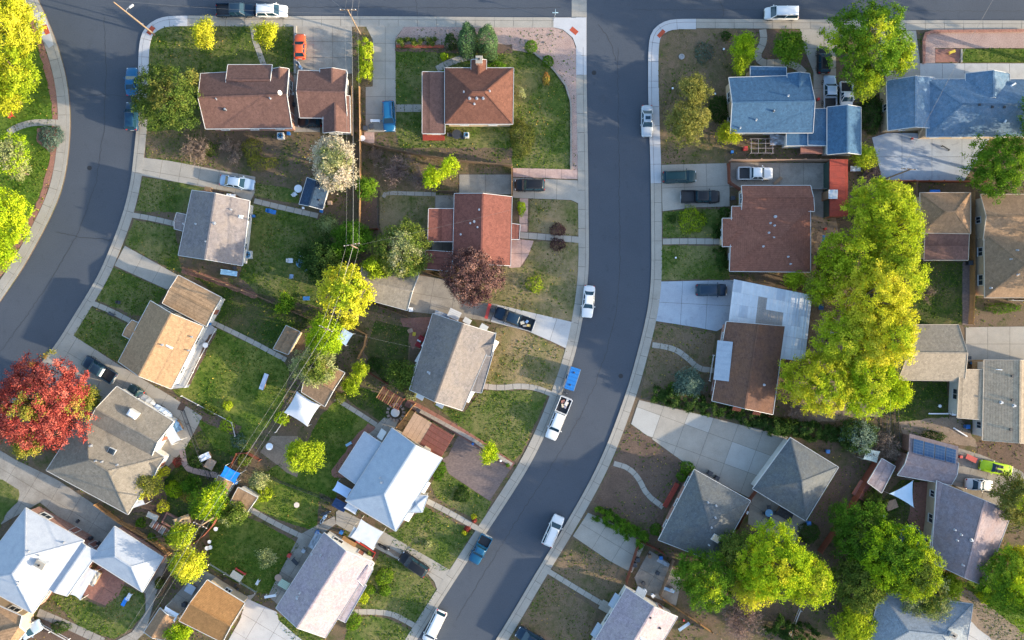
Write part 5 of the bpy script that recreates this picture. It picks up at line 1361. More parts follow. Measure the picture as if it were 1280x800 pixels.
def vehicle(kind, px, py, ang, mat, label, length=None, cat=None, group=None, z=None, sun=False, rails=None, roofmat=None, load=None):
    """ang: heading in plan degrees, 0 = right, 90 = up"""
    names = dict(sedan='parked_car', suv='parked_suv', van='parked_van', pickup='pickup_truck', conv='sports_car', hatch='parked_car')
    cats = dict(sedan='car', suv='suv', van='van', pickup='pickup truck', conv='convertible', hatch='car')
    zz = .14 if z is None else z
    p = W(px, py, .8); rt = root(names[kind], (p.x, p.y, zz), label, cat or cats[kind], group, R(ang))
    L = length or dict(sedan=4.7, suv=4.8, van=5.0, pickup=5.7, conv=4.3, hatch=4.2)[kind]; h = L/2; w = dict(sedan=.91, suv=.95, van=.97, pickup=.98, conv=.90, hatch=.88)[kind]
    b = MB()
    if kind in ('sedan', 'hatch', 'conv'):
        zt = .92; st = [(-h, .80, .62), (-h+.10, .90, .80), (-h+.5, .98, .92), (-h+1.2, 1, .95), (-.2, 1, .93), (h-1.5, 1, .90), (h-.8, .98, .82), (h-.25, .92, .72), (h-.05, .80, .62), (h, .66, .52)]
        ringm(b, [csec(x, w*k, z_) for x, k, z_ in st]); b.build('body', mat, rt, smooth=True)
        if kind == 'sedan': cabin(rt, mat, h-1.45, h-2.15, -h+1.55, -h+.85, w*.90, w*.70, .93, 1.40, roofmat, sun=sun)
        elif kind == 'hatch': cabin(rt, mat, h-1.3, h-1.95, -h+.75, -h+.28, w*.91, w*.73, .93, 1.42, roofmat, sun=sun)
        else:
            # open cockpit: dark tub, two seats, windscreen frame
            MB().box(-.95, .35, -w*.68, w*.68, .60, .975).build('cockpit', trimblk, rt, bevel=.08)
            for s in (-1, 1):
                MB().box(-.75, -.15, s*.36-.25, s*.36+.25, .70, 1.02).build('seat', paint('seat_cover', (.16, .14, .12), .7), rt, bevel=.06)
                MB().box(-.86, -.70, s*.36-.22, s*.36+.22, .80, 1.22).build('backrest', paint('seat_cover', (.16, .14, .12), .7), rt, bevel=.05)
            q = [(.75,-.72,.93),(.75,.72,.93),(.35,.60,1.22),(.35,-.60,1.22)]
            MB().add(q+[(x-.02, y, z_-.02) for x, y, z_ in q], [(0,1,2,3),(7,6,5,4),(0,4,5,1),(1,5,6,2),(2,6,7,3),(3,7,4,0)]).build('windscreen', cglass, rt)
            MB().box(-h+.06, -h+.30, -w*.8, w*.8, .93, 1.02).build('spoiler', mat, rt, bevel=.03)
        lights(rt, L, w, .62, .72); mirrors(rt, h-1.75, w, .92, mat); wheels(rt, (h-.88, -h+.92), w, .32)
    elif kind in ('suv', 'van'):
        nose = 1.15 if kind == 'suv' else .8
        st = [(-h, .90, .90), (-h+.12, .97, 1.02), (-h+.6, 1, 1.06), (0, 1, 1.06), (h-nose-.3, 1, 1.04), (h-nose*.6, .98, .98), (h-.22, .93, .86), (h-.04, .84, .72), (h, .72, .58)]
        ringm(b, [csec(x, w*k, z_, .32) for x, k, z_ in st]); b.build('body', mat, rt, smooth=True)
        cabin(rt, mat, h-nose-.02, h-nose-.70, -h+.38, -h+.12, w*.92, w*.76, 1.06, 1.68 if kind == 'suv' else 1.8, roofmat, rails=(kind == 'suv' if rails is None else rails), sun=sun)
        lights(rt, L, w, .78, .95); mirrors(rt, h-nose-.45, w, 1.05, mat); wheels(rt, (h-.95, -h+.95), w, .36)
        MB().box(-h-.05, -h+.08, -w*.8, w*.8, .42, .58).build('bumper', trimblk, rt, bevel=.03)
    elif kind == 'pickup':
        bl = L*.36; xb = -h+bl          # bed length
        st = [(xb+.02, .99, 1.02), (xb+.5, 1, 1.05), (h-1.7, 1, 1.05), (h-1.3, .99, 1.03), (h-.5, .96, .98), (h-.12, .90, .88), (h, .82, .66)]
        ringm(b, [csec(x, w*k, z_, .36) for x, k, z_ in st]); b.build('body', mat, rt, smooth=True)
        cabin(rt, mat, h-1.42, h-2.0, xb+.22, xb+.08, w*.92, w*.76, 1.05, 1.70, roofmat, rails=False, sun=sun)
        bd = MB(); t_ = .09
        bd.box(-h+.02, xb, -w, -w+t_, .45, 1.10); bd.box(-h+.02, xb, w-t_, w, .45, 1.10); bd.box(xb-t_, xb, -w+t_+.002, w-t_-.002, .45, 1.10)
        bd.box(-h+.02, xb-t_-.002, -w+t_+.002, w-t_-.002, .45, .60); bd.build('truck_bed', mat, rt, bevel=.02)
        MB().box(-h, -h+.10, -w+.02, w-.02, .50, 1.09).build('tailgate', mat, rt, bevel=.02)
        ln = MB(); ln.box(-h+.12, xb-t_-.02, -w+t_+.02, w-t_-.02, .604, .63)
        for i in range(6): ln.box(-h+.13, xb-t_-.03, -w+.25+i*(2*w-.5)/5-.03, -w+.25+i*(2*w-.5)/5+.03, .63, .65)
        ln.build('bed_liner', trimblk if load != 'cover' else trimblk, rt)
        MB().box(-h-.12, -h-.0, -w*.85, w*.85, .42, .56).build('bumper', metal, rt, bevel=.03)
        lights(rt, L, w, .80, .9); mirrors(rt, h-1.75, w, 1.08, mat); wheels(rt, (h-1.0, -h+1.15), w, .39, .26)
    # grille, plate and door shut lines
    MB().box(h-.06, h+.015, -w*.45, w*.45, .45, .62).build('grille', trimblk, rt)
    MB().box(-h-.025, -h+.01, -.26, .26, .60, .72).build('number_plate', white_trim, rt)
    return rt
white_p = cpaint('white', (.60, .61, .62)); silver = cpaint('silver', (.38, .42, .46), metal=.5)
navy = cpaint('navy', (.012, .03, .055)); black = cpaint('black', (.012, .013, .016)); teal = cpaint('deep_blue', (.008, .04, .085)); midblue = cpaint('mid_blue', (.008, .07, .15))
blue = cpaint('blue', (.02, .16, .36)); blueb = cpaint('bright_blue', (.010, .095, .21)); palebl = cpaint('pale_blue', (.32, .42, .54), metal=.3); limep = cpaint('lime', (.42, .62, .02))
redo = cpaint('orange_red', (.55, .09, .03), .3, .5); dkgrn = cpaint('dark_teal', (.012, .04, .045))
vehicle('pickup', 294, 12.5, 0, navy, 'dark navy crew cab truck parked at the kerb, left of a white suv', 6.0, z=0).name = 'pickup_truck'
vehicle('suv', 339.5, 13.5, 0, white_p, 'white suv with blue-tinted windscreen parked just right of the navy truck', z=0)
vehicle('sedan', 164, 101.5, 90, blueb, 'bright blue car parked half under the dark green tree, upper of two', 4.4, z=0)
vehicle('suv', 164.5, 145, 90, teal, 'dark blue car parked under the dark green tree, lower of two', 4.4, z=0, rails=False)
vehicle('hatch', 375, 58, 90, redo, 'old orange-red car with yellow marks on the cracked driveway', 3.9)
vehicle('suv', 486, 145.5, -87, blueb, 'blue suv parked on the long drive beside the chimney house', 4.7)
vehicle('hatch', 387, 152, 180, black, 'black car in the shade of the carport behind the brown garage', 3.7)
vehicle('sedan', 296.5, 228, -9, palebl, 'pale blue-white sedan on the long sloping driveway', 5.4)
vehicle('sedan', 809, 151, -90, silver, 'silver sedan with a sunroof parked on the main street kerb', 4.9, z=0, sun=True)
vehicle('suv', 662, 231.5, 180, black, 'black suv with red taillights on the drive right of the small patio', 4.7)
vehicle('suv', 849.5, 221, 2, dkgrn, 'dark teal minivan parked above the black pickup', 5.2)
vehicle('pickup', 875.5, 246, 0, black, 'black pickup with a white-edged bed parked below the teal minivan', 6.0)
vehicle('pickup', 944, 217, 0, white_p, 'white pickup with a dark bed in the walled yard above the rust roof', 5.4)
vehicle('sedan', 735.5, 377, -95, white_p, 'white sedan parked on the left kerb of the main street, mid photo', 5.0, z=0)
vehicle('suv', 889.5, 362.5, 0, navy, 'dark blue suv alone on the pale blue driveway', 4.8, rails=False)
vehicle('pickup', 643, 398.5, 160, navy, 'navy pickup with a loaded bed on the pale drive below the purple tree', 6.3)
vehicle('pickup', 698, 523, -112, white_p, 'white crew cab pickup hitched to the blue trailer on the street', 6.9, z=0)
vehicle('suv', 691.5, 663.5, 66, white_p, 'white suv parked on the right-hand kerb of the main street', 5.0, z=0)
vehicle('pickup', 600, 687, -118, midblue, 'dark blue small truck parked on the left kerb below the front path', 4.7, z=0)
vehicle('suv', 517, 705, 146, black, 'black suv parked across the two-strip drive by the round bushes', 4.9)
vehicle('van', 543, 783, -116, white_p, 'white van with dark windows at the kerb on the bottom edge', 5.3, z=0)
vehicle('pickup', 124, 461.5, 148, navy, 'dark pickup with a white box behind the cab beside the red tree', 5.6)
vehicle('van', 977, 16.5, 180, white_p, 'white van parked on the top street near the big green tree', 5.2, z=0)
vehicle('suv', 1029, 75, 90, black, 'black suv in the shade left of the very large green tree', 4.2)
vehicle('pickup', 1037, 116, 90, palebl, 'pale blue-white old pickup with a dark bed beside the blue garage', 5.4)
vehicle('pickup', 1057.5, 121, -90, white_p, 'white pickup beside the pale blue one behind the blue garage', 4.6)
vehicle('conv', 1244.5, 585, 168, limep, 'lime green open sports car near the right edge', 4.9)
vehicle('suv', 663, 798, 150, navy, 'dark navy car cut off by the bottom edge below the brown yard', 4.8)
vehicle('pickup', 35, 789, 30, palebl, 'pale truck behind the fence in the bottom left corner', 4.6)
vehicle('sedan', 1224, 606, -5, white_p, 'white car partly hidden by the olive tree, above the mauve roof', 4.2)
vehicle('hatch', 169, 490, 148, dkgrn, 'small dark car tucked against the wall of the warm grey house', 2.6)
# loads
def boxes_on(px, py, z, items, label, cat, name):
    p = W(px, py, z); r = root(name, (p.x, p.y, z), label, cat)
    for i, (dx, dy, sx, sy, sz, c, rot) in enumerate(items):
        m = MB(); m.taper(dx, dy, 0, sz, sx/2, sy/2, sx/2*.94, sy/2*.94, R(rot)); m.build('bundle', paint('load_%d' % (int(c[0]*999)+int(c[2]*99)), c, .7), r, bevel=.03)
    return r
boxes_on(657, 404, .80, [(-.5,.1,.7,.5,.35,(.45,.42,.35),20),(.2,.25,.5,.4,.45,(.12,.22,.4),50),(.45,-.35,.6,.4,.3,(.5,.35,.12),-10),(-.15,-.4,.6,.35,.28,(.2,.2,.2),5)], 'jumble of tools and sacks in the bed of the navy pickup', 'cargo', 'truck_load')
boxes_on(706, 505, .65, [(-.3,.4,.6,.5,.4,(.35,.14,.10),20),(.2,.1,.7,.5,.5,(.55,.5,.45),60),(0,-.4,.5,.5,.4,(.2,.2,.25),-30),(-.4,-.2,.3,.6,.5,(.5,.42,.3),10),(.4,.6,.4,.3,.3,(.6,.58,.55),0)], 'heap of mixed bundles in the white crew cab truck bed', 'cargo', 'truck_load')
boxes_on(127, 465, 1.0, [(0,0,.55,1.4,.35,(.7,.72,.78),-32)], 'white lidded box lying across the dark pickup bed by the red tree', 'toolbox', 'toolbox')
# blue enclosed trailer
p = W(715, 473, 1.0); t = root('box_trailer', (p.x, p.y, 0), 'bright blue cargo trailer hitched behind the white pickup', 'trailer', rz=R(-108+180))
MB().box(-1.75, 1.75, -.78, .78, .5, 1.75).build('body', paint('trailer_blue', (.006, .14, .42), .5), t, bevel=.05)
MB().box(-1.70, 1.70, -.73, .73, 1.752, 1.80).build('roof_panel', paint('trailer_blue', (.006, .14, .42), .5), t, bevel=.02)
for i in range(6): MB().box(-1.5+i*.58, -1.44+i*.58, -.74, .74, 1.80, 1.825).build('rib', paint('trailer_rib', (.004, .09, .30), .5), t)
for s in (-1, 1): MB().box(-1.74, 1.74, s*.80-.03, s*.80+.03, 1.70, 1.79).build('side_rail', paint('trailer_trim', (.2,.25,.3), .4), t)
for x in (-1.0, 1.0): MB().lathe([(.14, 1.78), (.14, 1.88), (.08, 1.9)], 8, (x, .05, 0)).build('vent', dkmetal, t)
MB().box(-1.78, -1.752, -.65, .65, .6, 1.65).build('door', paint('trailer_blue2', (.015, .18, .52), .4), t)
wheels(t, (-.0,), .86, .33); MB().beam((-1.7, -.5, .45), (-2.9, 0, .45), .08, .08).beam((-1.7, .5, .45), (-2.9, 0, .45), .08, .08).build('drawbar', dkmetal, t)
MB().tube([(-2.5, 0, .0), (-2.5, 0, .7)], .05, 8).build('jockey_wheel', metal, t)
# small covered motorbike and silver tarp boat
def motorbike(px, py, ang, mat, label):
    p = W(px, py, .5); r = root('motorbike', (p.x, p.y, .14), label, 'motorbike', rz=R(ang))
    for x in (-.72, .72):
        m = MB().lathe([(.20, -.05), (.31, -.06), (.33, 0), (.31, .06), (.20, .05)], 14); m.v = [(x+a, c, .33+b) for a, b, c in m.v]; m.build('wheel', rubber, r)
    m = MB(); ringm(m, [[(x, -w_, z_-.18), (x, -w_*1.1, z_), (x, 0, z_+.12), (x, w_*1.1, z_), (x, w_, z_-.18)] for x, w_, z_ in ((-.9, .08, .62), (-.5, .22, .75), (.0, .18, .72), (.35, .26, .86), (.7, .20, .9), (.85, .06, .7))])
    m.build('fairing', mat, r, smooth=True)
    MB().box(-.62, -.02, -.13, .13, .82, .9).build('seat', trimblk, r, bevel=.03); MB().tube([(.45, -.36, 1.0), (.52, 0, 1.02), (.45, .36, 1.0)], .02, 6).build('handlebar', dkmetal, r)
    MB().lathe([(.06, 0), (.08, .05)], 8, (.85, 0, .75)).build('headlight', lamp_w, r); return r
motorbike(375, 83, -58, palebl, 'pale blue-white motorbike standing behind the orange-red car')
motorbike(480, 683, -25, black, 'black motorbike on the drive in front of the white garden canopy')
def tarp_boat(px, py, ang, L, wd, mat, label, cat='boat', name='covered_boat'):
    p = W(px, py, .6); r = root(name, (p.x, p.y, .14), label, cat, rz=R(ang)); m = MB(); rn = random.Random(int(px))
    st = [(-.5, .72, .75), (-.4, .9, .95), (-.15, 1, 1.1), (.1, .98, 1.15), (.3, .8, 1.0), (.43, .5, .9), (.5, .12, .8)]
    ringm(m, [[(x*L, -wd/2*k, .35), (x*L, -wd/2*k, .7), (x*L, -wd/4*k, z_+rn.uniform(-.08, .04)), (x*L, 0, z_+.08), (x*L, wd/4*k, z_+rn.uniform(-.08, .04)), (x*L, wd/2*k, .7), (x*L, wd/2*k, .35)] for x, k, z_ in st])
    m.build('cover', mat, r); rp = MB()
    for x, k, z_ in st[1:5]: rp.tube([(x*L, -wd/2*k-.02, .6), (x*L, -wd/4*k, z_+.08), (x*L, 0, z_+.12), (x*L, wd/4*k, z_+.08), (x*L, wd/2*k+.02, .6)], .02, 4)
    rp.build('strap', trimblk, r); wheels(r, (-L*.15,), wd/2+.05, .28); return r
tarpsil = paint('silver_tarp', (.40, .43, .47), .4, .3, var=.3); tarpbl = paint('dark_blue_tarp', (.01, .04, .13), .5, var=.3)
tarp_boat(182, 499, -31, 3.6, 1.3, tarpsil, 'silver tarp-covered boat along the side of the warm grey house')
tarp_boat(204, 514, -31, 3.2, 1.1, paint('pale_tarp', (.48, .58, .72), .5, var=.2), 'pale blue covered cart behind the silver covered boat', 'cart', 'covered_cart')
tarp_boat(1097, 772, 60, 5.5, 2.2, tarpbl, 'dark blue tarp-covered boat beside the blue roof at the bottom', 'boat')

# ================================================================== FENCES, WALLS, POLES, WIRES
def fence(pts, h, label, kind='wood', mat=None, name='wooden_fence', cat='fence'):
    p = [Vector((*W2(x, y, Z0+h*.5), Z0)) for x, y in pts]; o = p[0].copy(); r = root(name, o, label, cat); mat = mat or wood
    q = arclen(p, 2.4 if kind != 'pipe' else 2.8); up = Vector((0, 0, 1)); bd = MB(); rl = MB()
    for i, v in enumerate(q):
        l = v-o
        m = MB(); s_ = .05 if kind != 'chain' else .03
        m.taper(l.x, l.y, -.1, h+.08, s_, s_, s_, s_); m.taper(l.x, l.y, h+.08, h+.13, s_*1.3, s_*1.3, s_*.4, s_*.4); m.build('post', mat, r)
        if i == 0: continue
        a, b = q[i-1]-o, l; d = (b-a); n = Vector((d.y, -d.x, 0)).normalized()
        for z in ((.35, h-.3) if kind != 'chain' else (h, .08)): rl.beam(a+up*z, b+up*z, .05, .07)
        if kind == 'wood':
            k = max(2, int(d.length/.16))
            for j in range(k):
                c = a+d*((j+.5)/k)+n*.05; t = d.normalized()*.066; hh = h+random.uniform(-.03, .03)
                bd.add([c-t+n*.012, c+t+n*.012, c+t-n*.012, c-t-n*.012]+[v2+up*hh for v2 in (c-t+n*.012, c+t+n*.012, c+t-n*.012, c-t-n*.012)], [(4,5,6,7),(0,1,5,4),(1,2,6,5),(2,3,7,6),(3,0,4,7)])
        elif kind == 'chain':
            k = int(d.length/.22)
            for j in range(k): c = a+d*(j/k); bd.beam(c+up*.08, c+d/k+up*h, .012, .012); bd.beam(c+up*h, c+d/k+up*.08, .012, .012)
        elif kind == 'pipe': rl.beam(a+up*(h*.65), b+up*(h*.65), .05, .05)
    rl.build('rail', mat, r)
    if bd.v: x = bd.build('board' if kind == 'wood' else 'wire_mesh', mat, r); x['kind'] = 'stuff'
    return r
def wall_thing(pts, h, wd, mat, label, name='low_wall', cat='wall', cap=None):
    p = wl(pts, Z0+h); o = Vector((*p[0], Z0)); r = root(name, o, label, cat); q = [(x.x, x.y) for x in arclen(p, 1.2)]
    a, b = offset_line(q, wd/2), offset_line(q, -wd/2); m = MB().prism(a+b[::-1], Z0-.05, Z0+h); m.build('masonry', mat, r, o)
    a, b = offset_line(q, wd/2+.03), offset_line(q, -wd/2-.03)
    for i in range(0, len(q)-1):
        A, B, C_, D = [Vector((*v, 0)) for v in (a[i], a[i+1], b[i+1], b[i])]; e = (B-A).normalized()*.02
        MB().prism([(A+e)[:2], (B-e)[:2], (C_-e)[:2], (D+e)[:2]], Z0+h, Z0+h+.06).build('coping_stone', cap or mat, r, o)
    return r
white_m = paint('white_pipe', (.5, .5, .5), .5); rust = surf('rusty_red_metal', (.30, .06, .04), var=.3, big=1.2)
fence([(450,177),(470,182),(520,193),(575,201),(640,207)], 1.7, 'weathered board fence behind the chimney house lawn')
fence([(640,80+130),(640,246)], 1.6, 'short board fence between the small patio and the black suv', mat=wood_gold)
fence([(450,110),(451,165),(451,240),(450,285)], 1.5, 'board fence along the right side of the alley', mat=wood_gold)
fence([(441,110),(441,170)], 1.5, 'dark board fence right beside the cracked driveway garage', mat=wood)
fence([(472,238),(473,285)], 1.1, 'low white-topped fence at the right of the dark planting bed', 'chain', dkmetal, 'wire_fence')
fence([(450,286),(472,286)], 1.4, 'short red fence at the foot of the dark planting bed', mat=wood_red)
fence([(543,238),(570,240)], 1.5, 'dark fence panel behind the white-guttered brick red house', mat=wood)
fence([(518,335),(560,350)], 1.8, 'cedar fence with a bright top edge over the low garage', mat=wood_gold)
fence([(556,348),(586,358)], 1.8, 'brown fence panel under the purple-brown tree', mat=wood_red)
fence([(452,375),(512,397)], 1.3, 'fence along the lower edge of the low garage', mat=wood)
fence([(228,335),(262,348),(320,369),(350,382),(395,402)], 1.2, 'long dark fence dividing two big back lawns', mat=wood)
fence([(443,410),(462,420),(448,448)], 1.5, 'L-shaped cedar fence around the flower bed by the dark lawn', mat=wood_gold)
fence([(462,466),(485,480)], 1.2, 'short red fence above the mown lawn', mat=wood_red)
fence([(519,505),(495,535)], 1.7, 'golden cedar screen beside the fire pit', mat=wood_gold)
fence([(376,446+50),(345,540)], .9, 'fence along the lit edge of the white canopy', 'pipe', white_m, 'pipe_fence')
fence([(232,484),(252,443),(270,411)], .5, 'low white edging fence beside the white terrace', 'pipe', white_m, 'pipe_fence')
fence([(227,495),(299,533),(294,545)], .5, 'white edging around the long planting bed', 'pipe', white_m, 'pipe_fence')
fence([(228,513),(240,545),(262,597)], 1.2, 'fence between the concrete drive and the dim back yard', 'chain', dkmetal, 'wire_fence')
fence([(318,586),(352,603),(420,628)], 1.0, 'wire fence across the green back lawns', 'chain', dkmetal, 'wire_fence')
fence([(120,630),(150,652),(190,675),(212,693)], 1.3, 'cream capped fence between the grey house drive and the brick terrace', mat=wood_gold)
fence([(0,757),(40,775),(85,800)], 1.2, 'white pipe fence at the bottom left corner', 'pipe', white_m, 'pipe_fence')
fence([(240,680),(262,664),(275,640),(285,628)], 1.4, 'brown fence beside the overhead wires', mat=wood_red)
fence([(200,745),(213,722),(222,700)], 1.3, 'board fence left of the orange shingle garage', mat=wood)
fence([(262,705),(320,740)], .9, 'low fence along the dark lawn above the orange garage', 'pipe', metal, 'pipe_fence')
fence([(280,598),(300,560),(325,575)], 1.3, 'fence corner at the shed with the bright blue tarp', mat=wood_red)
fence([(913,166+34),(1060,200)], 1.6, 'pinkish block wall fence between the blue garage yard and the pickup yard', mat=surf('peach_block', (.45,.30,.22), var=.15))
fence([(911,204),(912,236),(928,238)], 1.6, 'red-brown fence around the yard of the white pickup', mat=wood_red)
fence([(1033,204),(1033,271)], 1.9, 'dark green screen fence left of the long red shed', mat=paint('green_screen', (.03,.06,.05), .8))
fence([(1012,236),(1037,236)], 1.4, 'short cross fence beside the rust roofed house', mat=metal)
fence([(1103,226),(1232,227)], 1.7, 'long rusty fence below the blue painted yard', mat=wood_red)
fence([(1144,228),(1147,290)], 1.4, 'fence at the left of the sand tan hip roof', mat=wood)
fence([(1216,240),(1216,375),(1214,405)], 1.4, 'tan fence between the brick path and the long tan-brown house', mat=wood_gold)
fence([(1105,462),(1106,560)], 1.5, 'left of two wire fences flanking the alley under the yellow grove', 'chain', dkmetal, 'wire_fence')
fence([(1117,462),(1122,556)], 1.5, 'right of two wire fences flanking the alley under the yellow grove', 'chain', dkmetal, 'wire_fence')
fence([(960,520),(1000,533)], 1.3, 'rusty fence behind the dark hedge', mat=wood_red)
fence([(1083,598),(1060,640),(1025,690)], 1.8, 'long sloping red board fence right of the grey hip garage', mat=wood_red)
fence([(948,610),(937,625),(928,650),(912,675)], 1.4, 'red-brown fence between the dark roof and the patio', mat=wood_red)
fence([(830,692),(800,675),(783,728)], 1.5, 'fence around the junk yard above the bottom lavender roof', mat=wood_red)
fence([(842,700),(825,745)], 1.4, 'middle fence crossing the junk yard', mat=wood)
fence([(828,748),(890,790)], 1.0, 'pale board fence running to the pinkish leafless tree', mat=wood_gold)
fence([(1165,703),(1205,735)], 1.3, 'red fence along the lower left of the mauve house', mat=wood_red)
fence([(1000,762),(985,800)], 1.3, 'white pipe fence under the bottom trees', 'pipe', white_m, 'pipe_fence')
fence([(892,444),(887,476)], 1.0, 'thin white rail beside the blue awning', 'pipe', white_m, 'pipe_fence')
fence([(1263,375),(1290,376)], 1.1, 'white picket fence below the long tan-brown house', 'wood', white_m, 'picket_fence')
wall_thing([(714,212),(714,128),(707,106),(691,85),(667,65)], .14, .22, conc_old, 'thin concrete edging between the lawn and the pink gravel', 'garden_edging', 'edging')
wall_thing([(495,57.5),(555,58)], .22, .35, surf('rough_red_brick', (.28,.08,.05), var=.3), 'red brick border of the gravel bed by the flower row', 'brick_border', 'border')
wall_thing([(513,507),(545,524),(590,549),(640,581)], .30, .5, brickwall, 'long low brick wall along the lower brick path')
wall_thing([(1155,79),(1155,46),(1158,41),(1165,39),(1280,38)], .25, .35, brickwall, 'red brick edging of the gravel terrace at the top right', 'garden_edging', 'edging')
wall_thing([(369,32),(369,92)], .3, .35, conc, 'low concrete wall along the left side of the cracked driveway')
wall_thing([(1202,61),(1202,78)], .16, .2, conc, 'short kerb between the red brick pad and the green strip', 'garden_edging', 'edging')

def pole(px, py, h, label, arm=None, ang=0, street=False):
    r = root('utility_pole', (*W2(px, py, 0), 0), label, 'utility pole')
    MB().tube([(0, 0, -.2), (0, 0, h)], [.14, .09], 9).build('post', surf('pole_wood', (.22, .165, .12), var=.3, big=1.5), r)
    if arm:
        c = MB(); d = Vector((math.cos(R(ang)), math.sin(R(ang)), 0))
        c.beam(-d*arm/2+Vector((0, .14, h-.5)), d*arm/2+Vector((0, .14, h-.5)), .11, .13); ar = c.build('crossarm', wood, r)
        for k in (-.9, -.45, .45, .9):
            q = d*arm/2*k+Vector((0, .14, h-.43)); MB().lathe([(.04, 0), (.06, .06), (.04, .12), (.05, .18)], 7, q).build('insulator', paint('porcelain', (.55, .58, .6), .2), ar)
    return r
P1 = (451, 43.5); pole(451, 43.5, 9.4, 'wooden utility pole with a white crossarm at the top of the alley', 2.4, 0)
pole(455, 314, 9.2, 'utility pole rising through the dark alley tree', 2.4, 10)
pole(425, 411, 9.2, 'utility pole between the yellow and the bright green alley trees', 2.2, -25)
r_ = pole(280, 638, 9.2, 'utility pole beside the brown bordered shed', 2.2, -25)
pole(1103, 225, 8.2, 'leaning-looking utility pole at the edge of the blue painted yard', 2.2, -5)
pole(194, 44, 12.0, 'tall wooden light pole at the top left corner ramp')
def wire(a, b, za, zb, label, rad=.022, sag=.8, off=0.0, group=None):
    A = W(*a, za); B = W(*b, zb); d = (B-A); n = Vector((-d.y, d.x, 0)).normalized()*off
    pts = [A.lerp(B, t)+n-Vector((0, 0, sag*4*t*(1-t))) for t in [i/16 for i in range(17)]]
    o = Vector(pts[0]); m = MB().tube(pts, rad, 5, False).build('overhead_wire', paint('weathered_cable', (.14, .14, .14), .5, .2), None, o); m.location = o
    return tag(m, label, 'wire', group)
T1, T2, T3, T4 = (438, 17), (440, 308), (408, 411), (247, 660)
runs = [((443, -60), T1, 'north of the first pole'), (T1, T2, 'down the alley from the first pole'), (T2, T3, 'between the two alley tree poles'), (T3, T4, 'across the back lawns'), (T4, (140, 830), 'to the bottom left edge')]
for a, b, s in runs:
    wire(a, b, 9.0, 9.0, 'thick overhead cable running '+s, .03, .5, .15)
    wire(a, b, 8.8, 8.8, 'thin outer wire left of the thick cable, running '+s, .014, .9, -.85)
    wire(a, b, 8.8, 8.8, 'thin outer wire right of the thick cable, running '+s, .014, .9, 1.0)
wire((434, 16), (350, -60), 9, 10, 'wire leaving the first pole over the top street', .02)
wire((146, 1), (434, 17), 11.6, 9, 'long faint wire above the top street between two poles', .012)
wire((440, 308), (640, 262), 8.6, 4.6, 'service wire from the alley pole to the brick red house', .01)
wire((408, 411), (542, 440), 8.6, 4.6, 'service wire from the alley pole to the slate roof house', .01)
wire((247, 660), (120, 690), 8.6, 4.6, 'service wire from the alley pole to the white roof house', .01)
wire((1131, 205), (1270, -50), 8, 10, 'wire from the right-hand pole towards the top right', .02)
wire((1131, 205), (1112, 560), 8, 8, 'wire from the right-hand pole down over the yellow grove', .01)
# street name sign and the white lamp on the corner
r = root('street_lamp', (*W2(178.5, 31, 0), .12), 'short grey-white street lamp on the top left corner kerb', 'street lamp')
MB().tube([(0, 0, 0), (0, 0, 5.0)], [.09, .06], 9).build('post', metal, r); MB().lathe([(.2, 0), (.2, .06), (.12, .1)], 10).build('base', metal, r)
MB().tube([(0, 0, 4.9), (.3, .2, 5.2), (.8, .55, 5.25)], .04, 6).build('arm', metal, r); MB().taper(.95, .65, 5.15, 5.32, .38, .16, .30, .10, R(34)).build('lamp_head', white_trim, r)
r = root('street_sign', (*W2(693, 24, 0), .12), 'small white street sign on the kerb left of the valley gutter', 'sign')
MB().tube([(0, 0, 0), (0, 0, 2.6)], .035, 7).build('post', metal, r); MB().box(-.45, .45, -.02, .02, 2.2, 2.45).build('plate', paint('sign_face', (.35, .52, .62), .4), r); MB().box(-.02, .02, -.4, .4, 2.47, 2.7).build('plate', paint('sign_face', (.35, .52, .62), .4), r)

# ================================================================== YARD THINGS
def seatc(px, py, ang, mat, label, s=1.0, z=Z0):
    p = W(px, py, .4); r = root('garden_chair', (p.x, p.y, z), label, 'chair', rz=R(ang))
    MB().box(-.27*s, .27*s, -.27*s, .27*s, .38*s, .43*s).build('seat', mat, r, bevel=.02)
    MB().add([(-.27*s,-.26*s,.42*s),(-.27*s,.26*s,.42*s),(-.42*s,.24*s,.92*s),(-.42*s,-.24*s,.92*s),(-.31*s,-.26*s,.42*s),(-.31*s,.26*s,.42*s),(-.46*s,.24*s,.92*s),(-.46*s,-.24*s,.92*s)], [(0,1,2,3),(7,6,5,4),(0,4,5,1),(1,5,6,2),(2,6,7,3),(3,7,4,0)]).build('backrest', mat, r)
    for x in (-.24, .24):
        for y in (-.24, .24): MB().tube([(x*s, y*s, 0), (x*s, y*s, .39*s)], .022, 6).build('leg', mat, r)
    for y in (-.28, .28): MB().beam((-.32*s, y*s, .62*s), (.24*s, y*s, .60*s), .05, .03).build('armrest', mat, r)
    return r
def tableround(px, py, rad, mat, label, h=.72, z=Z0, cat='table', name='garden_table'):
    p = W(px, py, h); r = root(name, (p.x, p.y, z), label, cat)
    MB().lathe([(rad*.97, h-.04), (rad, h-.02), (rad, h), (rad*.97, h+.01)], 20).build('tabletop', mat, r)
    for k in range(4): a = k*1.57+.4; MB().tube([(rad*.75*math.cos(a), rad*.75*math.sin(a), 0), (rad*.5*math.cos(a), rad*.5*math.sin(a), h-.04)], .025, 6).build('leg', mat, r)
    return r
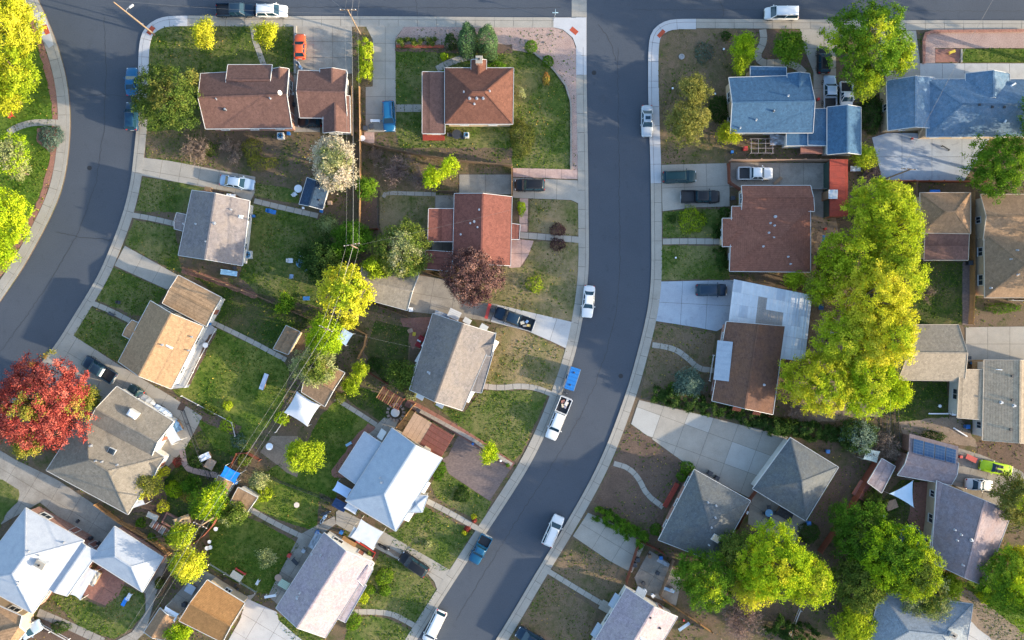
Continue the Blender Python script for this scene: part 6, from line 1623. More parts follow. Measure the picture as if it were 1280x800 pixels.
def tablebox(px, py, ang, a, b, mat, label, h=.75, name='garden_table', cat='table', planks=5):
    p = W(px, py, h); r = root(name, (p.x, p.y, Z0), label, cat, rz=R(ang))
    for i in range(planks): y = -b+2*b*(i+.5)/planks; MB().box(-a, a, y-b/planks+.012, y+b/planks-.012, h-.05, h+random.uniform(-.005, .005)).build('plank', mat, r)
    for x in (-a*.85, a*.85):
        for y in (-b*.8, b*.8): MB().box(x-.04, x+.04, y-.04, y+.04, 0, h-.052).build('leg', mat, r)
    return r
def bin_(px, py, ang, mat, label, s=1.0, name='wheelie_bin', cat='bin'):
    p = W(px, py, .6); r = root(name, (p.x, p.y, Z0), label, cat, rz=R(ang))
    MB().taper(0, 0, .06, 1.0*s, .24*s, .26*s, .31*s, .33*s).build('body', mat, r, bevel=.03)
    MB().box(-.36*s, .36*s, -.35*s, .35*s, 1.003*s, 1.06*s).build('lid', mat, r, bevel=.03)
    for y in (-.25, .25):
        m = MB().lathe([(.11, -.03), (.11, .03)], 10); m.v = [(-.27*s+a, y*s+c, .11+b) for a, b, c in m.v]; m.build('wheel', rubber, r)
    MB().beam((-.38*s, -.25*s, .97*s), (-.38*s, .25*s, .97*s), .03, .03).build('handle', trimblk, r); return r
def acunit(px, py, ang, label, s=.45, cat='air conditioner'):
    p = W(px, py, .6); r = root('air_conditioner', (p.x, p.y, Z0), label, cat, rz=R(ang))
    MB().box(-s, s, -s, s, 0, .8).build('casing', white_trim, r, bevel=.04); MB().lathe([(s*.85, .802), (s*.85, .83), (s*.75, .83), (s*.75, .81)], 18).build('fan_ring', paint('ac_ring', (.06, .22, .38), .4), r)
    m = MB()
    for k in range(5): m.beam((0, 0, .815), (s*.7*math.cos(k*1.257), s*.7*math.sin(k*1.257), .815), .14, .012)
    m.build('fan_blade', dkmetal, r); return r
def tarp(px, py, ang, a, b, h, mat, label, name='tarp', cat='tarp', bumpy=.12, posts=False, peak=0.0, under=None):
    """a sheet of cloth sagging over what it covers, or stretched on posts"""
    p = W(px, py, h); r = root(name, (p.x, p.y, Z0), label, cat, rz=R(ang)); n = 9; rn = random.Random(int(px*3+py)); m = MB(); g = []
    for i in range(n+1):
        for j in range(n+1):
            u, v = i/n*2-1, j/n*2-1; z = h+peak*(1-max(abs(u), abs(v)))+rn.uniform(-1, 1)*bumpy*(1-.3*abs(u)); ex = 1-.08*(1-v*v) if posts else 1; ey = 1-.08*(1-u*u) if posts else 1
            m.v.append((u*a*ex, v*b*ey, z))
    k = len(m.v); m.v += [(x, y, z-.02) for x, y, z in m.v]
    for i in range(n):
        for j in range(n):
            q = [i*(n+1)+j, (i+1)*(n+1)+j, (i+1)*(n+1)+j+1, i*(n+1)+j+1]; m.f.append(q); m.f.append([x+k for x in q][::-1])
    m.build('cloth', mat, r, smooth=True)
    if posts:
        for x in (-a, a):
            for y in (-b, b): MB().tube([(x*.98, y*.98, 0), (x*.98, y*.98, h)], .04, 7).build('post', white_m, r)
    else: MB().taper(0, 0, 0, h-.15, a*.9, b*.9, a*.86, b*.86).build('stack', under or wood, r)
    return r
plw = paint('white_plastic', (.70, .72, .75), .5); plb = paint('blue_plastic', (.02, .14, .42), .4); plr = paint('red_plastic', (.45, .04, .03), .5); plk = paint('dark_plastic', (.03, .035, .045), .5)
tarpblue = paint('bright_blue_tarp', (.01, .22, .72), .5, var=.2); cloth_w = paint('white_canvas', (.52, .54, .57), .8); tanp = paint('tan_plastic', (.45, .30, .20), .6)
# --- left block
seatc(14, 144, 200, plr, 'red and white lawn chair on the bright grass at the left edge', 1.5)
# --- top block
bin_(457.5, 161, 0, plk, 'left of two dark bins at the end of the long drive'); bin_(465, 159, 0, plk, 'right of two dark bins at the end of the long drive', 1.05)
tableround(453, 173, .45, plw, 'small white round table behind the dark bins')
tablebox(469, 151, 0, .75, .2, plw, 'white sawhorse bench on the drive beside the blue suv', .7, 'sawhorse', 'sawhorse', 2)
acunit(351, 170, 0, 'grey air conditioner behind the stepped brown roof', .5); bin_(361, 167, 0, plb, 'blue bin at the corner of the stepped brown roof house', .7)
bin_(366, 117, 0, plw, 'pale bin in the gap beside the satellite dish wall', .6); bin_(367, 131, 0, plk, 'dark bin in the narrow gap between house and garage', .8)
tableround(571, 168, .75, plk, 'black round table behind the chimney house'); acunit(583, 169, 0, 'grey air conditioner behind the chimney house', .4)
seatc(563, 169, 0, plk, 'dark chair left of the black round table')
seatc(578, 172, 180, plk, 'dark chair right of the black round table')
p = W(542, 168, .4); r = root('front_steps', (p.x, p.y, Z0), 'red tiled steps below the flat wing of the chimney house', 'steps')
for i in range(4): MB().box(-1.7, 1.7, -.9+i*.42, -.9+(i+1)*.42, 0, .15+.15*i).build('step', surf('red_tile', (.27, .055, .04), var=.2), r)
seatc(670, 268-172, 0, plr, 'tiny red lawn figure stand on the gravel-side grass', .5) if False else None
# --- navy shed corner
tableround(373, 236, .62, plw, 'white round table beside the navy blue shed'); seatc(369, 243, 40, plw, 'white chair by the round table at the navy shed')
bin_(402, 264, -15, plb, 'bright blue barrel at the corner of the navy shed', .7, 'barrel', 'barrel')
seatc(338, 264, -10, plb, 'left blue lounge chair beside the back garden path', 1.1); seatc(343, 265.5, -10, plb, 'right blue lounge chair beside the back garden path', 1.1)
bin_(379, 260, 0, plw, 'white bucket below the navy shed', .5, 'bucket', 'bucket'); bin_(413, 254, 0, tanp, 'stack of tan boxes behind the navy shed wall', .9, 'crate', 'crate')
# --- garden chairs group
tableround(376, 329, .7, paint('blue_table', (.10, .25, .42), .4), 'blue round table with an orange cloth among garden chairs')
seatc(364, 326, 0, plw, 'white garden chair left of the blue table', 1.2); seatc(377, 320, -90, plw, 'white and red garden chair above the blue table', 1.1); seatc(383, 336.5, 120, paint('grey_blue', (.25,.35,.5)), 'grey-blue garden chair lower right of the blue table', .9)
seatc(365, 345, 80, paint('grey_blue', (.25,.35,.5)), 'grey-blue garden chair alone below the blue table', .95); tablebox(383, 373, 0, .5, .3, plb, 'low blue bench by the fence near the yellow tree', .45)
acunit(310, 318.5, 0, 'white air conditioner with blue fan beside the grey pinkish roof', .6)
tarp(286.5, 341, -8, 1.3, .4, .6, paint('pale_cyan', (.4,.62,.75)), 'pale cyan kayak-like cover on the grass below the grey pinkish roof', 'covered_kayak', 'kayak')
bin_(294, 335, 0, plk, 'dark bin under the eave of the grey pinkish roof', .7)
tablebox(260, 236, -12, .5, .3, wood, 'cluttered small table above the grey pinkish roof'); tarp(289, 245, -8, .7, .3, .6, plw, 'white covered box beside the grey pinkish roof', 'covered_box', 'box')
bin_(317, 270, 0, plb, 'blue bin at the white wall of the grey pinkish roof house', .6)
# --- tan house terrace
tableround(257, 431.5, .42, plw, 'white pot table on the strip beside the white terrace'); bin_(262, 404.5, 0, plb, 'blue bin at the top of the white terrace', .6)
tablebox(139.5, 393-.5, -25, .5, .2, plk, 'dark bench on the front path of the orange tan house', .4, 'bench', 'bench', 2); seatc(149, 378, -10, plk, 'dark chair on the lawn of the orange tan house', .8)
tarp(330, 477, 70, 1.3, .35, .6, paint('pale_grey_blue', (.45,.5,.6)), 'folded white garden umbrella lying on the big lawn', 'garden_umbrella', 'umbrella', .06)
# --- warm grey house
tarp(214, 541, -60, 1.7, .8, 2.2, cloth_w, 'white canopy sheet beside the warm grey roof corner', 'canopy', 'canopy', .05, True)
tarp(220, 533, -60, .9, .7, .9, paint('blue_white_tarp', (.2,.38,.6), var=.4), 'heap of blue and white tarps at the warm grey roof corner', 'tarp', 'tarp', .2)
tarp(168, 629, 20, 1.6, .7, 2.2, cloth_w, 'small white awning sail below the yellow tree', 'canopy', 'canopy', .05, True)
tarp(256, 571, 25, .9, .5, .7, plw, 'white sheet covering a stack on the dim lawn'); tarp(263, 580, 60, .8, .7, .5, tanp, 'tan boulder-like heap under the white covered stack', 'rubble_heap', 'heap', .15)
tarp(288, 593, -28, 1.3, .9, 2.5, tarpblue, 'bright blue tarp stretched over the shed roof', posts=True, bumpy=.05)
bin_(295, 603, 0, plb, 'blue bin right below the bright blue tarp', .7)
p = W(213, 650, .3); r = root('raised_bed', (p.x, p.y, Z0), 'open square red brick bed in the back yard terrace', 'planter', rz=R(-28))
for (x0, x1, y0, y1) in ((-1, 1, -.9, -.7), (-1, 1, .7, .9), (-1, -.8, -.697, .697), (.8, 1, -.697, .697)): MB().box(x0, x1, y0, y1, 0, .5).build('side_board', brickwall, r)
MB().box(-.8, .8, -.7, .7, 0, .3).build('earth', soil, r)
p = W(200, 660, .2); r = root('brick_steps', (p.x, p.y, Z0), 'row of white-edged bricks below the square brick bed', 'steps', rz=R(-32))
for i in range(5): MB().box(-1.6+i*.65, -1.05+i*.65, -.6, .6, 0, .18+.03*i).build('step', brickwall, r); MB().box(-1.15+i*.65, -1.08+i*.65, -.6, .6, .19+.03*i, .24+.03*i).build('edge', white_trim, r)
tarp(191, 645, -25, .9, .45, .8, paint('beige_cloth', (.5,.46,.38)), 'beige covered bench below the yellow tree', 'covered_bench', 'bench')
tarp(228, 651, 20, 1.3, .7, .9, surf('straw', (.45,.33,.2), var=.4), 'straw coloured heap beside the square brick bed', 'straw_heap', 'heap', .25)
for x, y, l in ((270, 661, 'upper'), (259, 685, 'left'), (263, 684, 'right')): tableround(x, y, .33, plw, l+' one of the small white stools by the brown fence', .45, cat='stool', name='stool')
tableround(262, 677, .28, plw, 'topmost small white stool above the pair by the fence', .45, cat='stool', name='stool')
tablebox(296, 720, -32, .95, .55, paint('cream_top', (.55,.5,.4)), 'cream slatted picnic table on the dark lawn', .72, 'picnic_table', 'picnic table'); tablebox(301, 714, -32, .95, .14, plr, 'red bench above the cream picnic table', .45, 'bench', 'bench', 2)
for x, y, l in ((281, 724, 'first'), (294, 732, 'second'), (297, 737, 'third')): bin_(x, y, 20, plk, l+' dark pot from the left on the wall above the orange garage', .45, 'plant_pot', 'pot')
tarp(238, 736, -31, .7, .7, .5, paint('pale_slab', (.4,.45,.52)), 'pale square mat on the concrete yard by the orange garage', 'mat', 'mat', .02)
bin_(231, 755, 0, plk, 'dark bin beside the orange shingle garage', .9); bin_(190, 792, -30, plk, 'dark barrel left of two at the little gabled shed', .6, 'barrel', 'barrel'); bin_(198, 795, -30, plk, 'dark barrel right of two at the little gabled shed', .6, 'barrel', 'barrel')
tarp(213, 767, -30, 1.2, .7, 2.2, plw, 'grey-white lean-to sheet at the top of the little gabled shed', 'canopy', 'canopy', .02, True)
tablebox(156, 752, 60, .7, .3, tarpblue, 'blue lounger on the oval lawn', .4, 'sun_lounger', 'lounger'); tablebox(161, 746, 60, .6, .3, plw, 'grey-white lounger on the oval lawn next to the blue one', .4, 'sun_lounger', 'lounger')
tarp(117, 722, 60, 1.2, .7, .8, paint('cream_tarp', (.6,.58,.5)), 'cream covered grill on the red patio', 'covered_grill', 'grill'); tarp(105, 728, 60, 2.6, .9, 2.2, cloth_w, 'white awning strip between the white roof and the red patio', 'canopy', 'canopy', .03, True)
bin_(97, 652, -30, plk, 'dark drain box on the concrete drive beside the brick wall', .6, 'drain_box', 'box'); bin_(113, 673, -30, plk, 'left dark bin between the white roofs', .9); bin_(123, 680, -30, plk, 'right dark bin between the white roofs', .8)
bin_(16, 794, 0, plb, 'blue bin in the bottom left corner yard', .7)
# --- centre-left
tarp(378, 511, -31, 2.1, 1.9, 2.3, cloth_w, 'white peaked fabric canopy beside the half-hidden tan garage', 'canopy', 'canopy', .03, True, .55)
tarp(431, 421, -32, .9, 1.1, 1.8, paint('pale_blue_sheet', (.42,.55,.75)), 'pale blue sheet roof at the fenced flower bed', 'canopy', 'canopy', .03, True)
tableround(337, 558, .55, plw, 'white round table with a pinkish top on the bare patch'); tableround(371, 631, .42, paint('cream_stone', (.6,.5,.42)), 'round cream stone table on the green lawn', .5)
p = W(494.5, 515.5, .3); r = root('fire_pit', (p.x, p.y, Z0), 'round fire pit ringed by stone beside the cedar screen', 'fire pit')
for k in range(14): a = k*6.283/14; MB().taper(1.25*math.cos(a), 1.25*math.sin(a), 0, .22, .24, .2, .22, .18, a).build('stone', surf('pit_stone', (.30,.24,.2), var=.25), r)
MB().lathe([(.62, 0), (.68, .5), (.68, .55), (.5, .6), (.05, .64)], 18).build('bowl', paint('pit_lid', (.55,.53,.5)), r)
p = W(488, 498, 2.3); r = root('pergola', (p.x, p.y, Z0), 'red-brown slatted pergola at the left end of the brick path', 'pergola', rz=R(-31))
for i in range(12): MB().box(-1.9+i*.33, -1.78+i*.33, -1.0, 1.0, 2.32, 2.42).build('slat', wood_gold if i % 3 == 0 else wood_red, r)
for y in (-.85, .85): MB().box(-2, 2, y-.06, y+.06, 2.18, 2.315).build('beam', wood_red, r)
for x in (-1.8, 1.8):
    for y in (-.85, .85): MB().box(x-.06, x+.06, y-.06, y+.06, 0, 2.178).build('post', wood_red, r)
p = W(534.5, 543.5, 2.6); r = root('patio_cover', (p.x, p.y, Z0), 'timber patio cover, tan boards left and red ribbed sheets right', 'patio cover', rz=R(-31))
mt = surf('tan_roof_board', (.40,.26,.17), var=.2, big=1); mr = surf('red_corrugated_sheet', (.33,.13,.09), var=.2, big=1)
for i in range(9):
    x = -3.45+i*.78; z = 2.55; m = MB(); m.box(x, x+.75, -1.9, 1.9, z, z+.04)
    if i > 3:
        for j in range(5): m.box(x+.08+j*.15, x+.12+j*.15, -1.9, 1.9, z+.04, z+.07)
    m.build('panel', mt if i < 4 else mr, r)
for y in (-1.8, -.6, .6, 1.8): MB().box(-3.5, 3.6, y-.06, y+.06, 2.39, 2.545).build('beam', wood, r)
for i in range(5): MB().box(-.3, 3.5, -1.6+i*.8-.05, -1.6+i*.8+.05, 2.625, 2.68).build('batten', surf('dark_red_batten', (.2,.07,.05)), r)
for x in (-3.4, 3.5):
    for y in (-1.8, 1.8): MB().box(x-.07, x+.07, y-.07, y+.07, 0, 2.388).build('post', wood, r)
bin_(523, 513, -30, plk, 'dark grill at the left end of the timber patio cover', .9, 'barbecue_grill', 'grill'); bin_(591, 555, -30, plb, 'pale blue pot on the brick wall of the brown drive', .5, 'plant_pot', 'pot')
bin_(626, 576, 0, plw, 'white flowerpot on the brick wall beside the round lime tree', .45, 'plant_pot', 'pot')
tablebox(436, 555, 30, .5, .2, paint('pale_blue_bench', (.3,.5,.7)), 'pale blue bench on the curved brick path', .4, 'bench', 'bench', 2)
tablebox(527, 423, -30, .5, .4, surf('burgundy', (.3,.03,.04)), 'dark red table on the brick patio behind the slate roof', .7); tablebox(523, 431, -30, .45, .35, surf('burgundy', (.3,.03,.04)), 'second dark red table lower on the brick patio', .7); tablebox(525, 424, 60, .4, .3, plw, 'pale grey box between the dark red tables', .6)
seatc(514, 413, 20, tanp, 'tan toy chair on the brick patio edge'); seatc(518, 417, 80, paint('toy_yellow', (.6,.45,.03)), 'yellow toy chair on the brick patio edge', .8)
bin_(514, 387, 0, plw, 'white water barrel below the gable end of the low garage', .9, 'barrel', 'barrel'); tablebox(568, 393, -25, .95, .7, cloth_w, 'white topped cabinet above the slate roof house', 1.2, 'cabinet', 'cabinet')
tarp(552, 396, -20, 1.2, .7, 1.0, tarpsil, 'grey covered cart above the slate roof house', 'covered_cart', 'cart'); tablebox(610, 389, 75, 1.2, .25, plr, 'red ladder-like rack left of the navy pickup', .8, 'rack', 'rack', 3); bin_(616, 388, 0, plk, 'dark bin between the red rack and the navy pickup', .9)
tarp(446, 668, -30, 1.0, .9, 2.2, paint('grey_sheet', (.4,.42,.42)), 'grey left end of the white garden canopy', 'canopy', 'canopy', .02, True)
tarp(459, 668, -30, 2.0, 1.6, 2.3, cloth_w, 'white rectangular garden canopy above the lavender house', 'canopy', 'canopy', .04, True)
p = W(455, 688, .3); r = root('planter_bed', (p.x, p.y, Z0), 'red-sided planter bed below the white garden canopy', 'planter', rz=R(-31))
for (x0, x1, y0, y1) in ((-1.8, 1.8, -.7, -.6), (-1.8, 1.8, .6, .7), (-1.8, -1.7, -.597, .597), (1.7, 1.8, -.597, .597)): MB().box(x0, x1, y0, y1, 0, .45).build('side_board', plr, r)
MB().box(-1.7, 1.7, -.6, .6, 0, .3).build('earth', soil, r)
shrub(461, 692, 4, .7, 'mid', 'green plant in the red-sided planter bed'); tablebox(436, 678, -30, 1.2, .5, wood_gold, 'cedar bench at the gable end of the lavender house', .6, 'bench', 'bench')
for x, y, m_, l in ((397, 665, plb, 'bright blue bin at the gable corner of the lavender house'), (427, 665, plb, 'blue bin left of the grey canopy'), (362, 694, plr, 'dark red box on the patio left of the lavender house'), (380, 688, tarpsil, 'grey covered stand on the patio left of the lavender house')): bin_(x, y, -30, m_, l, .8)
tablebox(369, 702, -45, .6, .3, plk, 'black table on the patio left of the lavender house', .7); tarp(394, 675, -30+90, 1.4, .5, .9, tarpsil, 'silver covered counter at the lavender house gable', 'covered_counter', 'counter')
tableround(348, 722, .55, paint('copper_top', (.4,.25,.18), .4), 'round copper-topped table on the patio corner'); tablebox(355, 730, -30, .8, .6, paint('green_white', (.45,.55,.42)), 'pale green and white table by the lavender eave', .7)
motorbike(407, 641, 20, plk, 'dark bicycle heap lying on the lawn by the concrete path'); motorbike(405, 648, 55, palebl, 'pale scooter beside the dark heap on the lawn')
tarp(425, 631, -30, 1.1, .7, 1.2, tarpbl, 'dark blue tarp at the lower corner of the pale blue roof', 'tarp'); tarp(428, 612, -30, 1.3, .8, 1.8, paint('pale_blue_sheet', (.42,.55,.75)), 'pale blue lean-to sheet at the left wall of the pale blue roof', 'canopy', 'canopy', .03, True)
tarp(440, 634, -30, 1.0, .7, 2.3, cloth_w, 'white small awning at the lower corner of the pale blue roof', 'canopy', 'canopy', .03, True)
tablebox(338, 745, 10, .9, .2, plw, 'pale folding frame on the lawn at the end of the lavender house', .9, 'clothes_rack', 'rack', 2); tablebox(322, 728, 60, .4, .2, plw, 'small white box at the left of the pale folding frame', .5)
# --- east
bin_(916-.5, 248, 0, plk, 'black bin at the end of the pickup drive', .9); bin_(845, 322, 0, plw, 'small white pot on the lower front lawn', .35, 'plant_pot', 'pot')
r = root('tyre', (*W2(852, 71, .2), Z0), 'pale ring tyre lying in the dry corner yard', 'tyre'); MB().lathe([(.32, 0), (.42, .04), (.46, .14), (.42, .24), (.32, .26), (.30, .14)], 18).build('rubber_ring', paint('faded_rubber', (.3,.3,.3)), r); MB().lathe([(.29, .02), (.29, .06)], 14).build('earth', soil, r)
for x, y, l in ((905, 61, 'blue-white pot near the top tree in the dry yard'), (841, 110, 'white pot left of the dull olive trees'), (894, 117, 'pale pot right of the dull olive trees')): bin_(x, y, 0, plw, l, .4, 'plant_pot', 'pot')
p = W(952, 183, 1.5); r = root('climbing_frame', (p.x, p.y, Z0), 'metal climbing frame of crossing bars behind the blue roofed house', 'climbing frame')
bf = MB()
for x in (-1.7, -.6, .5, 1.6): bf.tube([(x, -1.1, 0), (x, -1.1, 1.7), (x, 1.1, 1.7), (x, 1.1, 0)], .05, 6)
bf.build('upright_frame', paint('frame_grey', (.20,.17,.17), .5, .1), r)
for y in (-1.1, -.35, .4, 1.1): MB().tube([(-1.9, y, 1.72), (1.8, y, 1.72)], .05, 6).build('crossbar', paint('frame_grey', (.20,.17,.17), .5, .1), r)
bin_(931, 186, 0, plr, 'dark red box left of the climbing frame', .9); bin_(915, 190, 0, plb, 'blue post bin at the left end of the pinkish wall', .6)
tablebox(1014, 187, 0, 1.7, .7, surf('salmon_box', (.35,.16,.12)), 'salmon coloured cabinet behind the blue garage', 1.3, 'cabinet', 'cabinet'); tarp(972, 175, 0, 1.2, .8, 1.0, tarpsil, 'grey covered heap below the blue roof', 'covered_heap', 'heap', .2)
tablebox(972, 226, 40, .8, .25, surf('dry_board', (.3,.2,.13)), 'short wooden plank stack in the white pickup yard', .3, 'plank_stack', 'planks', 3)
p = W(1048, 235, 2.4); r = root('shed', (p.x, p.y, Z0), 'long narrow shed with a stained red metal roof', 'shed')
mrr = surf('red_metal_roof', (.33, .06, .04), var=.25, big=1.3, c2=(.20, .05, .04), rough=.6)
MB().box(-1.2, 1.2, -4.2, 4.2, 0, 2.35).build('wall', wood_red, r)
for i in range(9): MB().box(-1.4, .95, -4.35+i*.97, -3.40+i*.97, 2.36, 2.42+random.uniform(0, .02)).build('roof_panel', mrr, r)
MB().box(.96, 1.4, -4.35, 4.35, 2.34, 2.40).build('side_panel', rust, r)
tarp(1041, 243, 0, .7, .7, 2.75, cloth_w, 'crumpled white sheet lying on the red shed roof', 'sheet', 'sheet', .1); tarp(1069, 211, 0, .8, .4, .5, paint('bluewhite', (.5,.6,.7)), 'pale blue-white box in the dark yard right of the red shed', 'box', 'box')
bin_(1032, 286, 0, plr, 'red bucket on the dirt beside the rust roofed house', .5, 'bucket', 'bucket'); tablebox(1029, 299, 80, .6, .2, plb, 'blue board leaning behind the rust roofed house', .3, 'board', 'board', 2); tarp(1026, 384, 0, .4, .4, .5, plb, 'small blue tub beside the white carport', 'tub', 'tub')
# white metal carport panels
p = W(961, 400, 2.6); r = root('carport', (p.x, p.y, Z0), 'broad white metal sheet carport wrapped round the brown roof', 'carport')
ms = [paint('white_sheet_%d' % i, c, .45, .1, var=.12) for i, c in enumerate(((.56,.58,.60),(.44,.47,.51),(.60,.61,.62)))]; mg_ = surf('rusty_grey_sheet', (.30,.27,.25), var=.3, big=1, c2=(.38,.33,.28))
Q = [W(*c, 2.73)-Vector((p.x, p.y, Z0)) for c in ((917,349),(1015,369),(1006,452),(906,440))]
for i in range(9):
    for j in range(6):
        def bl(u, v): return (Q[0]*(1-u)+Q[1]*u)*(1-v)+(Q[3]*(1-u)+Q[2]*u)*v
        e = .002; u0, u1, v0, v1 = i/9+e*.3, (i+1)/9-e*.3, j/6+e*.3, (j+1)/6-e*.3
        if i < 6 and j > 3: continue
        f = [bl(u0, v0), bl(u1, v0), bl(u1, v1), bl(u0, v1)]; dz = Vector((0, 0, random.uniform(0, .015)+(.08 if j < 4 else .0)))
        mm = mg_ if (i in (3, 4, 5) and j in (2, 3)) or (i == 3 and j == 1) else random.choice(ms)
        m = MB(); m.add([*[q+dz for q in f], *[q+dz-Vector((0, 0, .04)) for q in f]], [(0,1,2,3),(7,6,5,4),(0,4,5,1),(1,5,6,2),(2,6,7,3),(3,7,4,0)])
        for k in range(1, 3): u = u0+(u1-u0)*k/3; m.beam(bl(u, v0)+dz+Vector((0,0,.03)), bl(u, v1)+dz+Vector((0,0,.03)), .08, .06)
        m.build('roof_panel', mm, r)
for c in (Q[0], Q[1], Q[2], (Q[0]+Q[1])/2, (Q[1]+Q[2])/2): c2 = c*.97; MB().tube([(c2.x, c2.y, 0), (c2.x, c2.y, c.z-.06)], .06, 7).build('post', metal, r)
# solar panels
p = W(1168, 560, 3.0); r = root('solar_shed', (p.x, p.y, Z0), 'pink-edged shed roof carrying four dark blue solar panels', 'shed')
Q = [W(*c, 3.0)-Vector((p.x, p.y, Z0)) for c in ((1137,542),(1198,558),(1197,582),(1136,566))]
def quadslab(Q, u0, u1, v0, v1, z0, z1):
    b = lambda u, v: (Q[0]*(1-u)+Q[1]*u)*(1-v)+(Q[3]*(1-u)+Q[2]*u)*v
    f = [b(u0, v0), b(u1, v0), b(u1, v1), b(u0, v1)]
    return MB().add([*[q+Vector((0, 0, z1)) for q in f], *[q+Vector((0, 0, z0)) for q in f]], [(0,1,2,3),(7,6,5,4),(0,4,5,1),(1,5,6,2),(2,6,7,3),(3,7,4,0)])
quadslab(Q, 0, 1, 0, 1, -.12, 0).build('roof', SH['lav2'], r); quadslab(Q, .06, .94, .1, .94, -2.8, -.125).build('wall', brickwall, r)
cell = paint('solar_cell', (.006, .045, .12), .3, 0, 0, .1, .3)
for i in range(4):
    u0 = .08+i*.222; pn = quadslab(Q, u0, u0+.205, .2, .94, .06, .12).build('solar_panel', paint('solar_frame', (.10,.14,.20), .4), r)
    for a in range(3):
        for b in range(5):
            w1 = .197/3; h1 = .72/5; quadslab(Q, u0+.006+a*w1, u0+.006+a*w1+w1*.92, .21+b*h1, .21+b*h1+h1*.92, .121, .128).build('cell', cell, pn)
# triangular shade sail
p = W(1130, 617, 2.6); r = root('shade_sail', (p.x, p.y, Z0), 'pale blue triangular shade sail over the dark lawn', 'shade sail'); T = [W(x, y, 2.6)-Vector((p.x, p.y, Z0)) for x, y in ((1112,617),(1141,601),(1142,634))]
m = MB(); n = 8; idx = {}
for i in range(n+1):
    for j in range(n+1-i):
        u, v = i/n, j/n; w3 = 1-u-v; q = T[0]*w3+T[1]*u+T[2]*v; c = (T[0]+T[1]+T[2])/3; s_ = 27*u*v*w3; edge = 4*max(u*v, v*w3, u*w3)*(1-min(1, s_)); q = q.lerp(c, .10*edge); q.z -= .25*s_*.5
        idx[(i, j)] = len(m.v); m.v.append(tuple(q))
k = len(m.v); m.v += [(x, y, z-.02) for x, y, z in m.v]
for i in range(n):
    for j in range(n-i):
        t_ = [idx[(i, j)], idx[(i+1, j)], idx[(i, j+1)]]; m.f.append(t_); m.f.append([x+k for x in t_][::-1])
        if i+j < n-1: t_ = [idx[(i+1, j)], idx[(i+1, j+1)], idx[(i, j+1)]]; m.f.append(t_); m.f.append([x+k for x in t_][::-1])
m.build('cloth', paint('sail_blue', (.34, .48, .62), .7), r)
for q in T: MB().tube([(q.x*1.04, q.y*1.04, 0), (q.x*1.02, q.y*1.02, q.z+.1)], .05, 7).build('post', metal, r)
# round pool
r = root('paddling_pool', (*W2(1138, 670, .5), Z0), 'round paddling pool with a blue rim left of the mauve house', 'pool')
MB().lathe([(1.62, 0), (1.66, .6), (1.60, .66), (1.52, .6), (1.5, .42)], 28).build('rim', paint('pool_blue', (.03, .16, .36), .4), r); MB().lathe([(1.5, .05), (1.5, .45)], 28).build('water', glassm('pool_water', (.012, .025, .03), .03), r)
tableround(1160, 666, .45, plk, 'dark round table right of the paddling pool'); tarp(1114, 631, 20, .9, .7, .5, surf('peach_stone', (.42,.28,.2)), 'peach stone slab heap under the shade sail', 'stone_heap', 'heap', .1)
tablebox(1105, 645, 70, .2, .15, plw, 'small yellow-white board on the lawn by the shade sail', .2, 'board', 'board', 2)
p = W(1080, 614, 1.0); r = root('garden_steps', (p.x, p.y, Z0), 'pink brick terrace slab at the small mauve shed', 'terrace', rz=R(58))
for i in range(5): MB().box(-1.3+i*.52, -.8+i*.52, -1, 1, 0, .5).build('paver', surf('salmon_paver', (.38,.16,.13)), r)
# grey garage court: patio set and junk
tableround(961, 641, .6, paint('blue_table', (.10, .25, .42), .4), 'blue round table on the patio behind the grey hip garage'); 
for a, l in ((0, 'right'), (90, 'upper'), (180, 'left'), (270, 'lower')): seatc(961+7*math.cos(R(a)), 641-7*math.sin(R(a)), a+180, plk, l+' dark chair around the blue round table', .9)
tarp(981, 642, -30, 1.2, .7, .9, surf('dark_heap', (.05,.05,.055)), 'dark covered heap on the patio right of the blue table', 'covered_heap', 'heap', .2)
bin_(1010, 653.5, 0, plb, 'blue bin at the lower corner of the grey hip garage', .9); bin_(933, 640, -30, plw, 'white bin at the red fence by the dark roof', .7)
bin_(887, 591, -30, plk, 'black bin left of two at the top of the dark roof', 1.0); bin_(896, 597, -30, plk, 'black bin right of two at the top of the dark roof', .9)
for i, (x, y, c, n_) in enumerate(((826,697,plb,'blue crate at the top of the junk yard'),(831,704,tarpsil,'silver can in the junk yard'),(822,716,plk,'dark engine block in the middle of the junk yard'),(806,738,plw,'white box at the bottom left of the junk yard'),(804,729,plk,'dark drum on the left of the junk yard'),(839,737,tarpsil,'silver tub in the lower right junk yard'),(816,744,plw,'pale box at the eave of the lavender roof below the junk yard'),(812,695,wood,'wooden crate at the left of the junk yard'))):
    bin_(x, y, i*37, c, n_, .75, 'crate', 'crate')
tablebox(836, 737, -20, .9, .25, paint('pale_blue_bench', (.3,.5,.7)), 'pale blue bench in the lower junk yard', .5, 'bench', 'bench', 3); tablebox(829, 703, -28, 1.0, .3, tarpsil, 'silver work table in the upper junk yard', .7)
bin_(797, 699, 0, plk, 'left dark blue bin at the head of the short drive', .9); bin_(793, 705, 0, plk, 'lower dark blue bin at the head of the short drive', .95)
tablebox(757, 758, -30, .9, .8, conc, 'pale doorstep slab at the end of the straight front path', .25, 'doorstep', 'doorstep', 2); tablebox(855, 783, 35, 1.0, .25, palebl, 'pale blue ladder lying right of the lavender roof', .2, 'ladder', 'ladder', 4)
bin_(855, 776, 0, plr, 'red bucket at the right corner of the bottom lavender roof', .4, 'bucket', 'bucket')
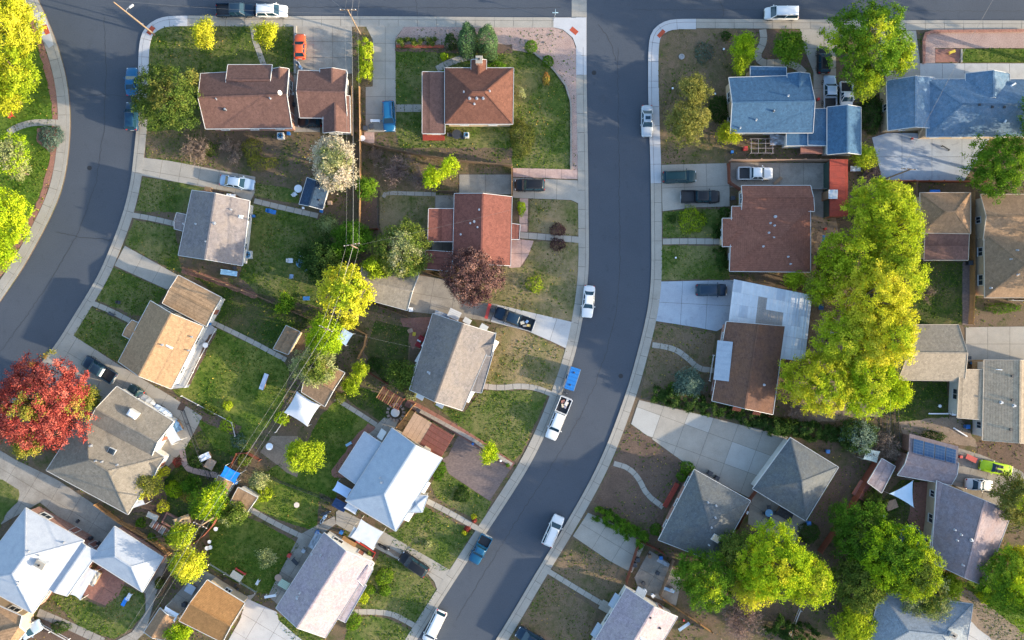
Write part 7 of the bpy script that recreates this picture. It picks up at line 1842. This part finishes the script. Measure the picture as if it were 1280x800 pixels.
# right side
tarp(1089, 569, -15, 1.1, .9, 2.0, paint('cream_green', (.5,.54,.46)), 'pale cream tarpaulin box at the alley corner', 'canopy', 'canopy', .05, True); bin_(1034, 564, 0, plb, 'blue tub on the dirt behind the grey hip garage', .8)
tablebox(1222, 456, 0, .9, .8, wood_gold, 'cedar crate table on the step above the grey roof', .9, 'garden_table', 'table'); bin_(1211, 447, 0, plk, 'round dark grill beside the pale driveway', .7, 'barbecue_grill', 'grill'); bin_(1215, 454, 0, plb, 'blue pot beside the cedar crate table', .5, 'plant_pot', 'pot')
tablebox(1173, 517, 0, 1.6, .1, plw, 'long white pipe lying at the end of the dark lawn', .2, 'pipe', 'pipe', 1); bin_(1190, 516, 0, plw, 'white cabinet at the corner of the grey roof', 1.0, 'cabinet', 'cabinet'); tableround(1174.5, 507.5, .25, plw, 'tiny white stool on the fenced dark lawn', .4, cat='stool', name='stool')
bin_(1192, 506, 0, plk, 'dark drum beside the white cabinet at the grey roof', .8, 'barrel', 'barrel'); tablebox(1199+1, 540, -32, 1.3, .1, plw, 'white pole lying on the bare soil below the grey roof', .2, 'pipe', 'pipe', 1); bin_(1208, 533, 0, plb, 'blue bin below the grey roof', .9)
tablebox(1214, 573, -25, .9, .4, plr, 'red garden cart above the lime sports car', .6, 'garden_cart', 'cart'); bin_(1201, 571, 0, plr, 'small red bin right of the solar panels', .6)
tablebox(1190, 60+2+3, 20, .5, .2, paint('toy_yellow', (.6,.45,.03)), 'small yellow bench on the red brick pad', .4, 'bench', 'bench', 2)
tarp(1168, 239, 0, .8, .2, .8, tarpblue, 'bright blue roll behind the sand tan hip roof', 'roll', 'roll'); bin_(1211, 329, 0, plk, 'round dark drum at the corner of the flat brown extension', 1.0, 'barrel', 'barrel')
tablebox(1035+1, 414, -20, .7, .25, plw, 'white board lying on the bare dirt beside the yellow grove', .2, 'board', 'board', 2)
tablebox(1182, 184+1, -30, .7, .1, plk, 'dark metal frame on the blue painted yard', .4, 'frame', 'frame', 2); bin_(1141, 173, 0, plr, 'red can under the eave of the light blue roof', .4, 'bucket', 'bucket')
bin_(1014, 124, 0, plk, 'dark bin between the blue roof and the old pickup', .8); bin_(1023, 124, 0, plr, 'red and white drum between the blue roof and the old pickup', .6, 'barrel', 'barrel')

p = W(839, 619, .4); r = root('front_steps', (p.x, p.y, Z0), 'red brick step strip along the front wall of the dark blue-grey hip roof', 'steps', rz=R(61))
for i in range(6): MB().box(-2.1+i*.7, -1.42+i*.7, -.35, .35, 0, .32+.01*(i % 2)).build('step', surf('red_tile', (.27, .055, .04), var=.2), r)

# ================================================================== the next lots, just past the right and top edges
tree(1318,150,44,12,'green','tall green tree in the next lot past the upper right corner', dens=.6, group='trees in the neighbouring lots')
tree(1345,60,40,11,'mid','broad tree in the next lot beyond the pink gravel terrace', dens=.6, group='trees in the neighbouring lots')
tree(1372,330,48,13,'limey','big yellow-green tree in the next lot past the long tan-brown house', dens=.6, group='trees in the neighbouring lots')
tree(1335,790,46,11,'lime','lime tree in the next lot past the lower right lawn', dens=.6, group='trees in the neighbouring lots')
tree(1420,-75,42,11,'yellow','yellow tree across the top street, far right', dens=.6, group='trees in the neighbouring lots')
tree(905,-72,40,9,'green','green tree across the top street above the corner yard', dens=.6, group='trees in the neighbouring lots')
lawn([(1292,38),(1420,38),(1420,1060),(1292,1060)], g_mid)
